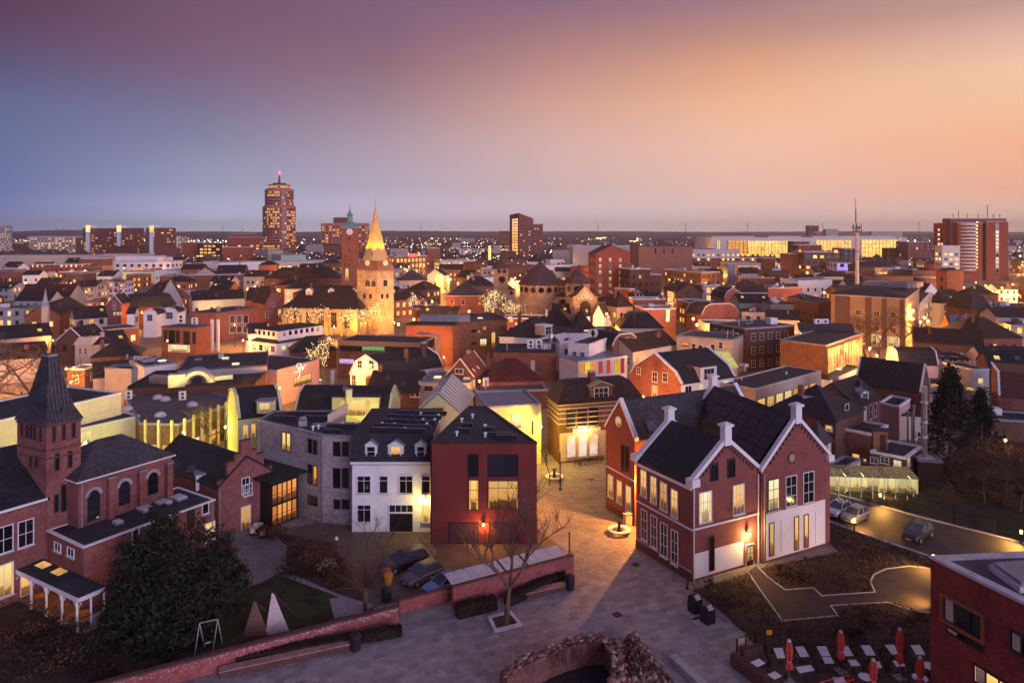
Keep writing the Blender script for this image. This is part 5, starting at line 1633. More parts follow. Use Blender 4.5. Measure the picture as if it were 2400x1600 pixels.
h12c=hs('white stepped dormer house with iron stairs beside the brick villa',rect(M4(555,820),M4(700,770),6.6,4),6.6,PL_WHITE,('gable',1.5,TL_DARK))
h12c.wpx(0,*M4(628,690),*M4(655,775),nv=0,nh=1)
b1=hs('plain red brick block with flat roof terrace and white edge',rect(M4(555,884),M4(842,940),5.2,6),5.2,BR_RED,('flat',FELT,TRIM))
b1.wpx(0,*M4(692,1088),*M4(746,1138),pane=LW,nv=0,nh=0);b1.wpx(0,*M4(782,1130),*M4(804,1156),pane=LW,nv=0,nh=0)
b2=hs('low extension with roof terrace, shed and bright kitchen window',para(M4(838,1080),M4(1122,1136),M4(1252,1040),3.3),3.3,BR_BROWN,('flat',FELT,TRIM))
for x0,x1,y0,y1,m in ((840,895,1118,1168,GL),(920,985,1110,1172,GL),(1028,1088,1142,1212,LPALE)):b2.wpx(0,*M4(x0,y0),*M4(x1,y1),pane=m,nv=1,nh=1)
b2.wpx(1,*M4(1136,1128),*M4(1154,1178),pane=LPALE,nv=0,nh=0)
q=g(M4(905,1050),3.4)
sh=empty('garden_shed',q,'small brown timber cabin standing on the roof terrace','shed')
b=MB();b.box(q,1.7,1.4,2.4,WOOD,-.2);b.build('cabin_wall',sh)
b=MB();b.box((q.x,q.y,q.z+2.4),2.0,1.7,.12,FELT,-.2);b.build('roof',sh)
b=MB();b.box((q.x+.15,q.y-.76,q.z+.1),.7,.06,1.9,WOODD,-.2);b.build('door',sh)
hs('small cream garage with black flat roof beside the conservatory',rect(M4(478,1190),M4(622,1224),2.8,5),2.8,PL_CREAM,('flat',FELT,ZINC))
q17=hs('cream back house with grey hipped roof right behind the school gable',para(M4(290,975),M4(422,1020),M4(516,982),4.4),4.4,PL_CREAM,('hip',2.4,TL_GREY))
q17.wpx(1,*M4(458,1010),*M4(486,1060),nv=1,nh=1)
hs('brick house row with brown roof and white gutter in the right middle',rect(M4(1195,174),M4(1758,208),6,7),6,BR_BROWN,('gable',2.9,TL_BROWN))
hs('rose walled house with dark hipped roof at the right edge',rect(M4(1700,150),M4(2078,142),5.5,11),5.5,BR_ORANGE,('hip',4.4,TL_BROWN),(1,.3),z0=2.5)
hs('black gambrel roofed house in front of the brown roofed row',rect(M4(1060,350),M4(1390,358),4.6,6),4.6,PL_WHITE,('prof',[(0,0),(.15,2.2),(.5,2.8),(.85,2.2),(1,0)],TL_DARK,True,VT))
cw=hs('cream courtyard wall with a row of small dark slits',rect(M4(1392,314),M4(1646,322),5.3,7),5.3,PL_CREAM,('flat',FELT,DARKM))
for x in (1425,1492,1525,1590,1628):slit(cw,0,x,318,332,M4,7)
hs('grey rendered house right of the cream courtyard wall',rect(M4(1648,324),M4(1758,330),5.3,8),5.3,PL_WHITE,('flat',FELT,ZINC))
fr=hs('black flat roof with lit dome skylights beside the tall conifer',rect(M4(1290,560),M4(1668,580),4.6,9),4.6,PL_GREY,('flat',FELT,ZINC))
for x,y in ((1362,545),(1645,575)):
    q=g(M4(x,y),4.6);b=MB();b.lathe(q,[(.7,0),(.7,.15),(.5,.4),(.02,.55)],LW,10);b.build('skylight',fr.root)
gw2=hs('grey house with single yellow lit window behind the conifers',rect(M4(1672,412),M4(1806,408),6.8,7),6.8,PL_GREY,('flat',FELT,ZINC))
gw2.wpx(0,*M4(1716,478),*M4(1752,532),pane=LY,nv=0,nh=0)
hs('long black roof at the right edge behind the grey house',rect(M4(1812,395),M4(2350,425),6.6,9),6.6,BR_DARK,('gable',2.6,TL_DARK))
hs('black roofs stacked behind the right edge house',rect(M4(1760,318),M4(2350,335),6.4,8),6.4,PL_GREY,('gable',2.0,TL_DARK),(1,.2),z0=3)
rr=hs('dark red brick house with steep black roof and white gable edge at the right',rect(M4(1886,606),M4(2400,650),5.5,8),5.5,BR_RED,('prof',[(0,0),(.12,3.4),(1,3.6)],TL_WINE,True,VT))
hs('low dark roof along the yard wall at the right edge',rect(M4(1822,818),M4(2400,850),3,6),3,BR_BROWN,('flat',FELT,ZINC))
hs('rose rendered flat house with white panel beside the brick villa',para(M4(910,682),M4(1072,716),M4(1162,652),5),5,PL_PINK,('flat',FELT,TRIM))
hs('low orange lit yard building behind the roof terrace',rect(M4(1065,778),M4(1248,786),3.6,4),3.6,PL_CREAM,('flat',FELT,DARKM))
hs('stone walled house between the flue and the conifers',rect(M4(1275,615),M4(1440,625),4.0,4),4.0,PL_PINK,('flat',FELT,ZINC),(1,0),z0=1.5)
hs('black tarred shed with pale roof sheet beside the conservatory',rect(M4(1226,1152),M4(1426,1164),2.6,4),2.6,WOODD,('flat',TRIM,ZINC))
# tall stainless flue
q=at(M4(1278,1078),90)
fl=empty('flue_pipe',(q.x,q.y,0),'tall shining stainless steel flue beside the roof terrace','flue')
b=MB();b.bar((q.x,q.y,2.2),(q.x,q.y,zat(M4(0,540)[1],90)),.32,STEEL,10);b.build('pipe',fl)
b=MB();b.bar((q.x,q.y,2.3),(q.x-1.2,q.y+.2,2.1),.3,STEEL,8);b.build('elbow',fl)
b=MB()
for y in (680,840,960):z=zat(M4(0,y)[1],90);b.lathe((q.x,q.y,z),[(.36,-.15),(.48,0),(.48,.1),(.36,.3)],STEEL,10)
b.build('collar',fl,kind='stuff')
b=MB()
for dx,dy in ((.5,.4),(-.5,.4)):b.bar((q.x+dx,q.y+dy,0),(q.x,q.y,5),.05,DARKM,4)
b.build('stay',fl,kind='stuff')
for k,(x,y0,y1) in enumerate(((1142,760,900),(1178,770,900),(1192,715,985))):
    q=at(M4(x,y1),101);r=empty('flue',(q.x,q.y,0),('leftmost','middle','rightmost tallest')[k]+' of three thin pale flues in the yard behind the terrace','flue','thin flues in the yard')
    b=MB();b.bar((q.x,q.y,0),(q.x,q.y,zat(M4(0,y0)[1],101)),.13,STEEL,8);b.build('pipe',r)
    b=MB();b.lathe((q.x,q.y,zat(M4(0,y0)[1],101)),[(.1,0),(.22,.1),(.2,.3),(.02,.4)],STEEL,8);b.build('cap',r)
# --- conservatory
cs=rect(M4(716,1270),M4(1232,1287),2.6,2.6)
cv=empty('conservatory',(*sum(cs,Vector((0,0)))/4,0),'low glazed conservatory glowing pale yellow behind the iron fence','conservatory')
CG=lit('conservatory_glow',(1.0,.80,.34),.8,.5,.9)
b=MB()
d_=(cs[1]-cs[0]).normalized();nb2=Vector((-d_.y,d_.x))
cs[0]=cs[0]-d_*3.2;cs[3]=cs[3]-d_*3.2
b.poly([cs[3]-nb2*.2,cs[2]-nb2*.2,cs[2],cs[3]],0,2.7,CG);b.build('glowing_wall',cv)  # back wall emits by itself, standing in for lamplight indoors
for a,c,hgt in ((cs[0],cs[1],2.6),(cs[3],cs[0],2.6),(cs[1],cs[2],2.6)):
    L=(c-a).length;n=max(2,int(L/1.25))
    for k in range(n+1):
        q=a.lerp(c,k/n);b=MB();b.box((q.x,q.y,0),.09,.09,hgt,TRIM);b.build('post',cv)
n=9
for k in range(n):
    q0,q1=cs[0].lerp(cs[1],(k+.06)/n),cs[0].lerp(cs[1],(k+.94)/n)
    if k == 4:continue
    b=MB();b.poly([q0,q1,q1+nb2*.05,q0+nb2*.05],.75,2.45,CG);b.build('glass_panel',cv)
RG=lit('painted_glow_polycarbonate',(.62,.42,.14),.22,.7,2.0,room=False)  # roof sheets emit a faint tan glow in place of light passing through
for k in range(10):
    q0,q1=cs[0].lerp(cs[1],k/10),cs[0].lerp(cs[1],(k+1)/10-.005);r0,r1=cs[3].lerp(cs[2],k/10),cs[3].lerp(cs[2],(k+1)/10-.005)
    b=MB();b.slab([Vector((*(q0-nb2*.25),2.55)),Vector((*(q1-nb2*.25),2.55)),Vector((*r1,3.0)),Vector((*r0,3.0))],.06,RG);b.build('roof_panel',cv)
for k in range(4):
    q=cs[0].lerp(cs[1],.15+k*.23)+nb2*1.2
    point((q.x,q.y,2.3),130,(1.0,.8,.36),.3,cv)
# ================================================================ church square and the town beyond
def rc(A,B,z,dep):return rect(A,B,z,dep)
hs('brown tiled long house left with grey gable behind the bare tree crown',rc(S1(170,1258),S1(625,1252),6,12),6,BR_ORANGE,('gable',5.2,TL_WINE),(1,.5),z0=3)
hs('grey rendered gable beside the long brown tiled house',rc(S1(622,1255),S1(800,1220),6,12),6,PL_GREY,('front',5.0,TL_BROWN))
hs('orange lit house with brown roof and small dormers left of the black mansard',rc(S1(548,1400),S1(772,1318),6,9),6,BR_ORANGE,('gable',3.2,TL_BROWN),(1,.3),z0=2.5,dx=2.2)
hs('dark house with yellow lit windows in front of the narrow brick gable',rc(S1(690,1440),S1(985,1420),6,9),6,PL_GREY,('gable',3.0,TL_DARK),(2,.5),dx=2.6)
ng=hs('tall narrow brick gable house with three lit windows',rc(S1(985,1300),S1(1112,1298),9,9),9,BR_RED,('front',2.6,TL_DARK,VT))
for x in (1045,1075,1100):ng.wpx(0,*S1(x,1378),*S1(x+14,1405),pane=LPALE,nv=0,nh=0)
for y in (1285,1325):ng.wpx(0,*S1(1040,y),*S1(1058,y+26),nv=0,nh=1)
hs('long black mansard roof behind the two white dormer fronts',rc(S1(1100,1335),S1(1515,1330),7,10),7,BR_DARK,('rings',[(1.4,3.6),(2.4,4.1)],TL_DARK,FELT))
for k,(x0,x1,y) in enumerate(((1318,1436,1392),(1472,1622,1372))):
    w=hs(('smaller left','larger right')[k]+' white arched dormer front before the black mansard roof',rc(S1(x0,y),S1(x1,y),7,6),7,PL_WHITE,('prof',[(0,0),(.12,.7),(.5,1.15),(.88,.7),(1,0)],TL_DARK,False,VT))
    w.wpx(0,*S1(x0+35,y+8),*S1(x1-35,y+65),nv=2,nh=1)
hs('grey windowed white house left of the white dormer fronts',rc(S1(1165,1392),S1(1235,1390),6.8,6),6.8,PL_WHITE,('gable',1.6,TL_DARK),(2,0),dx=2)
hs('brown roofed house with tall pale grey gable wall',rc(S1(1330,1205),S1(1460,1240),6,11),6,BR_ORANGE,('gable',4.6,TL_BROWN),(1,.5),z0=3)
hs('tall pale grey triangular gable wall right of the brown roof',rc(S1(1458,1262),S1(1672,1255),6,11),6,PL_GREY,('front',7.6,TL_BROWN))
hs('white flat fronted house between grey gable and yellow lit wall',rc(S1(1622,1195),S1(1800,1205),7,8),7,PL_WHITE,('flat',FELT2,TRIM),(2,.3),dx=3)
hs('house with orange lit windows under the grey gable',rc(S1(1548,1262),S1(1648,1262),5,5),5,BR_ORANGE,('flat',FELT,ZINC),(1,1),z0=1.5,dx=1.6)
yl=hs('long house with yellow floodlit wall and brown roof',rc(S1(1768,1268),S1(2245,1248),6.4,9),6.4,PL_CREAM,('gable',3.0,TL_BROWN),(1,.3),z0=2,dx=5)
bb_=hs('red brick block with grey blind windows and a wall lamp',rc(S1(1985,1392),S2(0,1338),8,9),8,BR_RED,('flat',FELT,FELT2))
for x in (2110,2175,2235):bb_.wpx(0,*S1(x,1412),*S1(x+45,1475),nv=0,nh=0,pane=GLB)
for x in (2110,2175,2235):bb_.wpx(0,*S1(x,1510),*S1(x+45,1560),nv=0,nh=0,pane=GLB)
hs('black roofed brick house with tall chimney left of the church',rc(S1(2258,1262),S2(120,1262),9,7),9,BR_RED,('gable',3.6,TL_DARK)).chimney(g(S2(155,1190),12).xy,1.4,2.6,12)
sg=hs('brick gable house with lit corner windows beside the church nave',rc(S2(88,1300),S2(248,1288),8.4,9),8.4,BR_RED,('front',5.0,TL_BROWN,(BR_DARK,.4,.2)))
for x0,x1,y0,y1,m in ((148,172,1292,1322,GL),(88,116,1372,1425,GL),(205,230,1355,1412,LY),(90,118,1488,1515,LO),(205,230,1475,1500,LO)):sg.wpx(0,*S2(x0,y0),*S2(x1,y1),nv=1,nh=1,pane=m)
# slender pale turret at the left
tp=at(S1(418,1400),200)
tt=empty('turret',(tp.x,tp.y,0),'slender pale turret with needle spire above the bare tree at the left','turret')
b=MB();b.box((tp.x,tp.y,0),1.6,1.6,zat(S1(0,1320)[1],200),PL_BEIGE,.3);b.build('wall',tt)
b=MB();b.lathe((tp.x,tp.y,zat(S1(0,1320)[1],200)),[(1.25,0),(1.0,.5),(.5,2.4),(.03,5.0)],ZINC,4,.3+math.pi/4);b.build('spire',tt)
# --- the great church
na=Bld('church nave with large dark tiled roof, floodlit stone walls and lit dormers',rect(S2(248,1332),S2(962,1352),8,14),8,STONE,'church_nave','church')
na.hip(6.6,TL_BROWN,.5)
na.auto(1,dx=4.2,w=1.8,h=4.6,z0=2.2,lit_p=.35,margin=2,far=False,frame=STONE,nv=2,nh=3,lits=(LO,))
for x in (486,690,898):
    dormer(na.root,at(S2(x,1218),221),1.9,1.5,2,0,TRIM,ZINC,LO,TRIM,.6,0)
L_=(na.p[1]-na.p[0]).length
for k in range(6):
    q=na.place(0,1+k*(L_-2)/5,0);a,c,d,n=na.n(0)
    b=MB();b.box((q.x+n.x*.6,q.y+n.y*.6,0),1.0,1.3,6.2,STONE,math.atan2(d.y,d.x));b.build('buttress',na.root)
ct=Bld('floodlit sandstone church tower with tall golden spire and clock dormers',para(S2(930,985),S2(1115,990),S2(1265,985),19.7),19.7,STONE,'church_tower','church tower')
c0=ct.c
tq=[V2(p) for p in ct.p]
GOLD=plain('weathered_spire_shingles',(.55,.40,.16),.6,.15,.5)
SKRT=plain('spire_skirt_slate',(.26,.13,.09),.7,.2,.5)
def sqz(k,z):return [Vector((c0.x+(p.x-c0.x)*k,c0.y+(p.y-c0.y)*k,z)) for p in tq]
b=MB()
r0,r1=sqz(1.09,19.6),sqz(.63,24.4)
b.prism(r0,r1,SKRT);b.build('spire_skirt',ct.root)
b=MB()
ra=(tq[1]-tq[0]).length
an=math.atan2((tq[1]-tq[0]).y,(tq[1]-tq[0]).x)
b.lathe((c0.x,c0.y,22.5),[(ra*.56,0),(ra*.435,2.4),(ra*.19,9.6),(.12,16.6)],GOLD,8,an+math.pi/8);b.build('spire',ct.root)
b=MB();b.bar((c0.x,c0.y,38.5),(c0.x,c0.y,42.6),.12,GOLD,5,.05);b.lathe((c0.x,c0.y,39.6),[(.05,0),(.32,.3),(.05,.6)],GOLD,8);b.build('finial',ct.root)
for s in (-1,1):
    pass
for e,px in ((0,S2(1020,935)),(1,S2(1190,935))):
    a,c,d,n=ct.n(e)
    m_=(a+c)/2
    q=m_-n*(ra*.14)
    rz=math.atan2(d.y,d.x)
    b=MB();b.box((q.x,q.y,20.0),2.3,1.8,3.0,SKRT,rz);b.build('clock_dormer',ct.root)
    f=q+n*.94
    d3,n3=Vector((d.x,d.y,0)),Vector((n.x,n.y,0))
    o=Vector((f.x,f.y,21.7))
    b=MB();pts=[o+(d3*math.cos(i*math.pi/8)+Vector((0,0,1))*math.sin(i*math.pi/8))*.8 for i in range(16)]
    b.prism(pts,[p+n3*.08 for p in pts],lit('clock_glow',(1.0,.75,.4),1.1,.1,room=False));b.build('clock_face',ct.root)
    b=MB()
    for aa,l in ((1.2,.6),(3.6,.45)):
        v=d3*math.cos(aa)+Vector((0,0,1))*math.sin(aa)
        b.bar(o+n3*.1,o+n3*.1+v*l,.05,DARKM,4)
    b.build('clock_hands',ct.root)
    for (x0,y0,x1,y1) in ((((1005,1085,1046,1140),(985,1210,1010,1256),(1040,1210,1066,1256),(1062,1090,1100,1145)) if e == 0 else ((1170,1082,1206,1138),(1148,1212,1170,1255),(1196,1208,1217,1250)))):
        ct.wpx(e,*S2(x0,y0),*S2(x1,y1),nv=1 if y0 < 1150 else 0,nh=2 if y0 < 1150 else 0,frame=STONE,arch=y0 < 1150)
    for zz in (8.5,13.2,18.6):band(ct,e,zz,.3,STONE,.16)
b=MB()
for e in (0,1):
    a,c,d,n=ct.n(e)
    L=(c-a).length
    for k in range(12):
        q=a+d*(L*(k+.5)/12)
        b.box((q.x+n.x*.12,q.y+n.y*.12,18.9),.34,.3,.6,STONE,math.atan2(d.y,d.x))
b.build('corbels',ct.root,kind='stuff')
# --- the town hall tower
COPPER=plain('green_copper',(.16,.32,.27),.6,.15)
d_=300
th=Bld('slim brick town hall tower with green copper lantern and white clock',frontal(800.5,841,d_,.25,7.2),zat(534,d_),BR_ORANGE,'town_hall_tower','tower')
zt=zat(534,d_)
th.rings([(-.5,.7),(.4,1.3),(2.2,2.6)],COPPER,COPPER,.35)
b=MB()
z1=zt+2.6
b.lathe((th.c.x,th.c.y,z1),[(1.1,0),(1.1,2.6),(1.5,2.8),(1.0,3.4),(.5,4.4),(.25,5.0)],COPPER,8);b.build('lantern',th.root)
b=MB();b.bar((th.c.x,th.c.y,z1+4.8),(th.c.x,th.c.y,zat(473,d_)),.25,COPPER,6,.03);b.build('needle',th.root)
a,c,d,n=th.n(0);t,z=th.edge_hit(0,S2(860,640))
o=disc(th,0,t,z,1.25,TRIM,plain('clock_ring',(.6,.35,.25),.6),'clock_face',.12)
b=MB();q=th.place(0,t,z)+Vector((n.x,n.y,0))*.16;d3=Vector((d.x,d.y,0))
for aa,l in ((-1.5,1.0),(1.9,.7)):b.bar(q,q+(d3*math.cos(aa)+Vector((0,0,1))*math.sin(aa))*l,.08,DARKM,4)
b.build('clock_hands',th.root)
th.wpx(0,*S2(822,975),*S2(850,1080),pane=LY,nv=0,nh=2,frame=BR_DARK,arch=True)
for x,y in ((858,690),(858,800),(820,855),(858,930),(815,930)):slit(th,0,x,y,y+18,S2,4)
hs('town hall wing with long brown roof and orange lit wall',rc(S2(70,1068),S2(780,1064),9,14),9,BR_ORANGE,('hip',5.0,TL_BROWN),(2,.25),dx=4)
hs('lit market hall front behind the town hall wing',rc(S2(110,918),S2(785,905),9,20),9,PL_CREAM,('flat',FELT2,TRIM),(2,.75),dx=4,w=3.0,h=1.8)
hs('white hall with lit front left of the market hall',rc(S1(2010,930),S2(108,912),10,18),10,PL_WHITE,('flat',FELT2,TRIM),(1,.5),z0=2,dx=5,w=3,h=2.4)
gt=hs('pale green gabled hall with fluted lit front',rc(S1(2275,800),S2(230,860),12,20),12,plain('pale_green_metal',(.42,.52,.46),.6,.1),('flat',BLUEROOF,TRIM))
# --- right of the church
hs('long brown brick house with hipped grey roof right of the church tower',rc(S2(1312,1086),S2(1578,1082),7,14),7,PL_BEIGE,('hip',5.0,TL_GREY),(1,.2),z0=3)
hs('flat roofed brick house right beside the church tower',rc(S2(1262,1162),S2(1392,1158),7,10),7,BR_RED,('flat',FELT,TRIM),(2,.4))
hs('shop house with dark roof on the left of the bright shopping street',rc(S2(1385,1165),S2(1560,1172),7,12),7,BR_BROWN,('hip',3.2,TL_DARK),(2,.6))
hs('lower shop row in front on the left of the bright shopping street',rc(S2(1270,1270),S2(1560,1250),6.5,9),6.5,BR_RED,('gable',2.4,TL_DARK),(2,.7))
hs('stepped white lit gables at the bend of the shopping street',rc(S2(1575,1040),S2(1720,1042),9,10),9,PL_CREAM,('front',3.0,TL_BROWN,VT),(2,.7))
sq=hs('square orange brick house with hipped roof facing the lit trees',rc(S2(1748,1226),S2(2082,1226),8,11),8,BR_ORANGE,('hip',4.2,TL_GREY,TRIM))
for x,y0,y1 in ((1790,1262,1308),(1888,1262,1308),(1792,1345,1400)):sq.wpx(0,*S2(x,y0),*S2(x+26,y1),nv=1,nh=1)
hs('dark hipped roof row right of the shopping street',rc(S2(1872,1135),S2(2182,1135),8,12),8,BR_BROWN,('hip',4.0,TL_DARK),(2,.2))
hs('flat roof with white plant room right of the shopping street',rc(S2(1960,1062),S2(2185,1060),9,14),9,PL_WHITE,('flat',FELT2,TRIM),(2,.3))
hs('brown roofed shop row high on the right of the shopping street',rc(S2(1830,1058),S2(1965,1062),8,14),8,BR_BROWN,('gable',3.4,TL_BROWN),(2,.6))
hs('long brick shop row with lit display windows along the street',rc(S2(1680,985),S2(1900,985),8,14),8,BR_ORANGE,('gable',3,TL_BROWN),(2,.8))
rs=hs('department store with rows of lit windows and a red roof sign',rc(S2(1272,868),S2(1572,860),14,20),14,BR_ORANGE,('flat',FELT2,TRIM),(3,.95),dx=3.2,w=1.8,h=2.4,z0=2,fh=4)
a,c,d,n=rs.n(0)
t0,z0=rs.edge_hit(0,S2(1405,842));t1,z1=rs.edge_hit(0,S2(1478,868))
wallpanel(rs,0,[(t0,z1),(t1,z1),(t1,z0),(t0,z0)],glow('red_sign_light',(1.0,.09,.06),1.8),.4,'red_sign')
hs('orange lit block with grey side right of the department store',frontal(*[S2(x,0)[0] for x in (1570,1692)],600,.2,18),zat(S2(0,792)[1],600),BR_ORANGE,('flat',FELT2,TRIM))
hs('long white apartment bar beyond the shopping centre',frontal(*[S2(x,0)[0] for x in (1865,2332)],840,0,14),zat(S2(0,798)[1],840),PL_WHITE,('flat',FELT2,TRIM),(4,.35),dx=4,w=2.4)
hs('yellow lit low shopping gallery right of the department store',rc(S2(1690,905),S2(2010,900),8,18),8,PL_CREAM,('flat',FELT2,TRIM),(2,.9),dx=4.5,w=3.2,h=1.8)
hs('red flat roofed store left of the slab hotel',rc(S2(2010,925),S3(0,915),8,16),8,BR_ORANGE,('flat',FELT2,FELT),(1,.6),z0=1,dx=4,w=3)
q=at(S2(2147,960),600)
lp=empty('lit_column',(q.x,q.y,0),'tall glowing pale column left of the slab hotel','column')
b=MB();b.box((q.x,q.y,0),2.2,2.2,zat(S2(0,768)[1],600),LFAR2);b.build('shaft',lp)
q=at(S2(1498,945),520)
lt=empty('light_tree',(q.x,q.y,0),'cone of fairy lights like a giant Christmas tree before the store','light tree')
b=MB();b.bar((q.x,q.y,0),(q.x,q.y,17),.2,DARKM,5);b.build('mast',lt)
b=MB()
for i in range(10):
    an=i*math.pi/5
    for k in range(16):b.box((q.x+math.cos(an)*4.6*(1-k/16),q.y+math.sin(an)*4.6*(1-k/16),1+16*k/16),.22,.22,.22,BULB)
b.build('fairy_lights',lt,kind='stuff')
# --- synagogue
ST2=brick('warm_stone',(.50,.36,.24),(.38,.27,.18),(.34,.25,.17),.6,.3,.9,.3,.03)
def oct_poly(cx,d,r,n=8,rot=.2):
    x=(cx-CX)*d/F
    return [Vector((x+r*math.cos(rot+2*math.pi*i/n),d+r*math.sin(rot+2*math.pi*i/n))) for i in range(n)]
DOMET=plain('dark_dome_shingle',(.075,.05,.055),.7,.2,.5)
for k,(x0,x1,xa,ya,yb,yd,d,lb) in enumerate(((335,882,605,268,548,640,245,'large dark cone roofed dome of the stone synagogue'),(903,1238,1062,346,538,640,234,'smaller dark pyramid roofed drum right of the large dome'))):
    p0,p1,pa=KK(x0,yb),KK(x1,yb),KK(xa,ya)
    r=(p1[0]-p0[0])/2*d/F
    zb=zat(p0[1],d)
    dr=Bld(lb,oct_poly((p0[0]+p1[0])/2,d,r*.93,16 if k == 0 else 8),zb,ST2,'synagogue_dome','domed building')
    b=MB();hgt=zat(pa[1],d)-zb
    b.lathe((dr.c.x,dr.c.y,zb),[(r*1.04,-.1),(r*.62,hgt*.42),(r*.28,hgt*.74),(.1,hgt)],DOMET,16 if k == 0 else 8,.2);b.build('roof',dr.root)
    b=MB();b.bar((dr.c.x,dr.c.y,zb+hgt-.2),(dr.c.x,dr.c.y,zb+hgt+1.2),.12,DARKM,5);b.build('finial',dr.root)
    for e in range(len(dr.p)):
        if dr.facing(e):
            a,c,dd,n=dr.n(e)
            disc(dr,e,(c-a).length/2,zb-1.7,.85,GL,BR_DARK)
po=Bld('synagogue portal with round arched entrance and glowing stone gable',rect(KK(1010,722),KK(1308,720),10.6,9),10.6,ST2,'synagogue_portal','building')
po.profile([(0,0),(.12,.3),(.5,3.6),(.88,.3),(1,0)],DOMET,False,verge=(ST2,.5,.2))
po.wpx(0,*KK(1095,755),*KK(1222,880),pane=WOODD,nv=2,nh=2,frame=BR_DARK,arch=True)
FAIRY=glow('fairy_light',(1.0,.68,.32),3.2)
b=MB()
for x,y in ((1155,645),(1135,672),(1178,672),(1118,700),(1155,695),(1195,700),(1080,735),(1120,725),(1165,720),(1190,722),(1232,735)):
    t,z=po.edge_hit(0,KK(x,y));q=po.place(0,t,z)+Vector((0,-.1,0));b.box(q,.22,.12,.22,FAIRY)
b.build('wall_lights',po.root,kind='stuff')
sy=hs('low stone wing of the synagogue left of its portal',rc(KK(655,700),KK(1010,706),9.6,8),9.6,ST2,('hip',1.2,DOMET))
for x in range(5):sy.wpx(0,*KK(690+x*27,712),*KK(704+x*27,736),nv=0,nh=0,sill=False)
t,z=sy.edge_hit(0,KK(885,770));disc(sy,0,t,z,.8,GL,BR_DARK)
st_=Bld('square stone synagogue tower with one large round window',rect(KK(35,366),KK(212,366),17.5,6),17.5,ST2,'synagogue_tower','tower')
b=MB();b.lathe((st_.c.x,st_.c.y,17.5),[(3.6,0),(3.5,.4),(2.2,1.6),(.8,2.3),(.05,3.2)],COPPER if 0 else DOMET,12);b.build('roof',st_.root)
t,z=st_.edge_hit(0,KK(138,498));disc(st_,0,t,z,1.15,GL,BR_DARK)
for x in (105,168):t,z=st_.edge_hit(0,KK(x,395));disc(st_,0,t,z,.7,GL,BR_DARK)
sl2=hs('low stone porch with two round windows under the synagogue tower',rc(KK(95,625),KK(305,622),9,7),9,ST2,('hip',2.4,DOMET))
for x in (190,255):t,z=sl2.edge_hit(0,KK(x,658));disc(sl2,0,t,z,.6,GL,BR_DARK)
# --- red lofts, theatre, hotel
BR_LOFT=brick('loft_red_brick',(.40,.09,.055),(.32,.075,.05),(.3,.1,.07),var=.12)
d_=320
lo=Bld('tall red loft building with pointed roof and three columns of lit windows',corner(1379,1396,1476,d_,.18),zat(594,d_),BR_LOFT,'loft_building')
lo.profile([(0,0),(.45,3.6),(1,.6)],TL_GREY,False)
for i,x in enumerate((1342,1465,1588)):
    for j,y in enumerate((258,335,410,490,568,648)):
        y+=(i == 2)*2
        lo.wpx(0,*KK(x-14,y-22),*KK(x+12,y+18),pane=LY if (i+j*2+(j == 3)) % 4 != 3 else GL,nv=1,nh=1)
lo.auto(5,edges=[3],dx=3,lit_p=.1,far=False,z0=2,fh=4)
hs('brick lower wing with glazed bays left of the red lofts',rc(KK(1140,345),KK(1252,335),12,8),12,BR_LOFT,('flat',FELT2,DARKM),(3,.05),fh=3.6)
hs('low red brick annex right of the red lofts',rc(KK(1695,620),KK(1770,615),9,8),9,BR_LOFT,('flat',FELT,TRIM))
th2=hs('huge windowless brick theatre block with flat roof',frontal(*[S3(x,0)[0] for x in (1165,1658)],430,-.03,40),zat(S3(0,772)[1],430),brick('theatre_brick',(.30,.15,.12),(.26,.125,.1),(.25,.14,.11),var=.12),('flat',FELT2,DARKM),name='theatre')
for x in (1318,1396,1474):strip(th2,0,S3(x-5,795),S3(x+6,840),GL,nv=0)
hs('lit stage hall in grey cladding left of the theatre block',frontal(*[S3(x,0)[0] for x in (560,1165)],560,0,30),zat(S3(0,772)[1],560),plain('grey_cladding',(.4,.36,.34),.6,.1),('flat',FELT2,TRIM))
ht=Bld('slab hotel tower with glowing glass stairwell and stepped roof edge',corner(1194.5,1216,1272.5,800,.12),zat(525,800),BR_RED,'hotel_tower')
b=MB()
p=ht.p
zA,zB=zat(499,800),zat(512,800)
b.prism([(*p[3],ht.z),(*p[0],ht.z),(*(p[0]+(p[1]-p[0])*.6),ht.z),(*(p[3]+(p[2]-p[3])*.6),ht.z)],[(*p[3],zA),(*p[0],zA),(*(p[0]+(p[1]-p[0])*.6),zB),(*(p[3]+(p[2]-p[3])*.6),zB)],BR_RED);b.build('top_storeys',ht.root)
L_=(p[0]-p[3]).length
for k in range(14):
    z=3+k*(zA-8)/14
    b=MB();a,c,d,n=ht.n(3)
    for j in range(2):
        q0,q1=ht.place(3,L_*(.3+.32*j),z),ht.place(3,L_*(.58+.32*j),z)
        n3=Vector((n.x,n.y,0))*.1
        b.face((q0+n3,q1+n3,q1+n3+Vector((0,0,2.4)),q0+n3+Vector((0,0,2.4))),LFAR)
    b.build('stair_window',ht.root)
ht.auto(11,edges=[0],dx=3.2,w=1.4,h=1.3,z0=4,fh=3.4,lit_p=.16)
hs('dark flat roof with lit window row in front of the slab hotel',rc(KK(215,330),KK(560,322),10,12),10,BR_DARK,('flat',FELT2,DARKM),(2,.2))
hs('white low office with square windows right of the large dome',rc(KK(655,325),KK(1075,312),9,12),9,PL_WHITE,('flat',FELT2,TRIM),(2,.35),dx=3)
b=hs('long orange red parapet wall below the slab hotel',rc(KK(10,262),KK(1195,226),8,20),8,BR_ORANGE,('flat',FELT2,DARKM))
hs('small white plant house behind the large dome tip',rc(KK(725,258),KK(862,256),11,8),11,PL_WHITE,('flat',BLUEROOF,TRIM))
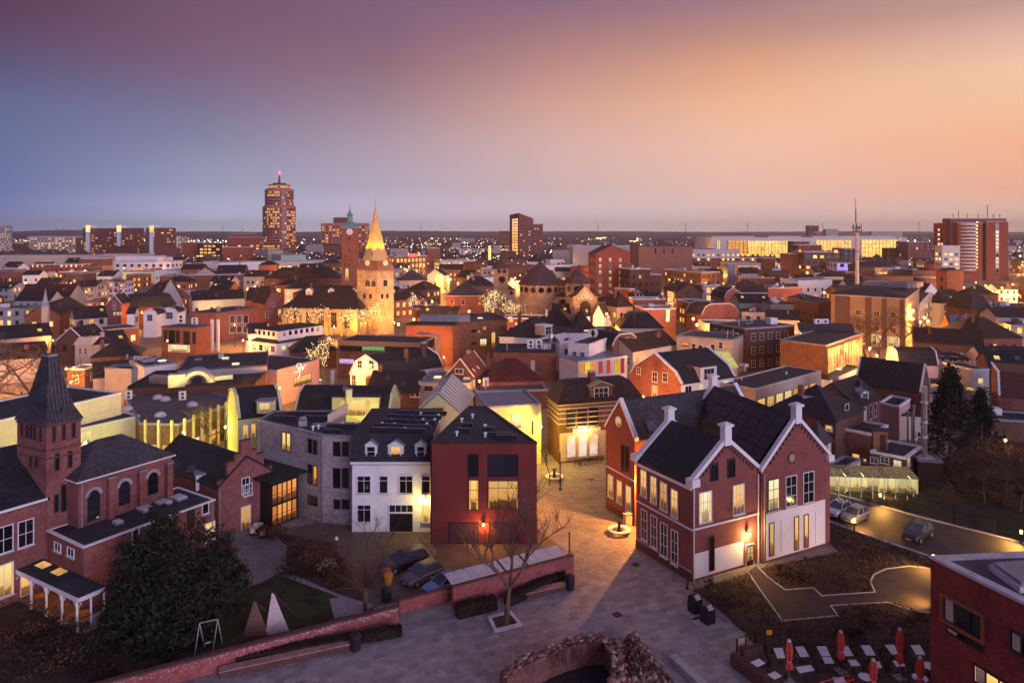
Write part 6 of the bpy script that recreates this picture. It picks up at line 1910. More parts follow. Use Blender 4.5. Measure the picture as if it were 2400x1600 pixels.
# --- centre right, in front of the synagogue
br=hs('broad brown hipped roof above a brightly lit white wall',rc(KK(490,1056),KK(1015,1078),6.4,11),6.4,PL_WHITE,('hip',4.4,TL_BROWN))
br.chimney(g(KK(1050,980),8).xy,.8,1.8,7.5,BR_ORANGE);br.chimney(g(KK(682,930),9).xy,.5,1.4,9,PL_CREAM)
py=hs('brown pyramid roofed house with bright lit eaves',rc(KK(1000,1120),KK(1282,1118),6.2,9),6.2,PL_CREAM,('hip',4.6,TL_BROWN),(1,.6),z0=2.5)
fl_=hs('cream house with broad truncated black hipped roof',rc(KK(1588,1088),KK(2120,1090),7,11),7,PL_CREAM,('rings',[(3.2,3.4)],TL_DARK,FELT),(2,.2))
fl_.chimney(g(KK(1755,1060),7.5).xy,.4,5,7.5,DARKM,cap=False);fl_.chimney(g(KK(1640,1000),8).xy,.8,3,7,BR_ORANGE)
hs('black steep roofed house left before the synagogue wing',rc(KK(425,832),KK(745,822),6,9),6,PL_BEIGE,('gable',4.6,TL_DARK,VT),(1,.4),z0=2.5)
hs('black low roofs in front of the synagogue portal',rc(KK(700,905),KK(1010,912),5.4,9),5.4,PL_CREAM,('gable',2.6,TL_DARK))
hs('dark brown gabled house under the synagogue portal',rc(KK(1010,940),KK(1215,945),5.6,7),5.6,PL_WHITE,('hip',1.8,TL_BROWN))
hs('small white gabled house right below the synagogue portal',rc(KK(1255,940),KK(1390,946),5.6,7),5.6,PL_WHITE,('front',3.4,TL_BROWN))
rcube=hs('red flat topped house with blue grey roof before the yellow lit street',rc(S3(1212,1352),S3(1502,1348),8,10),8,BR_RED,('flat',BLUEROOF,TRIM))
rcube.chimney(g(S3(1432,1400),8).xy,.7,3,6.5,TRIM)
hs('rose house behind the red flat topped house',rc(S3(1112,1262),S3(1412,1262),9,8),9,BR_ORANGE,('flat',BLUEROOF,TRIM))
hs('yellow lit street house right of the synagogue',rc(KK(1385,768),KK(1555,762),8,7),8,PL_CREAM,('hip',1.5,TL_DARK),(2,.3),dx=2.4)
hs('yellow lit street house with brown hipped roof',rc(KK(1548,832),KK(1745,822),7.4,8),7.4,PL_CREAM,('hip',4.4,TL_BROWN),(2,.3))
hs('dark modern flats with white window frames right of the red lofts',rc(KK(1705,372),KK(1955,368),15,10),15,BR_DARK,('flat',FELT2,TRIM),(4,.25),dx=3,fh=3.3)
hs('dark flats stepped down right of the modern flats',rc(KK(1860,440),KK(2091,436),12,10),12,BR_DARK,('flat',FELT2,TRIM),(3,.3),dx=3)
hs('brown brick flats with lit windows below the theatre block',rc(S3(1385,895),S3(1640,890),12,12),12,BR_BROWN,('flat',FELT2,DARKM),(3,.3),dx=3.2,fh=3.4)
hs('low brown brick flats in front of the theatre block',rc(S3(1390,985),S3(1740,1015),10,12),10,BR_BROWN,('flat',FELT2,TRIM),(3,.25),dx=3)
hs('dark gabled house left of the glowing side street',rc(S3(1395,1150),S3(1510,1200),8,10),8,BR_BROWN,('gable',3.4,TL_DARK),(2,.3))
hs('row house with white window band above the side street',rc(S3(1522,1195),S3(1762,1190),8,9),8,PL_WHITE,('mans',TL_DARK),(2,.5),dx=2.6)
hs('orange lit brick facade along the left of the side street',rc(S3(1508,1262),S3(1730,1318),8,8),8,BR_ORANGE,('flat',FELT,TRIM),(2,.5),dx=2.4)
cg=hs('red brick house with rounded gable right of the side street',rc(S3(1745,1400),S3(2082,1390),6.5,10),6.5,BR_RED,('prof',[(0,0),(.1,2.2),(.25,3.0),(.75,3.0),(.9,2.2),(1,0)],FELT,False,VT))
hs('dark flat house roof before the rounded red gable',rc(S3(1775,1488),S3(2130,1490),5.4,9),5.4,PL_CREAM,('flat',FELT,TRIM))
hs('cream corner house with four windows right of the rounded gable',rc(S3(2110,1372),S3(2322,1376),7,8),7,PL_CREAM,('flat',FELT,DARKM),(2,.1),dx=3,fh=3.2)
hs('red gambrel gable house above the rounded red gable',rc(S3(1955,1242),S3(2105,1238),7,10),7,BR_RED,('prof',GAMB,TL_DARK,False,VT),(1,.2),z0=3)
hs('white mansard row with lit windows right of the gambrel gable',rc(S3(2095,1195),S3(2345,1195),7.6,9),7.6,PL_WHITE,('mans',TL_DARK),(2,.5))
hs('house with glowing glazed front above the side street',rc(S3(1752,1132),S3(1912,1132),10,9),10,PL_BEIGE,('flat',FELT,TRIM),(3,.8),dx=2.2,w=1.5,h=2)
hs('dark roof cluster behind the cream corner house',rc(S3(2090,1290),S4(30,1290),7.4,9),7.4,PL_GREY,('gable',2.6,TL_DARK))
hs('orange brick row with railings behind the glazed front',rc(S3(2090,1060),S4(60,1065),9,12),9,BR_ORANGE,('flat',FELT2,TRIM),(2,.3))
# --- right: office cube and its neighbours
oc=Bld('large beige brick office cube with dark vertical bands and black low roof',para(S4(578,1212),S4(1262,1252),S4(1388,1160),13.6),13.6,brick('beige_brick',(.42,.30,.22),(.34,.24,.175),(.3,.22,.17),var=.15),'office_cube','office building')
oc.rings([(0.0,.3),(7.0,1.8)],FELT,FELT,.3,trim=TRIM)
a,c,d,n=oc.n(0);L_=(c-a).length
for t0,t1 in ((.06,.27),(.48,.56),(.70,.76),(.93,.99)):
    wallpanel(oc,0,[(L_*t0,0),(L_*t1,0),(L_*t1,13.3),(L_*t0,13.3)],plain('dark_band',(.12,.08,.075),.8,.1),.25,'dark_band')
for t in (.385,.63,.845):
    for z in (8.4,4.4,.6):oc.window(0,L_*t,z,1.3 if z > 1 else 2.6,1.2 if z > 1 else 2.6,GL if z > 1 else LPALE,TRIM,1,1,False)
for t in (.31,.43,.59,.67,.81,.89):oc.window(0,L_*t,.6,1.4,2.4,random.choice((LY,LPALE,GL)),TRIM,0,0,False)
b=MB()
for px,w,l in ((S4(1100,1135),12,7),(S4(1260,1135),8,8)):
    q=g(px,15.4);b.box((q.x,q.y,15.2),w,l,1.4,BLUEROOF,-.7)
b.build('roof_plant',oc.root,kind='stuff')
hs('orange brown brick hall with black roof left of the office cube',para(S4(175,1242),S4(455,1308),S4(580,1270),8.6),8.6,BR_ORANGE,('flat',FELT,DARKM),(2,.05),dx=3)
hs('pale grey box shaped roof storey left of the brick hall',rc(S4(25,1302),S4(235,1302),8,8),8,PL_GREY,('flat',FELT2,DARKM))
hs('cream low house in front of the pale grey roof storey',rc(S4(0,1440),S4(290,1450),6.5,10),6.5,PL_CREAM,('gable',2.2,TL_DARK))
d_=330
dr=Bld('curved brown drum shaped building right behind the office cube',oct_poly(S4(1437,0)[0],d_,6.2,20),zat(S4(0,1052)[1],d_),BR_BROWN,'drum_building');dr.flat(FELT2,TRIM,.2,.3)
ob2=Bld('orange lit brick block with windowed left face by the bright square',corner(2194,2220,2258,290,.5),zat(635,290),BR_ORANGE,'brick_block');ob2.flat(FELT2,DARKM,.3);ob2.auto(4,edges=[3],lit_p=.3,fh=3.4,dx=2.4)
tu=Bld('small white turret with black pyramid roof near the bright square',frontal(2204,2235,228,.4,4),zat(710,228),PL_WHITE,'turret','turret')
tu.rings([(.5,1.2),(1.7,3.6)],TL_DARK,TL_DARK,.35)
for e in (0,1):tu.window(e,2,zat(727,228),.8,1.7,GL,TRIM,1,1,False,arch=True)
hs('black roofed row right of the white turret',rc(S4(1702,1338),S4(1872,1355),7,7),7,PL_GREY,('gable',2.6,TL_DARK))
hs('large black mansard with roof windows right of the white turret',rc(S4(1862,1356),S4(2055,1356),7.6,12),7.6,BR_DARK,('rings',[(1.6,4.2),(3,4.6)],TL_DARK,FELT))
hs('black hipped roofs before the bright orange square',rc(S4(1830,1210),S4(2110,1215),7,10),7,BR_DARK,('hip',3.4,TL_DARK))
hs('house with white sawtooth dormers below the black mansard',rc(S4(1640,1480),S4(1880,1490),6,9),6,PL_CREAM,('gable',2.0,BLUEROOF),(1,.3),z0=2.5)
hs('broad dark hipped roof low at the right below the turret',rc(S4(1730,1590),S4(2240,1600),5.6,11),5.6,BR_BROWN,('hip',4.0,TL_BROWN))
hs('long black roof at the right edge behind the mansard',rc(S4(2060,1330),S4(2500,1330),8,9),8,BR_DARK,('flat',FELT,DARKM),(2,.1))
hs('grey house row at the right edge below the bright square',rc(S4(2100,1420),S4(2500,1425),7,9),7,PL_GREY,('gable',2.2,TL_DARK),(2,.25))
hs('low beige house with lit windows by the right edge',rc(S4(2230,1500),S4(2600,1510),6,8),6,PL_BEIGE,('flat',FELT,ZINC),(2,.5))
# shopping street right of the office cube
hs('narrow lit house row in the street right of the office cube',rc(S4(1400,1300),S4(1580,1250),9,8),9,PL_CREAM,('front',2.6,TL_BROWN,VT),(3,.7),dx=2.2)
hs('white gabled shops in the street right of the office cube',rc(S4(1440,1200),S4(1560,1190),9.5,9),9.5,PL_WHITE,('front',3.0,TL_DARK,VT),(3,.5),dx=2.4)
hs('brick house with tiled front at the mouth of the lit street',rc(S4(1590,1470),S4(1650,1474),6.5,7),6.5,BR_ORANGE,('front',2.4,TL_BROWN),(2,.4))
hs('long low flats with white balconies left of the drum building',rc(S4(870,1055),S4(1335,1050),11,14),11,BR_BROWN,('flat',FELT2,DARKM),(3,.5),dx=3.6,w=2.2)
hs('grey metal roof box behind the office cube',rc(S4(1095,985),S4(1335,985),13,12),13,PL_GREY,('flat',FELT2,TRIM))
hs('brown flats with tilted roof lights left behind the office cube',rc(S4(850,960),S4(1200,958),12,12),12,BR_BROWN,('gable',2.5,TL_DARK),(2,.3))
hs('row of dark flats with glazed roof right behind the drum',rc(S4(1330,1000),S4(1560,995),13,12),13,BR_BROWN,('flat',FELT2,DARKM),(2,.2))
hs('rounded red brick tower house left of the orange block',rc(S4(1530,935),S4(1588,935),15,6),15,BR_RED,('flat',FELT,DARKM))
hs('white fronted shop with orange lit side left of the mast',rc(S4(275,1090),S4(590,1082),9,12),9,PL_WHITE,('flat',FELT2,TRIM),(2,.3),dx=4)
hs('red brick low block left of the mast',rc(S4(360,1105),S4(760,1095),7.6,10),7.6,BR_RED,('flat',FELT2,DARKM),(1,.5),z0=3)
hs('dark gabled house with pale lit windows right of the side street',rc(S4(10,1000),S4(192,998),12,10),12,BR_DARK,('flat',FELT2,DARKM),(3,.2))
hs('long flat roof with red lit sign left of the mast',rc(S4(0,1160),S4(300,1150),8.4,12),8.4,BR_RED,('flat',FELT2,ZINC),(1,.4),z0=3)
# white lattice mast tower
d_=300
q=at(S4(818,1165),d_)
ma=empty('radio_mast',(q.x,q.y,0),'white round radio mast with ring of dishes and thin aerial','mast')
zt=zat(S4(0,555)[1],d_)
MASTM=plain('mast_paint',(.62,.52,.5),.6,.1)
b=MB();b.lathe((q.x,q.y,0),[(.85,0),(.7,zt*.8),(.62,zt)],MASTM,12);b.build('shaft',ma)
b=MB()
for y,r in ((640,1.9),(605,1.6),(822,1.1)):b.lathe((q.x,q.y,zat(S4(0,y)[1],d_)),[(r,0),(r,.25)],DARKM,12)
b.build('platform',ma,kind='stuff')
b=MB()
for i in range(9):
    a=i*2*math.pi/9;z=zat(S4(0,600+20*(i % 3))[1],d_)
    b.box((q.x+math.cos(a)*1.7,q.y+math.sin(a)*1.7,z),.25,.25,1.5,DARKM)
b.build('aerials',ma,kind='stuff')
b=MB();b.bar((q.x-.5,q.y,zt),(q.x-.5,q.y,zat(S4(0,430)[1],d_)),.22,DARKM,5);b.bar((q.x-.6,q.y,zat(S4(0,430)[1],d_)),(q.x-.6,q.y,zat(S4(0,330)[1],d_)),.09,DARKM,4);b.build('needle',ma)
# ================================================================ far skyline
def sx(f,x):return f(x,0)[0]
def sy_(f,y):return f(0,y)[1]
def far(label,f,x0,x1,y,d,wall,win=None,theta=0.0,depth=14,roof=None,name='apartment_block',**k):
    b=Bld(label,frontal(sx(f,x0),sx(f,x1),d,theta,depth),zat(sy_(f,y),d),wall,name)
    b.flat(*(roof or (FELT2,TRIM)))
    if win:b.auto(win[0],lit_p=win[1],far=True,**k)
    return b
BR_FLAT=brick('flats_brick',(.24,.085,.072),(.2,.075,.065),(.18,.08,.07),var=.1)
for k,(x0,xc,x1,d) in enumerate(((760,978,978,820),(1043,1258,1258,780),(1340,1525,1525,720))):
    y=(606,604,602)[k]
    nm=('leftmost','middle','rightmost')[k]
    t=far(nm+' of three dark tower flats with a white lift shaft',S1,x0,x1,y,d,BR_FLAT,(11,.26),0,15 if k < 2 else 21,dx=4.4,w=2.0,h=1.2,fh=3.0,z0=3,name='tower_flats')
    xs=(788,1073,1373)[k]
    s=frontal(sx(S1,xs),sx(S1,xs+28),d-2.5,0,3)
    b=MB();b.poly(s,0,zat(sy_(S1,640),d),TRIM);b.poly(offset(s,-.02),zat(sy_(S1,640),d),zat(sy_(S1,580),d),LFAR2);b.build('lift_shaft',t.root)
    s=frontal(sx(S1,xs+58),sx(S1,xs+98),d,0,5)
    b=MB();b.poly(s,t.z,zat(sy_(S1,580),d),TRIM);b.build('lift_house',t.root)
far('pale high flats cut by the left edge',S1,-60,38,576,850,PL_GREY,(12,.45),dx=3.2,fh=3)
far('long balcony flats with lit windows left of the three tower flats',S1,268,705,682,930,PL_BEIGE,(8,.5),.06,14,dx=4.4,w=2.0)
far('brown side block joining the long balcony flats',S1,700,765,690,925,BR_FLAT,(7,.1))
far('pale flats strip behind the rightmost tower flats',S1,1612,1672,700,830,PL_GREY,(9,.6),dx=3)
far('plain red brick block right of the tower flats',S1,1670,1818,738,700,BR_LOFT,(3,.15),dx=8)
far('glazed office with lit floors right of the plain red block',S1,1815,2038,742,690,DARKM,(6,.7),dx=4,w=3,h=1.8,fh=3.2)
far('stepped red office with lit upper floors beside the skyscraper',S1,2085,2352,690,760,BR_LOFT,(6,.45),dx=4.4,w=3)
far('red office roof storey beside the skyscraper',S1,2120,2310,658,765,BR_LOFT,(8,.3),dx=5)
far('low red brick office in front of the stepped office',S1,2038,2280,782,620,BR_LOFT,(4,.3),dx=5)
far('long pale shopping mall with lit window band at the left',S1,-80,905,862,560,PL_BEIGE,(1,.6),0,30,dx=7,w=4,h=2.2,z0=2,name='shopping_mall')
far('pale mall extension in front of the tower flats',S1,900,1290,850,600,PL_BEIGE,(2,.7),0,24,dx=6,w=4,h=2,name='shopping_mall')
far('long red brick shop row with many lit windows at the left',S1,85,738,944,480,BR_LOFT,(3,.45),.02,14,dx=3.2,fh=3.4)
far('orange red block with one tall lit stair window',S1,735,932,888,500,BR_ORANGE,None,0,14)
far('white office with row of square windows before the tower flats',S1,988,1572,916,520,PL_WHITE,(2,.12),-.05,16,dx=5.4,w=2.2,h=2,fh=4,z0=2)
far('white upper storey of the office before the tower flats',S1,1060,1445,866,535,PL_WHITE,None)
far('white lift tower of the office before the tower flats',S1,1440,1505,880,522,PL_WHITE)
yw=hs('long low hall with brightly lit yellow wall at the left',rc(S1(800,1018),S1(1458,1010),7,20),7,PL_LEMON,('flat',FELT2,TRIM))
hs('white hall with rows of roof hatches behind the long red wall',rc(S1(1590,1000),S1(1815,985),8,14),8,PL_WHITE,('flat',BLUEROOF,TRIM),(1,.4),z0=3)
hs('long white fronted store roof at the left of the skyscraper',rc(S1(1800,940),S1(2352,925),9,24),9,PL_CREAM,('flat',FELT2,TRIM),(1,.3),z0=2,dx=8,w=5)
hs('very long orange red wall behind the dark roofs',rc(S1(1470,1042),S2(40,1030),7.4,16),7.4,BR_ORANGE,('flat',FELT2,TRIM))
hs('brown roofed house before the long red wall',rc(S1(1795,1025),S1(1975,1022),8,10),8,PL_BEIGE,('front',3.5,TL_BROWN))
hs('black roof with lit dormers before the white store',rc(S1(1990,1012),S1(2250,1010),8,9),8,BR_DARK,('gable',4,TL_DARK),(1,.4),z0=4)
# skyscraper
d_=860
sk_p=[Vector(((631.5*1.0204-CX)*d_/F,d_+14))]
cx=(644-CX)*d_/F;cy=d_+17
BR_SKY=brick('skyscraper_brick',(.55,.19,.13),(.46,.16,.12),(.45,.2,.15),1.2,.5,var=.1)
sk_=empty('skyscraper',(cx,cy,0),'tall oval red skyscraper with lit floors, glowing crown and red tipped mast','skyscraper')
def oval(rx,ry,n=28):return [(cx+rx*math.cos(2*math.pi*i/n),cy+ry*math.sin(2*math.pi*i/n)) for i in range(n)]
px2m=d_/F
R1=150*.2551*px2m;R2=130*.2551*px2m;R3=100*.2551*px2m
zt1,zt2,zt3=zat(S2(0,400)[1],d_),zat(S2(0,242)[1],d_),zat(S2(0,200)[1],d_)
b=MB();b.poly(oval(R1,R1*.85),0,zt1,BR_SKY);b.poly(oval(R2,R2*.85),zt1-.5,zt2,BR_SKY);b.build('wall',sk_)
b=MB();b.poly(oval(R3,R3*.85),zt2-.5,zt3,BR_SKY);b.poly(oval(R3*.62,R3*.5),zt3-.3,zat(S2(0,185)[1],d_),DARKM);b.build('crown',sk_)
b=MB();b.bar((cx,cy,zt3),(cx,cy,zat(S2(0,108)[1],d_)),1.6,plain('mast_red',(.3,.06,.06),.6),6,.9);b.build('mast',sk_)
b=MB();b.lathe((cx,cy,zat(S2(0,108)[1],d_)),[(1.0,0),(1.2,1.2),(1.0,4.5),(.1,5)],glow('beacon_red',(1.0,.08,.12),4),8);b.build('beacon',sk_)
fm=MB()
for fl_i in range(27):
    z=3+fl_i*3.45
    rr=R1 if z < zt1-2 else (R2 if z < zt2-2 else R3)
    if z > zt3-2:continue
    pts=oval(rr+.15,rr*.85+.15,44)
    for i in range(44):
        p0,p1=Vector(pts[i]),Vector(pts[(i+1) % 44])
        if p0.y > cy:continue
        mid=(p0.x-cx)/rr
        fr=z/zt2
        prob=.12
        if -.55 < mid < .25 and (fr > .86 or .42 < fr < .72 or fr < .18):prob=.72
        if mid > .5 and .22 < fr < .66:prob=.55
        if mid < -.6 and fr < .3:prob=.65
        if fr > 1:prob=.95
        on=R() < prob
        w=p1-p0
        q0,q1=p0+w*.14,p0+w*.86
        fm.face(((q0.x,q0.y,z),(q1.x,q1.y,z),(q1.x,q1.y,z+1.9),(q0.x,q0.y,z+1.9)),random.choice((LFAR,LFAR2)) if on else GLFAR)
fm.build('windows',sk_,kind='stuff')
b=MB()
for fl_i in range(26):
    z=5.2+fl_i*3.45
    rr=R1 if z < zt1-2 else R2
    if z > zt2-2:break
    for i in range(22):
        a0,a1=math.pi+i*math.pi/22,math.pi+(i+1)*math.pi/22
        if abs(math.cos((a0+a1)/2)) < .62:continue
        o,n2=rr+.9,rr+.02
        b.prism([(cx+r_*math.cos(a),cy+.85*r_*math.sin(a),z) for r_,a in ((o,a0),(o,a1),(n2,a1),(n2,a0))],[(cx+r_*math.cos(a),cy+.85*r_*math.sin(a),z+.5) for r_,a in ((o,a0),(o,a1),(n2,a1),(n2,a0))],BR_SKY)
b.build('balconies',sk_,kind='stuff')
o_b=far('broad brick office block with lit floors behind the town hall tower',S2,597,1006,562,900,BR_SKY,(11,.42),0,24,dx=4.6,w=2.4,h=1.9,fh=3.6,name='office_block')
s=frontal(sx(S2,710),sx(S2,870),905,0,10);b=MB();b.poly(s,o_b.z-.2,zat(sy_(S2,508),905),BR_FLAT);b.build('roof_storey',o_b.root)
far('lit wing of the brick office block behind the town hall',S2,530,600,768,880,BR_SKY,(4,.7),dx=5,w=3)
far('small far flats left of the slab hotel',S2,2228,2325,632,1500,BR_FLAT,(9,.25),dx=5)
far('pale lit strip building on the far plain',S2,1880,2010,702,1600,PL_GREY,(4,.5),dx=6)
# --- hospital
HW=plain('hospital_white',(.74,.66,.58),.6,.06)
hp=Bld('huge white hospital with glowing golden glass atria',frontal(sx(HO,262),sx(HO,2066),700,0,60),zat(sy_(HO,228),700),HW,'hospital');hp.flat(FELT2,HW,.8)
for x0,x1 in ((275,660),(790,1090),(1200,1915)):
    s=frontal(sx(HO,x0),sx(HO,x1),712,0,30);b=MB();b.poly(s,hp.z,zat(sy_(HO,208),712),HW);b.build('roof_storey',hp.root)
m,nt,bb=newmat('atrium_glow')
n=noise(nt,pos(nt),.12,4,.7);n2=noise(nt,pos(nt),.9,2)
cc=cramp(nt,n.outputs[0],[(.60,.24,.04),(1.0,.50,.09),(1.0,.62,.17),(1.0,.76,.36)],[.3,.46,.58,.72])
c2=cramp(nt,n2.outputs[0],[(.6,)*3,(1.1,)*3],[.38,.62])
link(nt,mul(nt,cc,c2),bb.inputs['Emission Color']);bb.inputs['Emission Strength'].default_value=1.7;bb.inputs['Base Color'].default_value=(.02,)*3+(1,)
m.cycles.emission_sampling='NONE'
AT=m
for x0,x1,y0,y1,mm in ((415,590,250,410,LFAR),(595,1005,255,430,AT),(1225,1550,250,360,AT),(1640,1968,246,468,AT),(310,345,250,340,LFAR2),(520,600,260,400,AT)):
    t0,zt=hp.edge_hit(0,HO(x0,y0));t1,zb=hp.edge_hit(0,HO(x1,y1))
    b=MB();p0,p1=hp.place(0,t0,zb),hp.place(0,t1,zb)
    b.prism([p0+Vector((0,-.5,0)),p1+Vector((0,-.5,0)),p1+Vector((0,-.05,0)),p0+Vector((0,-.05,0))],[v+Vector((0,0,zt-zb)) for v in (p0+Vector((0,-.5,0)),p1+Vector((0,-.5,0)),p1+Vector((0,-.05,0)),p0+Vector((0,-.05,0)))],mm)
    o=b.build('atrium_glass',hp.root)
    b=MB();n_=max(2,int((t1-t0)/3.2))
    for k in range(n_+1):b.box((p0.x+(t1-t0)*k/n_,p0.y-.7,zb),.28,.3,zt-zb,DARKM)
    for k in range(1,6):b.prism([(p0.x,p0.y-.8,zb+(zt-zb)*k/6),(p1.x,p0.y-.8,zb+(zt-zb)*k/6),(p1.x,p0.y-.55,zb+(zt-zb)*k/6),(p0.x,p0.y-.55,zb+(zt-zb)*k/6)],[(p0.x,p0.y-.8,zb+(zt-zb)*k/6+.22),(p1.x,p0.y-.8,zb+(zt-zb)*k/6+.22),(p1.x,p0.y-.55,zb+(zt-zb)*k/6+.22),(p0.x,p0.y-.55,zb+(zt-zb)*k/6+.22)],DARKM)
    b.build('glazing_bars',o,kind='stuff')
far('curved white hospital pavilion with dark ribbon windows',HO,95,520,335,600,HW,(2,.3),-.08,20,dx=5,w=3.6,h=1.4,fh=3.6,name='hospital_pavilion')
far('long brick flats with glowing galleries before the hospital',HO,-60,850,412,520,BR_ORANGE,(5,.5),0,12,dx=3.6,w=1.6,fh=3.2)
cp=far('hall with front of coloured vertical light stripes',HO,415,720,462,430,BLUEROOF,None,0,16,name='striped_hall')
for k in range(9):
    t0,zt=cp.edge_hit(0,HO(480+k*26,478));t1,zb=cp.edge_hit(0,HO(504+k*26,566))
    wallpanel(cp,0,[(t0,zb),(t1,zb),(t1,zt),(t0,zt)],lit('stripe_'+'abc'[k % 3],((1.0,.30,.12),(1.0,.62,.22),(.55,.42,.42))[k % 3],.8,.3,1,False,room=False),.3,'light_stripe')
far('grey brown office grid with white window rows left of the blue lit house',HO,1120,1440,356,440,BR_BROWN,(6,.15),0,18,dx=4.3,w=2.4,h=1.8,fh=3.3,z0=2)
far('brick flats left of the grey brown office grid',HO,970,1118,372,450,BR_FLAT,(4,.15),dx=4)
far('dark brick box above the office grid',HO,1065,1280,292,560,BR_FLAT,(5,.1),dx=5,w=3)
far('plum coloured slab before the hospital glass',HO,1018,1165,258,640,BR_FLAT)
far('striped dark tower with curved shoulder beside the mast',HO,1460,1590,322,470,DARKM,(7,.08),dx=3.2,w=1.4,h=2)
VIO=plain('violet_light_tint',(.62,.58,.8),.7,.1)  # violet lamplight on the white wall mixed into its base colour
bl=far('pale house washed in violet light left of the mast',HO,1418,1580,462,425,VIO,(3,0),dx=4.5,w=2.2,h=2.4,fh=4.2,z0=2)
far('dark brick house right of the violet lit house',HO,1495,1660,540,400,BR_FLAT,(2,.2))
far('black office with few lit windows right of the hospital',HO,2068,2290,262,640,BR_FLAT,(9,.05),0,20,dx=5)
far('pale annex below the black office',HO,2068,2300,446,600,HW,(1,.4),z0=2,dx=8)
far('brick block left of the coloured stripe hall',HO,745,850,412,480,BR_FLAT,(2,.1))
far('far lit flats with red beacon beyond the hospital',HO,1158,1252,112,1300,BR_FLAT,(11,.25),dx=5)
far('far pale lit block beyond the hospital',HO,1318,1430,145,1350,PL_BEIGE,(8,.5),dx=5)
far('long far flats with glowing stairs on the horizon right',HO,1735,2020,166,1900,PL_BEIGE,(7,.5),dx=9,w=3)
# --- twin high-rise at the right
d_=460
rw=far('brick wall slab of the right high-rise with stacked round balconies',S4,1745,1968,556,d_,BR_LOFT,None,0,14,name='high_rise')
far('wider slab of the right high-rise with a column of lit stair windows',S4,2005,2207,545,d_,BR_LOFT,None,0,16,name='high_rise')
rw2=BLDS[-1]
for k in range(13):
    t,z=rw2.edge_hit(0,S4(2106,575+k*35))
    o=rw2.window(0,t,z-1.2,1.9,2.2,LPALE if k > 1 and k not in (8,12) else GL,TRIM,0,0,False)
hb=far('roof storey of the right high-rise with railings and aerials',S4,1678,2190,518,d_+3,BR_FLAT,None,0,9,name='roof_storey')
for x in (1700,1750,1830,1930,2015,2070,2130):
    q=at(S4(x,518),d_+4);b=MB();b.bar(q,q+Vector((0,0,3.0 if x not in (1750,2015) else (5 if x == 1750 else 9))),.2,DARKM,4);b.build('aerial',hb.root)
far('glazed middle of the right high-rise glowing yellow green',S4,1966,2006,560,d_+1.5,DARKM,(11,.8),dx=3.6,w=3,h=2,lits=None)
far('left wing of the right high-rise with lit balconies',S4,1620,1748,560,d_+8,BR_LOFT,(11,.45),0,12,dx=3.4,w=2.2,h=1.5,fh=3.1)
far('white banded lower wing of the right high-rise',S4,1600,1765,770,d_-8,HW,(6,.6),0,8,dx=3.4,w=2.2,h=1.4,fh=3.1)
b=None
for k in range(14):
    y=580+k*32
    t,z=rw.edge_hit(0,S4(1835,y))
    q=rw.place(0,t,z)
    b=MB();n_=8
    pts=[(q.x+4.9*math.cos(math.pi+i*math.pi/n_),q.y+3.2*math.sin(math.pi+i*math.pi/n_)) for i in range(n_+1)]
    b.poly(pts,q.z,q.z+1.15,HW);b.build('balcony',rw.root)
    q2=q+Vector((5.6,-.5,1.4));b=MB();b.box(q2,.9,.5,1.2,LFAR2);b.build('balcony_light',rw.root)
# --- horizon: wooded ridges, pylons, scattered lights
WOODM=plain('wooded_ridge',(.095,.07,.078),1.0,.4,.004)
def ridge(name,d,y_of_x,x0,x1,m,step=14,jag=1.6,depth=500):
    b=MB()
    xs=[x0+i*step for i in range(int((x1-x0)/step)+1)]
    tops=[zat(y_of_x(x)+U(-jag,jag),d) for x in xs]
    for (xa,za),(xb,zb) in zip(zip(xs[:-1],tops[:-1]),zip(xs[1:],tops[1:])):
        pa,pb=(xa-CX)*d/F,(xb-CX)*d/F
        b.face(((pa,d,-3),(pb,d,-3),(pb,d+depth*.25,zb*.8),(pa,d+depth*.25,za*.8)),m)
        b.face(((pa,d+depth*.25,za*.8),(pb,d+depth*.25,zb*.8),(pb,d+depth,zb),(pa,d+depth,za)),m)
        b.face(((pa,d+depth,za),(pb,d+depth,zb),(pb,d+depth*2,-3),(pa,d+depth*2,-3)),m)
    b.build(name,None,kind='structure')
def hy(x):return 544-5.5*math.exp(-((x-70)/140)**2)-2*math.exp(-((x-420)/110)**2)-3.5*math.exp(-((x-900)/200)**2)-2.5*math.exp(-((x-1400)/260)**2)-2*math.exp(-((x-2100)/300)**2)
ridge('far_hills',5200,hy,-900,3300,WOODM,10,.5)
ridge('wooded_hills',3300,lambda x:552+1.6*math.sin(x*.013)+1.2*math.sin(x*.041+1),-700,3100,WOODM,6,.9,350)
ridge('woods',2100,lambda x:562+2*math.sin(x*.017+2)+1.5*math.sin(x*.05),-600,3000,WOODM,5,1.5,200)
for x,yt,lb in ((522,528,'between the tower flats and the skyscraper'),(568,532,'close left of the skyscraper'),(987,528,'between the church spire and the slab hotel'),(1402,524,'above the red lofts'),(1607,524,'above the theatre block'),(1752,523,'above the hospital left half'),(1928,522,'left of the radio mast'),(2154,519,'left of the right high-rise'),(135,534,'at the far left, first of a close pair'),(148,536,'at the far left, second of a close pair')):
    d=3600
    q=at((x,547),d);top=zat(yt,d)
    py_=empty('pylon',(q.x,q.y,0),'grey lattice pylon on the horizon '+lb,'pylon','power pylons on the horizon')
    b=MB()
    for sx_ in (-1,1):b.bar((q.x+sx_*3.6,q.y,0),(q.x+sx_*.6,q.y,top),.55,DARKM,3)
    for zz in (.78,.88,.96):b.bar((q.x-6*(1.3-zz)*2,q.y,top*zz),(q.x+6*(1.3-zz)*2,q.y,top*zz),.4,DARKM,3)
    for j in range(6):b.bar((q.x-3.4+j*.5,q.y,top*j/6),(q.x+2.9-j*.5,q.y,top*(j+1)/6),.3,DARKM,3)
    b.build('lattice',py_,kind='stuff')
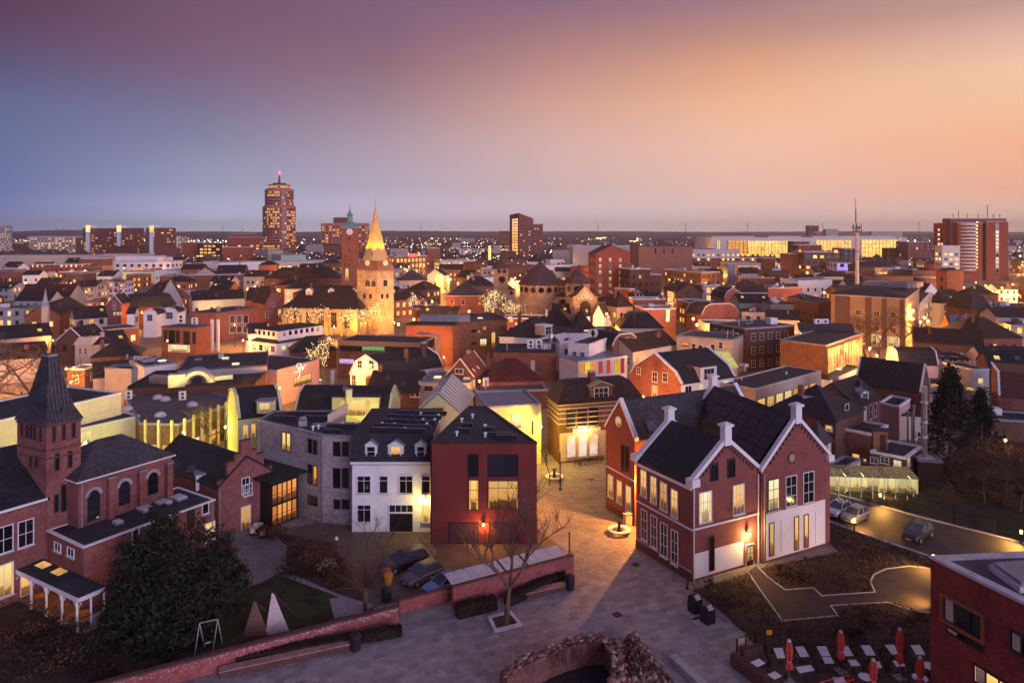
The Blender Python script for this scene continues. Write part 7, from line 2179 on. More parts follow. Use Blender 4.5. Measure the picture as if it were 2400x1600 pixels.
# suburbs on the plain: too many and too small to count
b=MB();bw=MB()
for i in range(2600):
    d=620*(5.0**R())
    x=U(-.80,.80)*d
    h=U(4,8)+(9 if R() < .05 else 0)
    w,l=U(7,22),U(7,14)
    b.box((x,d,-.01),w,l,h,random.choice((BR_FLAT,BR_BROWN,PL_GREY,BR_DARK,PL_BEIGE)),U(-.3,.3)*0)
    if R() < .75:b.box((x,d,h),w*.96,l*.8,U(.4,1.6),random.choice((TL_DARK,TL_BROWN,FELT2)),0)
    for k in range(random.randint(0,3)):
        xx=x+U(-.4,.4)*w;s_=d*.0007
        bw.face(((xx-s_,d-l/2-.05,h*.4),(xx+s_,d-l/2-.05,h*.4),(xx+s_,d-l/2-.05,h*.4+s_*1.6),(xx-s_,d-l/2-.05,h*.4+s_*1.6)),random.choice((LFAR,LFAR2)))
b.build('far_suburb',None,kind='stuff',label='endless low houses of the far suburb',cat='suburb')
bw.build('far_windows',None,kind='stuff',label='tiny lit windows of the far suburb',cat='windows')
b=MB()
for i in range(3800):
    d=600*(5.6**R());x=U(-.78,.78)*d
    r=U(2,4.5)*(1+d/4000);h=U(5,12)
    b.lathe((x,d,0),[(r*.4,0),(r,h*.4),(r*.7,h*.8),(.1,h)],WOODM,5,U(0,3))
b.build('far_woods',None,kind='stuff',label='dark trees scattered through the far suburb',cat='trees')
b=MB()
FL=glow('far_street_light',(1.0,.62,.25),14);FW=glow('far_white_light',(1.0,.85,.6),22)
for k in range(120):
    d=500*(5.6**R());x=U(-.80,.80)*d;an=random.choice((0.05,.4,-.5,1.3));n_=random.randint(5,26);st_l=U(16,34)
    mm=FW if R() < .18 else FL
    for j in range(n_):
        dd=d+math.sin(an)*st_l*j;xx=x+math.cos(an)*st_l*j
        s=dd*.00026*U(.8,1.3)*(2.2 if R() < .05 else 1)
        b.lathe((xx,dd,U(6,9)),[(s,0),(s*1.2,s),(.1*s,s*2)],mm,5)
b.build('far_lights',None,kind='stuff',label='scattered street lights of the far suburb',cat='lights')
# ================================================================ vegetation
LEAFD=plain('dark_evergreen',(.028,.030,.018),.8,.5,2.0)
LEAFC=plain('conifer_green',(.018,.024,.018),.85,.5,2.0)
HEDGE=plain('hedge_leaves',(.035,.022,.016),.9,.5,2.0)
RUST=plain('rust_shrub',(.13,.055,.035),.9,.5,2.0)
STRAW=plain('straw_grass',(.24,.15,.10),.9,.35,2.0)
TWIG=plain('twigs',(.10,.062,.045),.95,.3,2.0)
def card(b,c,s,m):
    u=Vector((U(-1,1),U(-1,1),U(-1,1)));v=Vector((U(-1,1),U(-1,1),U(-1,1)))
    if u.length < .1 or v.length < .1:return
    u=u.normalized()*s;v=v.normalized()*s*U(.4,.8)
    b.face((c-u,c-v*.8,c+u,c+v),m)
def clumps(b,c,rx,ry,rz,n,s,m,k=26,spread=.33):
    for i in range(n):
        d=Vector((random.gauss(0,1),random.gauss(0,1),random.gauss(0,1))).normalized()
        r=U(.55,1.0)
        q=Vector((c[0]+d.x*rx*r,c[1]+d.y*ry*r,c[2]+d.z*rz*r))
        for j in range(k):
            card(b,q+Vector((random.gauss(0,spread*rx*.5),random.gauss(0,spread*ry*.5),random.gauss(0,spread*rz*.4))),s*U(.5,1.3),m)
def bare_tree(label,base,h,spread,seed=1,levels=4,nb=3,m=None,lights=0,name='bare_tree',group=None,up=.5,trunk_r=None,trunk_h=.3,lsize=.09,cat='tree'):
    rnd=random.Random(seed)
    m=m or BARK
    root=empty(name,(base[0],base[1],0),label,cat,group)
    tb,cbm=MB(),MB()
    tips=[]
    r0=trunk_r or h*.022
    def grow(p,d,L,r,lv):
        segs=2 if lv < levels else 1
        q=p
        for s in range(segs):
            d2=(d+Vector((rnd.gauss(0,.16),rnd.gauss(0,.16),rnd.gauss(0,.1)))).normalized()
            e=q+d2*(L/segs)
            (tb if lv <= 1 else cbm).bar(q,e,r*(1-.25*s),m,5 if lv <= 1 else 3,r*(1-.25*(s+1)))
            q,d=e,d2
            tips.append((q,lv))
        if lv >= levels:return
        n=nb+(1 if rnd.random() < .4 else 0)
        for k in range(n):
            a=2*math.pi*(k+rnd.random()*.7)/n
            t=rnd.uniform(.5,1.0)
            side=Vector((math.cos(a),math.sin(a),0))
            nd=(d*up+side*spread*rnd.uniform(.7,1.2)+Vector((0,0,.35*up+rnd.uniform(-.1,.25)))).normalized()
            st=p.lerp(q,rnd.uniform(.55,1.0)) if lv > 0 else p.lerp(q,rnd.uniform(.8,1.0))
            grow(st,nd,L*rnd.uniform(.58,.82) if lv > 0 else h*.32*rnd.uniform(.8,1.15),r*.58,lv+1)
    grow(Vector((base[0],base[1],0)),Vector((0,0,1)),h*trunk_h,r0,0)
    tb.build('trunk',root);cbm.build('crown',root)
    if lights:
        lb=MB()
        pick=[q for q,lv in tips if lv >= 2]
        for i in range(lights):
            q=rnd.choice(pick)+Vector((rnd.gauss(0,.25),rnd.gauss(0,.25),rnd.gauss(0,.25)))
            s=lsize*rnd.uniform(.5,1.1)*.62
            lb.lathe((q.x,q.y,q.z),[(s,0),(s*1.1,s),(.02,s*2)],FAIRY,4)
        lb.build('fairy_lights',root,kind='stuff')
    return root
# the large dark yew in the garden
yp=g(A1(1380,1330))
yw_=empty('yew_tree',(yp.x,yp.y,0),'large dark evergreen tree in the garden before the low brick wing','tree')
yp=at((395,1400),56.8)
b=MB();b.bar((yp.x,yp.y,0),(yp.x+.3,yp.y,4),.35,BARK,7,.2);b.build('trunk',yw_)
b=MB()
for (px,d,r,rz,n) in (((378,1240),57.5,1.6,1.5,34),((350,1290),57,2.2,1.9,46),((440,1285),57.5,2.7,2.0,64),((330,1345),56.5,2.4,2.0,54),((420,1345),56,3.2,2.3,84),((505,1345),57,2.2,1.8,46),((300,1405),55.5,1.9,1.8,36),((370,1400),55,2.8,2.1,66),((460,1405),55.5,2.7,1.9,60),((540,1370),57,1.3,.9,16),((520,1310),58,1.3,1.0,16),((300,1460),54.5,1.8,1.4,30),((395,1460),54,2.4,1.5,44),((372,1208),57.5,.8,.9,12),((275,1440),55,1.2,1.0,16),((340,1500),53.5,1.9,1.3,30),((430,1490),53.5,1.9,1.3,30),((300,1500),54,1.4,1.0,20),((390,1530),53,2.0,1.0,30),((480,1470),54.5,1.6,1.0,22),((250,1470),55.5,1.0,.8,12),((555,1340),57.5,.8,.5,8),((545,1420),56.5,1.0,.6,12)):
    q=at(px,d);clumps(b,(q.x,q.y,max(q.z,rz*.75)),r,r,rz,n,.19,LEAFD,34,.3)
b.build('crown',yw_)
def conifer(label,px,d,top,r,n=90):
    q=at(px,d);zt=zat(top,d)
    root=empty('conifer',(q.x,q.y,0),label,'tree',None)
    b=MB();b.bar((q.x,q.y,0),(q.x,q.y,zt*.9),.3,BARK,6,.05);b.build('trunk',root)
    b=MB()
    for i in range(n):
        t=R()**.8
        z=.8+(zt-1)*t
        rr=r*(1-t)*U(.6,1.05)+.15
        a=U(0,6.283)
        c=Vector((q.x+rr*math.cos(a),q.y+rr*math.sin(a),z))
        for j in range(24):card(b,c+Vector((random.gauss(0,.3),random.gauss(0,.3),random.gauss(0,.42))),U(.14,.34),LEAFC)
    b.build('crown',root)
conifer('taller dark conifer behind the roof terrace',M4(1490,1180),92,M4(0,375)[1],4.2,260)
conifer('shorter dark conifer right of the taller conifer',M4(1740,1100),95,M4(0,575)[1],3.0,160)
def shrub(label,px,r,h,m,n=30,s=.13,name='shrub',group=None,z=0,cat='shrub'):
    q=g(px,z)
    root=empty(name,(q.x,q.y,0),label,cat,group)
    b=MB()
    for k in range(5):
        a=k*1.256;b.bar((q.x,q.y,0),(q.x+math.cos(a)*r*.6,q.y+math.sin(a)*r*.6,h*.8),.03,TWIG,3,.015)
    b.build('stem',root)
    b=MB();clumps(b,(q.x,q.y,h*.55),r,r,h*.5,n,s,m,20,.35);b.build('foliage',root)
    return root
shrub('rust red shrub mass beside the courtyard lamp post',A2(470,600),2.4,2.2,RUST,60)
shrub('dark shrub left of the rust red shrub mass',A2(350,690),1.9,1.9,HEDGE,40)
shrub('pale straw coloured grass clump under the courtyard lamp post',A2(575,690),1.0,1.6,STRAW,22)
shrub('brown shrub behind the straw coloured grass clump',A2(650,640),1.3,1.4,RUST,24)
shrub('low rust shrub between lamp post and fan shaped willow',A2(690,740),1.5,1.2,RUST,26)
shrub('dark bush at the foot of the brick gable wing',A2(150,400),1.2,1.3,RUST,22)
shrub('dark shrub beside the glazed entrance',A2(60,370),.9,1.2,HEDGE,16)
shrub('round dark bush behind the large evergreen tree',A1(1810,500),1.5,1.9,LEAFD,30)
for k,(x,y,r,h,m,nm) in enumerate(((60,1250,2.4,2.6,HEDGE,'dark tall bush at the far left bottom edge'),(190,1330,2.0,1.9,RUST,'rust bush right of the far left bush'),(330,1200,1.9,1.8,HEDGE,'dark bush before the veranda posts'),(520,1290,2.1,1.7,HEDGE,'dark bush right below the veranda'),(700,1390,2.0,1.5,LEAFD,'low evergreen bush on the dark lawn at the left'),(420,1440,2.2,1.5,RUST,'rusty bush at the left bottom edge'),(120,1500,2.6,1.6,LEAFD,'evergreen bush in the left bottom corner'),(900,1480,2.2,1.2,HEDGE,'low dark bush near the garden wall'),(1030,1270,1.2,1.5,LEAFD,'small dark bush left under the large evergreen'))):
    shrub(nm,A1(x,y),r,h,m,34)
# fan shaped willow
wq=g(A2(892,980))
wr=empty('willow',(wq.x,wq.y,0),'pollard willow with a fan of thin rods behind the garden wall','tree')
b=MB();b.bar((wq.x,wq.y,0),(wq.x,wq.y,2.0),.17,BARK,7,.2);b.build('trunk',wr)
b=MB()
for k in range(150):
    a,e=U(0,6.283),U(.15,1.35)
    d=Vector((math.cos(a)*math.cos(e),math.sin(a)*math.cos(e),math.sin(e)))
    p=Vector((wq.x,wq.y,1.9));L=U(2.0,3.4);q=p+d*L*.6;b.bar(p,q,.022,RUST,3,.014);b.bar(q,q+(d+Vector((0,0,-.12)))*L*.4,.014,RUST,3,.006)
b.build('crown',wr)
# trees in the court and square
bq=g(A2(2040,1085))
bare_tree('spreading bare tree in the square stone kerb on the plaza',bq,10.2,.72,6,5,3,plain('plane_bark',(.16,.085,.06),.9,.3,3),up=1.0,trunk_r=.28,trunk_h=.33)
pk=empty('tree_kerb',(bq.x,bq.y,0),'square stone kerb around the plaza tree','kerb')
kp=[g(A2(1890,1040)),g(A2(1945,1160)),g(A3(85,1105)),g(A3(-10,990))]
kp=ccw([V2(p) for p in kp]);ki=offset(kp,.28)
for i in range(4):
    b=MB();j=(i+1) % 4;b.prism([(*kp[i],.007),(*kp[j],.007),(*ki[j],.007),(*ki[i],.007)],[(*kp[i],.2),(*kp[j],.2),(*ki[j],.2),(*ki[i],.2)],COPE);b.build('kerb_side',pk)
b=MB();b.poly(ki,.008,.1,SOIL);b.build('soil',pk)
bare_tree('thin bare courtyard tree left of the lamp post',g(A2(478,600)),6.2,.7,8,4,3,TWIG,trunk_r=.07)
bare_tree('staked young tree before the white house left',g(A2(915,500)),4.2,.5,9,3,3,TWIG,trunk_r=.06)
bare_tree('staked young tree before the white house right',g(A2(1050,585)),4.2,.5,10,3,3,TWIG,trunk_r=.06)
bare_tree('young bare tree between dark car and claret block',g(A2(1495,660)),4.6,.6,12,4,3,TWIG,trunk_r=.06)
bare_tree('young bare tree in the yellow lit street',g(M3(308,1350)),5.4,.45,13,3,3,DARKM,trunk_r=.08,trunk_h=.5)
bare_tree('thin pair of saplings in the bed right of the school',g(A4(940,480)),3.0,.5,14,3,3,TWIG,trunk_r=.05)
bare_tree('small sapling in the bed left of the footpath circle',g(A4(540,740)),2.4,.5,15,3,3,TWIG,trunk_r=.05)
for k,(x,y) in enumerate(((130,700),(300,745),(800,1100),(680,1190),(830,520),(1200,1080))):
    shrub(('dark low shrub near the footpath bend','low shrub right of the footpath bend','small conical evergreen in the bed behind the terrace','dark shrub behind the leftmost back parasol','low green shrub in the bed beside the road','dark shrub in the bed by the modern building')[k],A4(x,y),.75,1.0,LEAFD,14,.1)
shrub('slim dark upright shrub at the corner of the school bed',A3(1605,850),.4,1.5,HEDGE,10,.1)
shrub('dark bush above the two waste containers',A3(1745,960),.9,1.2,HEDGE,16,.1)
# big trees
TL_=empty
bare_tree('large bare tree lit yellow from below at the far left',g((60,1010)),17,.95,21,5,3,BARKP,up=.5,trunk_r=.4)
bare_tree('second bare tree behind the pointed tower at the left',g((-40,985)),16,.95,22,5,3,BARKP,up=.5,trunk_r=.4)
bare_tree('bare tree between the pale pilasters and the shop terrace',g(M1(1660,1075)),8.5,.7,23,5,3,BARKP,up=.55)
bare_tree('bare tree right of the ventilation duct',g(M1(2010,800)),9,.7,24,5,3,BARKP,up=.55)
for k,(x,y,h,sp,lb) in enumerate(((1770,1500,8.5,.9,'tangled bare tree right of the conservatory'),(1930,1480,10,.9,'tall bare tree before the street lamp at the right'),(2060,1560,9,.9,'bare tree at the right edge behind the fence'),(1620,1440,6,.9,'small bare tree between conifer and conservatory'))):
    bare_tree(lb,g(M4(x,y)),h,sp,30+k,5,3,TWIG,up=.4)
for k in range(16):
    q=g(M4(U(1420,2150),U(1180,1520)))
    shrub('dark leafless thicket bush among the trees at the right',(CX+F*q.x/q.y,HY+F*H/q.y),U(1.2,2.2),U(1.6,3.0),random.choice((HEDGE,RUST,HEDGE)),26,.12,'bush','thicket bushes at the right',cat='bush')
for k,(x,y,h,lb) in enumerate(((800,260,13,'left bare tree before the office cube'),(905,262,13,'middle bare tree before the office cube'),(1090,245,13,'right bare tree before the office cube'))):
    q=at(M4(x,y),176+k*2);bare_tree(lb,q,h,.75,40+k,5,3,BARK,up=.5)
for k,(x,y,d,h,n,lb) in enumerate(((600,1568,203,9,120,'tree with fairy lights before the left part of the church nave'),(820,1568,203,9,140,'tree with fairy lights before the right part of the church nave'),(1040,1568,203,10,190,'tree with dense fairy lights before the church tower'),(360,1568,208,9,90,'tree with fairy lights at the left end of the church'),(2160,1500,240,13,280,'tree with white fairy lights left of the synagogue'),(2260,1540,225,11,220,'tree with fairy lights in front of the synagogue tower'),(2080,1540,228,10,160,'tree with fairy lights right of the square orange house'),(1440,1330,250,9,110,'tree with cool fairy lights in the shopping street'))):
    q=at(S2(x,y),d);bare_tree(lb,q,h,.5,50+k,4,3,BARKP,n,lsize=.13,up=.8)
q=g(M2(580,590));bare_tree('tree wrapped in fairy lights beside the rose lit shop wall',q,9.5,.4,61,4,3,BARKP,260,lsize=.1,up=.9)
for k,(x,y,d,h,lb) in enumerate(((330,1130,330,22,'large dark bare tree before the market hall left'),(480,1100,335,20,'dark bare tree before the market hall right'),(1080,1050,330,17,'bare tree lit from behind at the yellow wall'))):
    q=at((S1 if k == 2 else S2)(x,y),d);bare_tree(lb,q,h,.9,70+k,4,4,BARK,trunk_h=.2)
for k in range(7):
    q=at(S4(2230+k*40,1060+(k % 3)*40),380-k*6);bare_tree('bare street tree lit orange by the bright square at the right',q,U(11,15),.8,80+k,4,3,BARKP,group='orange lit trees by the bright square')
for x,y,m_,lb in ((820,1500,RUST,'rust bush left before the glowing conservatory'),(990,1520,LEAFD,'green bush in the middle before the conservatory'),(1075,1540,RUST,'tall brown bush right before the conservatory'),(1160,1500,LEAFD,'dark upright bush at the right end of the conservatory')):
    shrub(lb,M4(x,y),.6,1.9,m_,14,.09)
# hedges
def hedge(label,p0,p1,w,h):
    a,c=g(p0),g(p1)
    root=empty('hedge',(a.x,a.y,0),label,'hedge')
    d=(c-a).normalized();nn=Vector((-d.y,d.x,0))
    b=MB();L=(c-a).length
    b.prism([a,c,c+nn*w,a+nn*w],[v+Vector((0,0,h*.86)) for v in (a,c,c+nn*w,a+nn*w)],HEDGE)
    for i in range(int(L*260)):
        f=R();q=a+d*R()*L
        if f < .5:q=q+nn*U(0,w)+Vector((0,0,h*.86+U(-.03,.14)))
        else:q=q+nn*U(-.06,.05)+Vector((0,0,U(.05,h*.9)))
        card(b,q,U(.05,.12),HEDGE)
    b.build('foliage',root,kind='stuff')
hedge('long dark clipped hedge at the foot of the red garden wall',(330,1602),A2(1195,1192),.75,.75)
hedge('dark clipped hedge left of the plaza tree',A2(1655,1052),A2(1975,975),.9,1.1)
hedge('dark clipped hedge right behind the plaza tree',A2(2070,950),A3(440,730),.7,.9)
b=MB()
for i in range(9000):
    q=Vector((U(min(p.x for p in BED),max(p.x for p in BED)),U(min(p.y for p in BED),max(p.y for p in BED)),0))
    if inside(q,[V2(p) for p in BED]) and not inside(q,[V2(p) for p in path_pts]):
        for j in range(3):card(b,q+Vector((U(-.15,.15),U(-.15,.15),U(.02,.2))),U(.05,.13),random.choice((RUST,HEDGE,STRAW,LEAFD,RUST,HEDGE)))
b.build('ground_cover',None,kind='stuff',label='brown wintry ground cover in the bed right of the school',cat='ground cover')
# ================================================================ garden walls and plaza furniture
def wall(label,p0,p1,z,th=.4,m=None,cap=True,pieces=0,name='garden_wall'):
    a,c=g(p0,z),g(p1,z)
    root=empty(name,(a.x,a.y,0),label,'wall')
    d=(c-a).normalized();nn=Vector((-d.y,d.x,0))
    a0,c0=Vector((a.x,a.y,0)),Vector((c.x,c.y,0))
    b=MB();b.prism([a0,c0,c0+nn*th,a0+nn*th],[v+Vector((0,0,z-.1)) for v in (a0,c0,c0+nn*th,a0+nn*th)],m or BR_WALL);b.build('brickwork',root)
    if cap:
        L=(c-a).length;n=max(2,int(L/.62))
        b=MB();b.prism([v+Vector((0,0,z-.1)) for v in (a0-nn*.06,c0-nn*.06,c0+nn*(th+.06),a0+nn*(th+.06))],[v+Vector((0,0,z)) for v in (a0-nn*.06+nn*.04,c0-nn*.06+nn*.04,c0+nn*(th+.02),a0+nn*(th+.02))],BR_DARK);b.build('coping',root)
    return root
gwl=wall('long weathered red brick garden wall with pale stains',(150,1624),A2(1162,942),1.3,.42)
# pale lime stains: small flakes of old render still standing proud on the bricks
a_,c_=g((150,1624),1.3),g(A2(1162,942),1.3);d_w=(c_-a_).normalized();n_w=Vector((d_w.y,-d_w.x,0));L_w=(c_-a_).length
b=MB()
for i in range(420):
    t=R()**.6*L_w;z=1.2-abs(random.gauss(0,.25));s=U(.02,.07)
    q=Vector((a_.x,a_.y,max(.15,z)))+d_w*t+n_w*.004
    b.face((q,q+d_w*s*1.6,q+d_w*s*1.3+Vector((0,0,s)),q+d_w*s*.2+Vector((0,0,s*.9))),COPE)
b.build('lime_flakes',gwl,kind='stuff')
wall('lower red brick wall stretch before the parked cars',A2(1168,893),A2(1612,780),1.1,.35)
sw_=wall('taller red brick wall carrying a white slatted shelter roof',A2(1612,778),A3(505,520),2.0,.4)
a_,c_=g(A2(1612,778),2.0),g(A3(505,520),2.0)
d3=(c_-a_).normalized();nn=Vector((-d3.y,d3.x,0));L=(c_-a_).length
n_=46
for k in range(n_):
    if k in (20,29):continue
    q0,q1=a_+d3*(L*.95*k/n_),a_+d3*(L*.95*(k+.9)/n_)
    b=MB();lift=U(-.03,.03);b.slab([q0+nn*.3+Vector((0,0,.02)),q1+nn*.3+Vector((0,0,.02)),q1+nn*1.9+Vector((0,0,.28+lift)),q0+nn*1.9+Vector((0,0,.28+lift))],.05,COPE);b.build('slat',sw_)
b=MB()
for k in range(5):
    q=a_+d3*(L*.94*(k+.3)/5)+nn*1.8;b.bar((q.x,q.y,0),(q.x,q.y,2.1),.06,WOODD,4)
b.build('post',sw_,kind='stuff')
def bench_wall(label,p0,p1,h=.5,w=.7,name='wall_bench'):
    a,c=g(p0,h),g(p1,h);a.z=c.z=0
    root=empty(name,(a.x,a.y,0),label,'bench')
    d=(c-a).normalized();nn=Vector((-d.y,d.x,0));L=(c-a).length
    b=MB();b.prism([a,c,c+nn*w,a+nn*w],[v+Vector((0,0,h-.08)) for v in (a,c,c+nn*w,a+nn*w)],BR_DARK);b.build('base',root)
    for k in range(3):
        q0,q1=nn*(w*k/3+.02-.06*(k == 0)),nn*(w*(k+1)/3-.02)
        b=MB();b.prism([v+Vector((0,0,h-.08)) for v in (a+q0,c+q0,c+q1,a+q1)],[v+Vector((0,0,h)) for v in (a+q0,c+q0,c+q1,a+q1)],plain('bench_timber',(.36,.20,.18),.8,.3,2));b.build('plank',root)
bench_wall('long low timber topped bench below the garden hedge',A2(-300,1475),A2(770,1245))
bench_wall('low timber topped bench before the slatted shelter wall',A3(-40,872),A3(438,765))
def bin_(label,px,h=1.1,w=.75):
    q=g(px);root=empty('waste_bin',q,label,'bin')
    b=MB();b.lathe(q,[(w*.44,.012),(w*.5,h*.8),(w*.48,h*.86)],DARKM,10);b.build('body',root)
    b=MB();b.lathe((q.x,q.y,h*.86),[(w*.54,0),(w*.52,.08),(w*.2,.16)],DARKM,10);b.build('lid',root)
bin_('black waste bin at the end of the long bench',A2(812,1295),1.2,.85)
bin_('black waste bin at the corner of the shelter wall',A3(475,800),1.3,.85)
def pole(label,px,top,r=.07,d=None,name='pole',cat='pole'):
    q=g(px);root=empty(name,(q.x,q.y,0),label,cat)
    b=MB();b.bar((q.x,q.y,0),(q.x,q.y,zat(top,q.y)),r,DARKM,6,r*.8);b.build('shaft',root)
    b=MB();b.lathe((q.x,q.y,0),[(r*2.2,.012),(r*2,.1),(r,.25)],DARKM,8);b.build('foot',root)
    return root
pole('tall dark post in the yellow lit street before the corner shop',M3(393,1385),M3(0,1078)[1],.09)
pole('dark post at the corner of the shelter wall',A3(468,560),A3(0,335)[1],.08)
pole('short dark post at the school corner by the bed fence',A3(1428,800),A3(0,675)[1],.06)
def ring_seat(label,px,s=1.0):
    q=g(px);root=empty('ring_seat',q,label,'bench')
    b=MB();n=20
    for i in range(n):
        a0,a1=2*math.pi*i/n,2*math.pi*(i+1)/n
        f=lambda r,a:(q.x+r*math.cos(a),q.y+r*math.sin(a))
        b.poly([f(1.15*s,a0),f(1.15*s,a1),f(.72*s,a1),f(.72*s,a0)],.34,.44,TRIM)
    b.build('seat',root)
    b=MB()
    for i in range(6):a=i*math.pi/3;b.bar((q.x+.95*s*math.cos(a),q.y+.95*s*math.sin(a),.012),(q.x+.95*s*math.cos(a),q.y+.95*s*math.sin(a),.35),.04,DARKM,4)
    b.build('legs',root,kind='stuff')
    b=MB();b.lathe(q,[(.3*s,.012),(.18,.5),(.12,1.1),(.3,1.2),(.32,1.3)],DARKM,8);b.build('pump',root)
ring_seat('white ring seat around a dark pump beside the school wing',A3(876,345))
ring_seat('white ring seat around a dark pump in the yellow lit street',M3(345,1298),1.0)
q=g(A3(945,290));bx_=empty('cabinet',q,'pale lit street cabinet against the school wing','cabinet')
b=MB();b.box((q.x,q.y,.012),.8,.5,1.3,PL_CREAM,.5);b.build('body',bx_)
b=MB();b.box((q.x,q.y,1.312),.9,.6,.08,ZINC,.5);b.build('lid',bx_)
# waste containers
def container(label,px,rz=.5):
    q=g(px);root=empty('waste_container',q,label,'waste container','underground waste containers')
    b=MB();b.box((q.x,q.y,.007),2.1,1.9,.03,CONC,rz);b.build('base_plate',root)
    b=MB();ca,sa_=math.cos(rz),math.sin(rz)
    pr=[(-.45,.038),(.45,.038),(.45,.95),(.3,1.35),(-.05,1.42),(-.45,1.1)]
    for s in (0,):
        f=lambda x,y,z:(q.x+x*ca-y*sa_,q.y+x*sa_+y*ca,z)
        b.prism([f(-.42,y,z) for y,z in pr],[f(.42,y,z) for y,z in pr],plain('container_black',(.02,.02,.024),.3,.2,2,.2,.5)) if False else b.prism([f(.42,y,z) for y,z in pr],[f(-.42,y,z) for y,z in pr],plain('container_black',(.02,.02,.024),.3,.2,2,.2,.5))
    b.build('body',root)
    b=MB();f=lambda x,y,z:Vector((q.x+x*ca-y*sa_,q.y+x*sa_+y*ca,z))
    b.prism([f(-.25,-.42,1.13),f(.25,-.42,1.13),f(.25,-.1,1.4),f(-.25,-.1,1.4)],[f(-.25,-.46,1.18),f(.25,-.46,1.18),f(.25,-.14,1.45),f(-.25,-.14,1.45)],STEEL);b.build('flap',root)
container('upper of two black waste containers on the plaza edge',A3(1495,985))
container('lower of two black waste containers on the plaza edge',A3(1597,1072))
q=g(A3(1627,1000));wb_=empty('rubbish_bag',q,'white rubbish bag beside the lower waste container','bag')
b=MB();b.lathe((q.x,q.y,.012),[(.22,0),(.32,.15),(.26,.38),(.08,.5),(.1,.56)],TRIM,9);b.build('sack',wb_,smooth=True)
# long concrete block seat
p=[g(A3(1283,1345),.5),g(A3(1335,1322),.5),g(A3(1640,1600),.5),g(A3(1560,1600),.5)]
cbk=empty('stone_seat',(p[0].x,p[0].y,0),'long pale concrete seat block on the plaza beside the ruin','seat')
b=MB();pp=ccw([V2(v) for v in p]);b.poly(pp,.008,.5,CONC);b.build('block',cbk)
# ruin
RS=[plain('ruin_stone_'+c,v,.95,.35,3.0,0,.2,.6) for c,v in (('a',(.26,.13,.10)),('b',(.20,.11,.095)),('c',(.38,.27,.23)),('d',(.15,.085,.075)))]
BR_RUIN=brick('ruin_brick',(.24,.085,.07),(.13,.055,.048),(.2,.11,.1),var=.4)
ru=empty('ruin',g(A3(500,1400)),'curved old brick ruin with crumbling rubble top on the plaza','ruin')
crest=[A3(-60,1480),A3(120,1372),A3(300,1290),A3(430,1240),A3(620,1195),A3(770,1180)]
cp_=[g(p_,1.9) for p_ in crest]
b=MB()
for a,c in zip(cp_[:-1],cp_[1:]):
    d=(c-a).normalized();nn=Vector((-d.y,d.x,0))
    a0,c0=Vector((a.x,a.y,0)),Vector((c.x,c.y,0))
    b.prism([a0-nn*.25,c0-nn*.25,c0+nn*.5,a0+nn*.5],[v+Vector((0,0,1.7)) for v in (a0-nn*.25,c0-nn*.25,c0+nn*.5,a0+nn*.5)],BR_RUIN)
spur=[A3(770,1180),A3(850,1300),A3(860,1420),A3(830,1568)]
sp_=[g(spur[0],1.9),g(spur[1],1.7),g(spur[2],1.5),g(spur[3],1.3)]
for a,c in zip(sp_[:-1],sp_[1:]):
    d=(c-a).normalized();nn=Vector((-d.y,d.x,0))
    a0,c0=Vector((a.x,a.y,0)),Vector((c.x,c.y,0))
    b.prism([a0-nn*.3,c0-nn*.3,c0+nn*.5,a0+nn*.5],[a0-nn*.3+Vector((0,0,a.z-.2)),c0-nn*.3+Vector((0,0,c.z-.2)),c0+nn*.5+Vector((0,0,c.z-.2)),a0+nn*.5+Vector((0,0,a.z-.2))],BR_RUIN)
b.build('core_wall',ru)
stone_me=[]
for k in range(6):
    b=MB();n=6
    pr=[(.6,-.35),(1.0,.0),(.75,.35),(.3,.5)]
    rr=[U(.75,1.2) for _ in range(n)]
    rings=[[(r*rr[i]*math.cos(i*2*math.pi/n),r*rr[i]*math.sin(i*2*math.pi/n)*.8,z) for i in range(n)] for r,z in pr]
    for a,c in zip(rings[:-1],rings[1:]):
        for i in range(n):b.face((a[i],a[(i+1) % n],c[(i+1) % n],c[i]),RS[k % 4])
    b.face(rings[-1],RS[k % 4]);b.face(list(reversed(rings[0])),RS[k % 4])
    stone_me.append(b.mesh('stone'))
def stones(path,n,w,s0,s1,dz=0):
    segs=[(a,c,(c-a).length) for a,c in zip(path[:-1],path[1:])]
    T=sum(s[2] for s in segs)
    for i in range(n):
        t=R()*T
        for a,c,L in segs:
            if t <= L:break
            t -= L
        q=a.lerp(c,t/L);d=(c-a).normalized();nn=Vector((-d.y,d.x,0))
        q=q+nn*(.12+U(-w,w));q.z+=U(-.25,.06)+dz
        s=U(s0,s1)
        o=part('stone',random.choice(stone_me),ru,q,U(0,6),(s,s*U(.7,1.2),s*U(.6,1)))
stones(cp_,170,.42,.12,.24);stones(sp_,80,.45,.14,.3)
b=MB()
ga=[A3(900,1250),A3(1060,1235),A3(1320,1568),A3(880,1568)]
for i in range(700):
    u,v=R(),R()
    p_=Vector(ga[0]).lerp(Vector(ga[1]),u).lerp(Vector(ga[3]).lerp(Vector(ga[2]),u),v)
    q=g(p_,0);q.z=U(.0,.9)*(1-v*.5)*math.sin(u*math.pi)+.05;s=U(.08,.22)
    rr=[U(.7,1.2) for _ in range(5)]
    m_=random.choice(RS)
    lo=[(q.x+s*rr[i]*math.cos(i*1.256),q.y+s*rr[i]*math.sin(i*1.256),q.z-.1) for i in range(5)]
    hi=[(q.x+.6*s*rr[i]*math.cos(i*1.256),q.y+.6*s*rr[i]*math.sin(i*1.256),q.z+s*.6) for i in range(5)]
    b.prism(lo,hi,m_)
for i in range(26):
    for j in range(22):pass
b.build('rubble_mound',ru,kind='stuff')
b=MB()
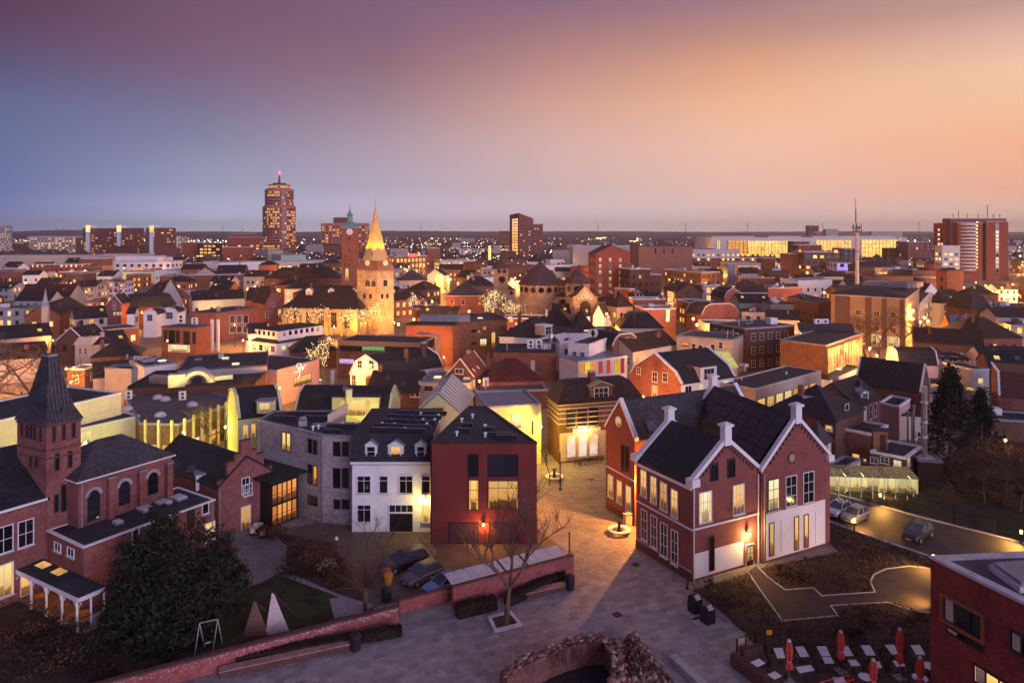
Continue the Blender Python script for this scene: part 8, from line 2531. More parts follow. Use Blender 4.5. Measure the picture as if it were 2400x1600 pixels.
for i in range(1500):
    u,v=R(),R()
    p_=Vector(ga[0]).lerp(Vector(ga[1]),u).lerp(Vector(ga[3]).lerp(Vector(ga[2]),u),v)
    q=g(p_,0);q.z=U(.1,.9)*math.sin(u*math.pi);card(b,q,U(.06,.14),random.choice((HEDGE,RUST)))
for i in range(70):
    t=U(.35,.98);k=int(t*5);f=t*5-k
    a,c=cp_[min(k,4)],cp_[min(k+1,5)]
    q=a.lerp(c,f);d=(c-a).normalized();nn=Vector((d.y,-d.x,0))
    L=U(.5,1.5);b.bar(q+nn*.3+Vector((0,0,-.05)),q+nn*U(.32,.42)+Vector((U(-.1,.1),0,-L)),.02,RUST,3)
b.build('creeper',ru,kind='stuff')
pit=gp(A3,[(180,1568),(480,1440),(640,1380),(830,1360),(850,1568),(700,1700),(100,1700)])
sheet('ruin_pool',pit,.016,glass('dark_water',(.015,.015,.02),.08,.5))
# ================================================================ garden things
def veranda():
    z=2.6
    L,C,R_=g(A1(120,642),z),g(A1(642,884),z),g(A1(850,795),z)
    B_=L+R_-C
    root=empty('veranda',(C.x,C.y,0),'timber veranda with two lit roof windows and white posts in the garden','veranda')
    b=MB();b.slab([L+Vector((0,0,.1)),C+Vector((0,0,.1)),R_+Vector((0,0,.25)),B_+Vector((0,0,.25))],.14,FELT);b.build('roof',root)
    b=MB()
    for a,c in ((L,C),(C,R_)):
        d=(c-a).normalized();nn=Vector((d.y,-d.x,0))
        b.prism([a-Vector((0,0,.22))+nn*.02,c-Vector((0,0,.22))+nn*.02,c+nn*.1-Vector((0,0,.22)),a+nn*.1-Vector((0,0,.22))][::-1],[a+nn*.02+Vector((0,0,.1)),c+nn*.02+Vector((0,0,.1)),c+nn*.1+Vector((0,0,.1)),a+nn*.1+Vector((0,0,.1))][::-1],TRIM)
    b.build('fascia',root)
    for t in (.0,.27,.52,.77,1.0):
        q=L.lerp(C,.02+t*.96);b=MB();b.box((q.x,q.y,.012),.16,.16,2.4,TRIM,.5)
        for s in (-1,1):
            e=(C-L).normalized()*s;b.bar(Vector((q.x,q.y,1.7)),Vector((q.x,q.y,2.4))+e*.55,.05,TRIM,4)
        b.build('post',root)
    for t in (.48,1.0):
        q=C.lerp(R_,t);b=MB();b.box((q.x,q.y,.012),.14,.14,2.4,TRIM,.5);b.build('post',root)
    a,c=C.lerp(R_,.5),R_
    b=MB();b.prism([Vector((a.x,a.y,.012)),Vector((c.x,c.y,.012)),Vector((c.x-.03,c.y+.06,.012)),Vector((a.x-.03,a.y+.06,.012))],[Vector((a.x,a.y,.9)),Vector((c.x,c.y,.9)),Vector((c.x-.03,c.y+.06,.9)),Vector((a.x-.03,a.y+.06,.9))],plain('grey_panel',(.3,.28,.32),.7,.1));b.build('side_panel',root)
    for x,y in ((352,610),(482,666)):
        q=g(A1(x,y),2.75);d=(C-L).normalized();nn=(B_-L).normalized()
        b=MB();b.slab([q-d*.62-nn*.38+Vector((0,0,.06)),q+d*.62-nn*.38+Vector((0,0,.06)),q+d*.62+nn*.38+Vector((0,0,.14)),q-d*.62+nn*.38+Vector((0,0,.14))],.07,lit('lit_roof_window',(1.0,.55,.16),.75,.2,room=False));b.build('skylight',root)
    cen=(L+C+R_+B_)/4
    for k,(t,s) in enumerate(((.25,.35),(.55,.4),(.85,.45))):
        q=L.lerp(C,t)+(B_-L)*s
        tb=empty('garden_table',(q.x,q.y,0),('timber table at the inner end of the veranda','timber table in the middle of the veranda','timber table at the outer end of the veranda')[k],'table')
        b=MB();b.box((q.x,q.y,.7),1.5,.8,.05,WOOD,.5);b.build('top',tb)
        for sx in (-.6,.6):
            for sy in (-.3,.3):
                b=MB();x,y=sx*math.cos(.5)-sy*math.sin(.5),sx*math.sin(.5)+sy*math.cos(.5);b.box((q.x+x,q.y+y,.012),.06,.06,.69,WOOD,.5);b.build('leg',tb)
        for s2 in (-1,1):
            x,y=-s2*.75*math.sin(.5),s2*.75*math.cos(.5)
            ch_=empty('garden_bench',(q.x+x,q.y+y,0),('inner','middle','outer')[k]+' veranda table bench on its '+('garden' if s2 < 0 else 'wall')+' side','bench')
            b=MB();b.box((q.x+x,q.y+y,.42),1.4,.32,.05,WOOD,.5);b.build('seat',ch_)
            for sx in (-.55,.55):b=MB();b.box((q.x+x+sx*math.cos(.5),q.y+y+sx*math.sin(.5),.012),.06,.28,.41,WOOD,.5);b.build('leg',ch_)
    for t in (.3,.75):
        q=L.lerp(C,t)+(B_-L)*.5
        lm=empty('ceiling_lamp',(q.x,q.y,2.3),('inner' if t < .5 else 'outer')+' warm lamp hanging under the veranda roof','lamp')
        b=MB();b.lathe((q.x,q.y,2.2),[(.05,0),(.11,.06),(.09,.16),(.02,.2)],BULB,8);b.build('bulb',lm)
        b=MB();b.bar((q.x,q.y,2.38),(q.x,q.y,2.6),.015,DARKM,4);b.build('cord',lm)
        point((q.x,q.y,2.1),55,LAMPC,.1,lm)
veranda()
# triangular play towers
for k,(pa,pb,pc,m_,lb) in enumerate(((A2(75,1180),A2(255,1145),A2(128,832),plain('weathered_white_boards',(.62,.5,.5),.8,.2,2),'tall white boarded triangle of the play structure behind the garden wall'),(A1(1985,1190),A2(90,1180),A2(-20,905),plain('brown_boards',(.2,.1,.08),.8,.2,2),'brown boarded triangle of the play structure behind the garden wall'))):
    a,c=g(pa),g(pb);d=(a.y+c.y)/2
    z=zat(pc[1],d);ap=at(pc,d);
    root=empty('play_triangle',(a.x,a.y,0),lb,'play structure')
    n=17
    for i in range(n):
        t0,t1=i/n,(i+.86)/n
        l0,r0=a.lerp(ap,t0),c.lerp(ap,t0);l1,r1=a.lerp(ap,t1),c.lerp(ap,t1)
        off=Vector((.1,.12,0))
        b=MB();b.prism([l0,r0,r0+off,l0+off],[l1,r1,r1+off,l1+off],m_);b.build('board',root)
    b=MB();b.bar(a+Vector((.5,1.6,0)),ap+Vector((.05,.1,0)),.08,WOODD,5);b.bar(c+Vector((.5,1.6,0)),ap+Vector((.05,.1,0)),.08,WOODD,5);b.build('strut',root,kind='stuff')
sq0,sq1=g(A1(1630,1310)),g(A1(1778,1275))
FRM=plain('swing_grey',(.36,.35,.36),.5,.1)
swg=empty('swing',(sq0.x,sq0.y,0),'pale metal swing frame on the dark lawn','swing')
b=MB();zt_=2.1
for q in (sq0,sq1):
    for s in (-1,1):b.bar(q+Vector((s*.15,s*.5,0)),Vector((q.x,q.y,zt_)),.04,FRM,5)
b.bar((sq0.x,sq0.y,zt_),(sq1.x,sq1.y,zt_),.04,FRM,5);b.build('frame',swg)
m_=sq0.lerp(sq1,.5);d=(sq1-sq0).normalized()
b=MB();b.box((m_.x,m_.y,.5),.5,.2,.05,TRIM,math.atan2(d.y,d.x));b.build('seat',swg)
b=MB()
for s in (-.22,.22):b.bar(m_+d*s+Vector((0,0,.5)),m_+d*s+Vector((0,0,zt_)),.012,DARKM,3)
b.build('chain',swg,kind='stuff')
lq=g(A2(657,590))
lpst=street_lamp(lq,zat(A2(0,400)[1],lq.y),4,'slim courtyard lamp post with pale lantern among the shrubs',None,(1,.8,.7),.17,plain('frosted_lantern',(.8,.7,.68),.5,.05),'lamp_post')
# toys and bins by the cars
for k,(x,y,m_,lb) in enumerate(((1065,720,plain('red_plastic',(.5,.04,.04),.4,.1),'red plastic tub on top of the pile by the parked cars'),(1080,760,plain('yellow_plastic',(.6,.3,.03),.4,.1),'yellow plastic tub in the pile by the parked cars'))):
    q=g(A2(x,y));r=empty('tub',q,lb,'tub');b=MB();b.lathe((q.x,q.y,.012),[(.3,0),(.42,.7),(.44,.76),(.3,.8)],m_,10);b.build('body',r);b=MB();b.lathe((q.x,q.y,.815),[(.45,0),(.43,.06),(.1,.1)],m_,10);b.build('lid',r)
bin_('dark green wheelie bin beside the willow',A2(1065,895),1.2,.9)
for k,(x,y) in enumerate(((15,330),(60,380),(110,370),(-30,360))):
    q=g(A2(x,y));r=empty('covered_cart',q,('white covered bundle by the brick gable wing','brown barrow by the brick gable wing','dark crate stack by the glazed entrance','pale garden barrow by the brick gable wing')[k],'garden cart')
    b=MB();b.box((q.x,q.y,.35),.9,.6,.45,(TRIM,WOOD,DARKM,PL_BEIGE)[k],k*.7);b.build('load',r)
    b=MB();b.lathe((q.x,q.y,.012),[(.3,0),(.3,.3),(.1,.33)],DARKM,8);b.build('base',r)
# ================================================================ cars
TYRE=plain('tyre_rubber',(.015,.015,.016),.8,.1)
RIM=plain('alloy_rim',(.45,.45,.46),.35,.1,1,.8)
def paint(name,col,metal=.3):
    m,nt,b=newmat(name)
    b.inputs['Base Color'].default_value=(*col,1);b.inputs['Roughness'].default_value=.3;b.inputs['Metallic'].default_value=metal;b.inputs['Coat Weight'].default_value=.6
    return m
HEADL=plain('headlamp_glass',(.7,.7,.72),.12,.05,1,.2,.8)
TAILL=plain('tail_lamp',(.35,.01,.01),.2,.05)
def loft(b,secs,m):
    for a,c in zip(secs[:-1],secs[1:]):
        n=len(a)
        for i in range(n):b.face((a[i],c[i],c[(i+1) % n],a[(i+1) % n]),m)
    b.face(secs[0],m);b.face(list(reversed(secs[-1])),m)
def car(label,front,rear,pm,L=4.2,W=1.72,hgt=1.5,kind='hatch',roof_m=None,plate=None):
    f,r=g(front),g(rear)
    c=(f+r)/2
    rz=math.atan2(f.y-r.y,f.x-r.x)
    root=empty('car',(0,0,0),label,'car')
    hood=.82 if kind != 'small' else .9
    h2=L/2
    wb=L*.30
    def sec(x,w,z0,z1):
        return [(x,-w*.9,z0),(x,-w,z0+.18),(x,-w,z1-.16),(x,-w*.86,z1),(x,w*.86,z1),(x,w,z1-.16),(x,w,z0+.18),(x,w*.9,z0)]
    w=W/2
    b=MB()
    tail=.95 if kind in ('wagon','hatch','small') else .88
    loft(b,[sec(-h2,w*.82,.32,tail-.18),sec(-h2+.12,w*.95,.24,tail),sec(-h2*.6,w,.2,.93),sec(0,w,.2,.93),sec(h2*.42,w,.2,.92),sec(h2*.8,w*.96,.22,hood-.05),sec(h2-.12,w*.88,.25,hood-.2),sec(h2,w*.76,.32,hood-.32)],pm)
    b.build('body',root,smooth=False)
    xr={'wagon':-h2+.18,'hatch':-h2+.22,'small':-h2+.15,'sedan':-h2+.75}[kind]
    xrt={'wagon':-h2+.5,'hatch':-h2+.65,'small':-h2+.5,'sedan':-h2+1.35}[kind]
    xf,xft=h2*.48,h2*.08
    lo=[(xr,-w*.9,.92),(xf,-w*.88,.92),(xf,w*.88,.92),(xr,w*.9,.92)]
    hi=[(xrt,-w*.72,hgt-.05),(xft,-w*.70,hgt-.05),(xft,w*.70,hgt-.05),(xrt,w*.72,hgt-.05)]
    b=MB();b.prism([Vector(p) for p in lo],[Vector(p) for p in hi],GLB);b.build('glazing',root)
    b=MB()
    ro=[(xrt-.05,-w*.74),(xft+.04,-w*.72),(xft+.04,w*.72),(xrt-.05,w*.74)]
    ri=[(xrt+.1,-w*.6),(xft-.12,-w*.6),(xft-.12,w*.6),(xrt+.1,w*.6)]
    b.prism([(*p,hgt-.055) for p in ro],[(*p,hgt) for p in ri],roof_m or pm)
    b.build('roof',root)
    b=MB()
    for s in (-1,1):
        for k,(pl,ph) in enumerate(((lo[0] if s < 0 else lo[3],hi[0] if s < 0 else hi[3]),(lo[1] if s < 0 else lo[2],hi[1] if s < 0 else hi[2]))):b.bar(pl,ph,.045,pm,4)
        m0=Vector(lo[0]).lerp(Vector(lo[1]),.48);m1=Vector(hi[0]).lerp(Vector(hi[1]),.42)
        m0.y=s*abs(m0.y);m1.y=s*abs(m1.y);b.bar(m0,m1,.04,pm,4)
    b.build('pillar',root,kind='stuff')
    wr=.31
    for sx in (-wb,wb):
        for s in (-1,1):
            b=MB();n=14
            pts0=[(sx+wr*math.cos(2*math.pi*i/n),s*(w-.2),.32+wr*math.sin(2*math.pi*i/n)) for i in range(n)]
            pts1=[(p[0],s*(w+.012),p[2]) for p in pts0]
            b.prism(pts0 if s > 0 else pts1,pts1 if s > 0 else pts0,TYRE);o=b.build('wheel',root)
            b=MB();q0=[(sx+.2*math.cos(2*math.pi*i/10),s*(w+.012),.32+.2*math.sin(2*math.pi*i/10)) for i in range(10)];q1=[(p[0],s*(w+.03),p[2]) for p in q0]
            b.prism(q0 if s > 0 else q1,q1 if s > 0 else q0,RIM);b.build('rim',o)
    for s in (-1,1):
        b=MB();b.prism([(h2-.3,s*w*.55,hood-.33),(h2-.08,s*w*.5,hood-.36),(h2-.2,s*w*.86,hood-.33)][::s],[(h2-.34,s*w*.55,hood-.16),(h2-.12,s*w*.5,hood-.2),(h2-.26,s*w*.88,hood-.16)][::s],HEADL);b.build('headlight',root)
        b=MB();b.box((-h2+.06,s*w*.74,.62),.12,.2,.24,TAILL);b.build('tail_light',root)
        b=MB();b.box((xf-.15,s*(w+.06),.92),.12,.2,.14,pm);b.build('mirror',root)
    b=MB();b.box((h2+.003,0,.36),.03,.52,.11,plain('number_plate',(.75,.5,.05),.5,.05));b.build('number_plate',root)
    b=MB();b.box((h2-.03,0,.5),.06,.7,.1,DARKM);b.build('grille',root)
    root.location=(c.x,c.y,.008);root.rotation_euler=(0,0,rz)
    return root
CH=newmat('checkered_roof')
m,nt,bb=CH
ck_=nt.nodes.new('ShaderNodeTexChecker');ck_.inputs['Scale'].default_value=2.6
ck_.inputs['Color1'].default_value=(.75,.75,.78,1);ck_.inputs['Color2'].default_value=(.02,.02,.03,1)
tc=nt.nodes.new('ShaderNodeTexCoord');link(nt,tc.outputs['Object'],ck_.inputs['Vector']);link(nt,ck_.outputs[0],bb.inputs['Base Color']);bb.inputs['Roughness'].default_value=.3
car('dark blue estate car, uppermost of three cars parked by the brick wall',A2(1075,665),A2(1335,580),paint('navy_paint',(.018,.022,.04)),4.6,1.76,1.5,'wagon')
car('purple grey hatchback, middle of three cars parked by the brick wall',A2(1255,775),A2(1460,690),paint('mauve_paint',(.13,.09,.11)),3.9,1.7,1.52,'hatch')
car('light blue car half hidden behind the brick wall',A2(1440,850),A2(1655,770),paint('sky_blue_paint',(.16,.30,.55)),4.2,1.7,1.45,'sedan')
car('white small car with checkered roof parked behind the school',A4(520,222),A4(625,165),paint('white_car_paint',(.72,.72,.76)),3.5,1.66,1.48,'small',m)
car('silver small car parked right of the checkered roof car',A4(650,268),A4(765,215),paint('silver_paint',(.38,.38,.42),.6),3.5,1.66,1.48,'small')
car('dark blue estate car standing alone on the road',A4(1150,425),A4(1290,345),paint('midnight_paint',(.02,.022,.035)),4.1,1.7,1.5,'wagon')
# ================================================================ bicycles
def bike(label,q,rz,m):
    root=empty('bicycle',(0,0,0),label,'bicycle','bicycles parked before the corner shop')
    for x in (-.52,.52):
        b=MB();n=12
        for i in range(n):
            a0,a1=2*math.pi*i/n,2*math.pi*(i+1)/n
            b.bar((x+.33*math.cos(a0),0,.34+.33*math.sin(a0)),(x+.33*math.cos(a1),0,.34+.33*math.sin(a1)),.02,TYRE,3)
        b.build('wheel',root)
    b=MB()
    for p0,p1 in (((-.52,0,.34),(-.1,0,.3)),((-.1,0,.3),(-.22,0,.85)),((-.1,0,.3),(.38,0,.78)),((-.2,0,.72),(.36,0,.82)),((.36,0,.95),(.52,0,.34)),((-.52,0,.34),(-.2,0,.7))):b.bar(p0,p1,.022,m,4)
    b.build('frame',root)
    b=MB();b.bar((.34,-.28,1.0),(.34,.28,1.0),.018,STEEL,4);b.build('handlebar',root)
    b=MB();b.box((-.24,0,.86),.26,.15,.06,DARKM);b.build('saddle',root)
    root.location=(q.x,q.y,.006);root.rotation_euler=(0,0,rz)
    return root
BKM=[plain('bike_black',(.02,.02,.02),.4,.1),plain('bike_red',(.25,.02,.02),.4,.1),plain('bike_grey',(.25,.25,.27),.4,.1)]
pb_=[bike('parked bicycle in the rack before the corner shop',Vector((0,0,0)),0,m) for m in BKM]
for k in range(12):
    q=g(M3(525+k*19,1190-k*2.5),0);o=pb_[k] if k < 3 else copy_tree(random.choice(pb_))
    o.location=(q.x,q.y+U(-.15,.15),.006);o.rotation_euler=(U(-.1,.1),0,1.2+U(-.2,.2))
# ================================================================ terrace
TOP=plain('table_top_white',(.62,.64,.72),.45,.08,1.5)
def table(label,c4=None,round_=None):
    if c4:
        p=[g(TT(*q),.75) for q in c4]
        c=sum(p,Vector())/4
        root=empty('terrace_table',(c.x,c.y,0),label,'table')
        pl=ccw([V2(v) for v in p]);b=MB();b.poly(pl,.715,.75,TOP);b.build('table_top',root)
    else:
        c=g(TT(round_[0],round_[1]),.75);r=round_[2]
        root=empty('terrace_table',(c.x,c.y,0),label,'table')
        b=MB();b.lathe((c.x,c.y,.715),[(r,0),(r,.035)],TOP,20);b.build('table_top',root)
    b=MB();b.bar((c.x,c.y,.03),(c.x,c.y,.715),.04,DARKM,6);b.build('pedestal',root)
    b=MB()
    for a in (0,1.57):b.box((c.x,c.y,.014),.6,.06,.04,DARKM,a+.3)
    b.build('foot',root)
    return c
def chair(q,rz,lb,first=[]):
    if not first:
        root=empty('terrace_chair',(0,0,0),'dark metal terrace chair pushed up to a white table','chair','dark chairs at the white terrace tables')
        b=MB();b.box((0,0,.43),.42,.42,.04,WOODD);b.build('seat',root)
        b=MB();b.prism([Vector(v) for v in ((-.21,.19,.47),(.21,.19,.47),(.21,.22,.47),(-.21,.22,.47))],[Vector(v) for v in ((-.2,.27,.88),(.2,.27,.88),(.2,.3,.88),(-.2,.3,.88))],WOODD);b.build('backrest',root)
        for sx in (-.19,.19):
            for sy in (-.19,.19):b=MB();b.bar((sx,sy,0),(sx,sy,.43),.018,DARKM,4);b.build('leg',root)
        first.append(root);o=root
    else:o=copy_tree(first[0])
    o['label']=lb;o.location=(q.x,q.y,.013);o.rotation_euler=(0,0,rz)
ROW=[((528,363),(632,362),(660,470),(574,474)),((768,350),(862,346),(925,455),(828,458)),((1004,346),(1110,343),(1160,452),(1062,452)),((1255,344),(1352,342),(1412,446),(1310,450)),((1492,333),(1592,332),(1658,440),(1556,444)),((1757,328),(1862,326),(1910,434),(1838,434)),((2040,332),(2145,330),(2204,438),(2105,438))]
nm7=('first','second','third','fourth','fifth','sixth','seventh')
for k,c4 in enumerate(ROW):
    c=table(nm7[k]+' white table from the left in the back row of the terrace',c4)
    for s in (-1,1):chair(c+Vector((s*.75,.15*s,0)),-s*math.pi/2+.1,'dark chair on the %s of the %s back row table' % ('left' if s < 0 else 'right',nm7[k]))
for c4,lb in ((((1065,464),(1165,464),(1202,528),(1100,533)),'small white table touching the third back row table'),(((1350,494),(1440,492),(1490,556),(1388,560)),'small white table right below the second back parasol'),(((1600,512),(1700,512),(1730,580),(1640,584)),'white table half hidden behind the front middle parasol'),(((1842,502),(1930,500),(1990,562),(1888,570)),'white table under the rightmost back parasol'),(((775,575),(940,550),(985,606),(820,636)),'wide white table turned across right of the left parasol'),(((250,533),(370,480),(440,530),(320,583)),'white table in the corner of the timber planters'),(((428,672),(548,618),(620,672),(495,724)),'bright white table below the corner table'),(((1180,688),(1300,684),(1345,760),(1220,770)),'white table inside the red railing')):
    c=table(lb,c4)
    for s in (-1,1):chair(c+Vector((s*.72,.1*s,0)),-s*math.pi/2+.2,'dark chair %s of the %s' % ('left' if s < 0 else 'right',lb.replace('half hidden ','').replace('turned across ','')))
for r,lb in (((1545,680,.46),'round white table left of the front middle parasol'),((2148,690,.5),'round white table behind the front right parasol'),((2245,560,.5),'round white table by the modern brick building')):
    c=table(lb,None,r)
    for a,w in ((.6,'right rear'),(2.4,'left rear'),(4.2,'front')):chair(c+Vector((math.cos(a)*.85,math.sin(a)*.85,0)),a-math.pi/2,'dark chair at the %s of the %s' % (w,' '.join(lb.split()[:8])))
PARM=plain('parasol_red',(.55,.06,.04),.8,.12,3)
def parasol(label,x,ytop,yb,d):
    q=at(TT(x,yb),d);zt=zat(TT(0,ytop)[1],d)
    root=empty('parasol',(q.x,q.y,0),label,'parasol',None)
    b=MB();b.bar((q.x,q.y,.05),(q.x,q.y,zt),.028,STEEL,6);b.build('pole',root)
    b=MB();b.box((q.x,q.y,.014),.7,.7,.1,CONC,.3);b.build('base',root)
    b=MB();n=12;rings=[]
    for t,r in ((.30,.12),(.34,.24),(.45,.23),(.50,.13),(.56,.2),(.75,.24),(.9,.19),(.97,.12)):
        rings.append([(q.x+r*(1.15 if i % 2 else .8)*math.cos(2*math.pi*i/n),q.y+r*(1.15 if i % 2 else .8)*math.sin(2*math.pi*i/n),zt*t) for i in range(n)])
    for a,c in zip(rings[:-1],rings[1:]):
        for i in range(n):b.face((a[i],a[(i+1) % n],c[(i+1) % n],c[i]),PARM)
    b.face(list(reversed(rings[0])),PARM);b.face(rings[-1],PARM);b.build('canopy',root)
    b=MB();b.lathe((q.x,q.y,zt*.965),[(.14,0),(.12,.1),(.04,.16)],COPE,10);b.build('cap',root)
    b=MB();b.lathe((q.x,q.y,zt*.495),[(.15,0),(.15,.05)],COPE,10);b.build('tie',root)
parasol('closed red parasol furthest left on the terrace',702,275,745,g(TT(702,748)).y)
parasol('closed red parasol in the back middle of the terrace',1272,178,618,g(TT(1280,622)).y)
parasol('closed red parasol at the back right of the terrace',1925,145,690,g(TT(1925,700)).y)
parasol('closed red parasol at the front middle cut by the bottom edge',1632,488,900,g(TT(1632,960)).y)
parasol('closed red parasol at the front right cut by the bottom edge',2148,465,900,g(TT(2148,930)).y)
def planter(label,p0,p1,h=.9,w=.5,m=None):
    a,c=g(TT(*p0),h),g(TT(*p1),h);a.z=c.z=0
    root=empty('planter',(a.x,a.y,0),label,'planter')
    d=(c-a).normalized();nn=Vector((-d.y,d.x,0));L=(c-a).length
    n=max(2,int(L/1.3))
    for k in range(n):
        q0,q1=a+d*(L*k/n),a+d*(L*(k+1)/n-.02)
        b=MB();b.prism([v+Vector((0,0,.014)) for v in (q0,q1,q1+nn*w,q0+nn*w)],[v+Vector((0,0,h)) for v in (q0,q1,q1+nn*w,q0+nn*w)],plain('planter_timber',(.14,.06,.045),.8,.2,2));b.build('panel',root)
    b=MB();b.prism([v+Vector((0,0,h)) for v in (a+nn*.08+d*.08,c+nn*.08-d*.08,c+nn*(w-.08)-d*.08,a+nn*(w-.08)+d*.08)],[v+Vector((0,0,h+.02)) for v in (a+nn*.08+d*.08,c+nn*.08-d*.08,c+nn*(w-.08)-d*.08,a+nn*(w-.08)+d*.08)],SOIL);b.build('soil',root)
planter('long row of dark timber planters along the left side of the terrace',(52,425),(560,800),.9,.55)
planter('short rust timber planter at the back left corner of the terrace',(205,395),(418,352),.9,.5)
a,c=g(TT(128,450)),g(TT(222,420))
sb=empty('notice_board',(a.x,a.y,0),'pale notice board between two dark posts at the terrace corner','notice board')
b=MB()
for q in (a,c):b.bar((q.x,q.y,0),(q.x,q.y,zat(TT(0,262)[1],q.y)),.06,DARKM,5)
b.build('post',sb,kind='stuff')
z0,z1=zat(TT(0,400)[1],a.y),zat(TT(0,275)[1],a.y);d=(c-a).normalized();nn=Vector((-d.y,d.x,0))*.04
b=MB();q0,q1=a+d*.1,c-d*.1
b.prism([Vector((v.x,v.y,z0)) for v in (q0-nn,q1-nn,q1+nn,q0+nn)],[Vector((v.x,v.y,z1)) for v in (q0-nn,q1-nn,q1+nn,q0+nn)],plain('notice_panel',(.55,.38,.28),.6,.15,2));b.build('panel',sb)
REDM=plain('red_railing',(.6,.05,.03),.4,.1)
rl=[g(TT(1045,745),1.0),g(TT(1355,660),1.0),g(TT(1420,710),1.0),g(TT(1150,790),1.0)]
rr_=empty('railing',(rl[0].x,rl[0].y,0),'bright red tube railing at the bottom edge of the terrace','railing')
b=MB()
for a,c in zip(rl[:-1],rl[1:]):b.bar(a,c,.035,REDM,5);b.bar(a-Vector((0,0,.45)),c-Vector((0,0,.45)),.025,REDM,5)
b.build('rail',rr_,kind='stuff')
for q in rl:b=MB();b.bar((q.x,q.y,.012),q,.035,REDM,5);b.build('post',rr_)
# ================================================================ fences
def fence(label,pts,h,step=.14,m=None,posts=2.4,mesh_=False):
    m=m or DARKM
    root=empty('fence',(pts[0].x,pts[0].y,0),label,'fence')
    pk_=MB();rail=MB()
    for a,c in zip(pts[:-1],pts[1:]):
        L=(c-a).length;d=(c-a)/L
        n=max(1,int(L/posts))
        for k in range(n+1):
            q=a+d*(L*k/n);b=MB();b.bar((q.x,q.y,0),(q.x,q.y,h+.08),.04,m,4);b.build('post',root)
        for z in ((.15,h) if not mesh_ else (.1,h*.5,h)):rail.bar(a+Vector((0,0,z)),c+Vector((0,0,z)),.02,m,4)
        for k in range(int(L/step)):q=a+d*(k*step);pk_.bar((q.x,q.y,.1),(q.x,q.y,h),.01,m,3)
    rail.build('rail',root);pk_.build('pickets',root,kind='stuff')
fence('dark iron picket fence along the far side of the road',gp(M4,[(485,1395),(640,1430),(900,1520)])+gp(A4,[(1120,165),(1520,285),(2200,445)]),1.6)
fence('dark wire fence between the bed and the terrace',gp(TT,[(435,425),(2300,412)]),1.9,.25,None,2.6,True)
fence('low dark wire fence between the plaza and the bed',gp(A3,[(1440,795),(1740,1010),(1985,1255)])+gp(TT,[(435,425)]),1.1,.3,None,2.6,True)
q=g(TT(436,432));og_=empty('small_sign',(q.x+.3,q.y-.06,0),'small bright orange sign on the terrace fence post','sign')
z0=zat(TT(0,212)[1],q.y);b=MB();b.poly([(q.x+.1,q.y-.1),(q.x+.5,q.y-.1),(q.x+.5,q.y-.06),(q.x+.1,q.y-.06)],z0,z0+.34,plain('orange_sign',(.8,.28,.02),.5,.05));b.build('panel',og_)
b=MB();b.bar((q.x,q.y-.06,0),(q.x,q.y-.06,z0+.5),.04,DARKM,5);b.build('post',og_)
# ================================================================ lamps
YG=(1.0,.80,.11)
def bollard_lamp(label,px,aim,power=900,h=1.0):
    q=g(px);root=empty('bollard_lamp',(q.x,q.y,0),label,'lamp')
    b=MB();b.bar((q.x,q.y,0),(q.x,q.y,h),.08,DARKM,8,.07);b.build('post',root)
    b=MB();b.lathe((q.x,q.y,h),[(.10,0),(.13,.32),(.02,.36)],BULB,10);b.build('lantern',root)
    v=g(aim)-q;v.normalize()
    o=q+v*.26
    point((o.x,o.y,h+.12),power,(1.0,.50,.09),.06,root,150,q+v*2.6,1.0)
bollard_lamp('bollard lamp against the iron fence beyond the parked small cars',A4(916,118),A4(1010,200),1500)
bollard_lamp('bollard lamp right in front of the silver small car',A4(706,335),A4(860,300),1300)
bollard_lamp('bollard lamp by the road at the far right edge',A4(2068,430),A4(1850,440),2000)
bollard_lamp('bollard lamp at the upper side of the round footpath',A4(1352,640),A4(1150,660),1100)
bollard_lamp('bollard lamp at the lower side of the round footpath',A4(1352,950),A4(1200,900),900)
def lamp_px(px,h,power,label=None,group=None,col=LAMPC,r=.16,bulb=None):
    q=g(px,h);return street_lamp((q.x,q.y),h,power*8.0,label,group,col,r,bulb)
lamp_px(M4(1940,992),6.5,110,'street lamp with starry glow among the bare trees at the right')
wall_lamp(wh,0,(wh.p[1]-wh.p[0]).length-.45,3.5,300,'yellow wall lamp where the white house meets the claret block',(1.0,.74,.18),.8)
# yellow-green street light behind the pale houses
GRP='yellow-green street lamps between the pale houses'
for k,(x,y,p_,lb) in enumerate(((330,1040,420,'yellow street lamp beside the cream clad hall'),(430,1015,420,'yellow street lamp before the pale pilasters'),(528,1003,90,'yellow street lamp beside the pale green lit house'),(1235,985,170,'yellow street lamp left of the corner shop'),(850,1000,220,'yellow street lamp behind the yellow lit gutter'),(200,1040,480,'yellow street lamp hidden behind the pointed tower'),(600,985,260,'yellow street lamp behind the grey brick house'))):
    lamp_px((x,y),5.2,p_,lb,GRP,YG)
for n_,px_,d_ in (('the church tower',880,217),('the church nave',760,218),('the town hall tower',820,300),('the synagogue domes',1290,240),('the red lofts',1436,320),('the theatre block',1560,430),('the office cube',2060,195),('the radio mast',2008,300),('the slab hotel',1240,800),('the hospital',1880,700),('the right high-rise',2300,460),('the tower flats',300,760),('the yellow lit hall',290,350),('the black mansard',333,226),('the department store',960,520),('the drum building',2166,330),('the white turret',2220,228),('the square orange house',1087,262),('the orange brick block',430,175),('the brown office',870,150),('the brick cube',1930,140),('the gambrel house',1560,118),('the white cubic house',1385,146),('the long red wall',500,380),('the striped hall',1744,430),('the violet lit house',1980,425),('the rounded red gable',1695,216),('the grey gable',400,270),('the cream clad hall',180,96),('the skyscraper',640,860),('the bright square',2300,360),('the long red shop row',120,480)):LAND.append((n_,px_,d_))
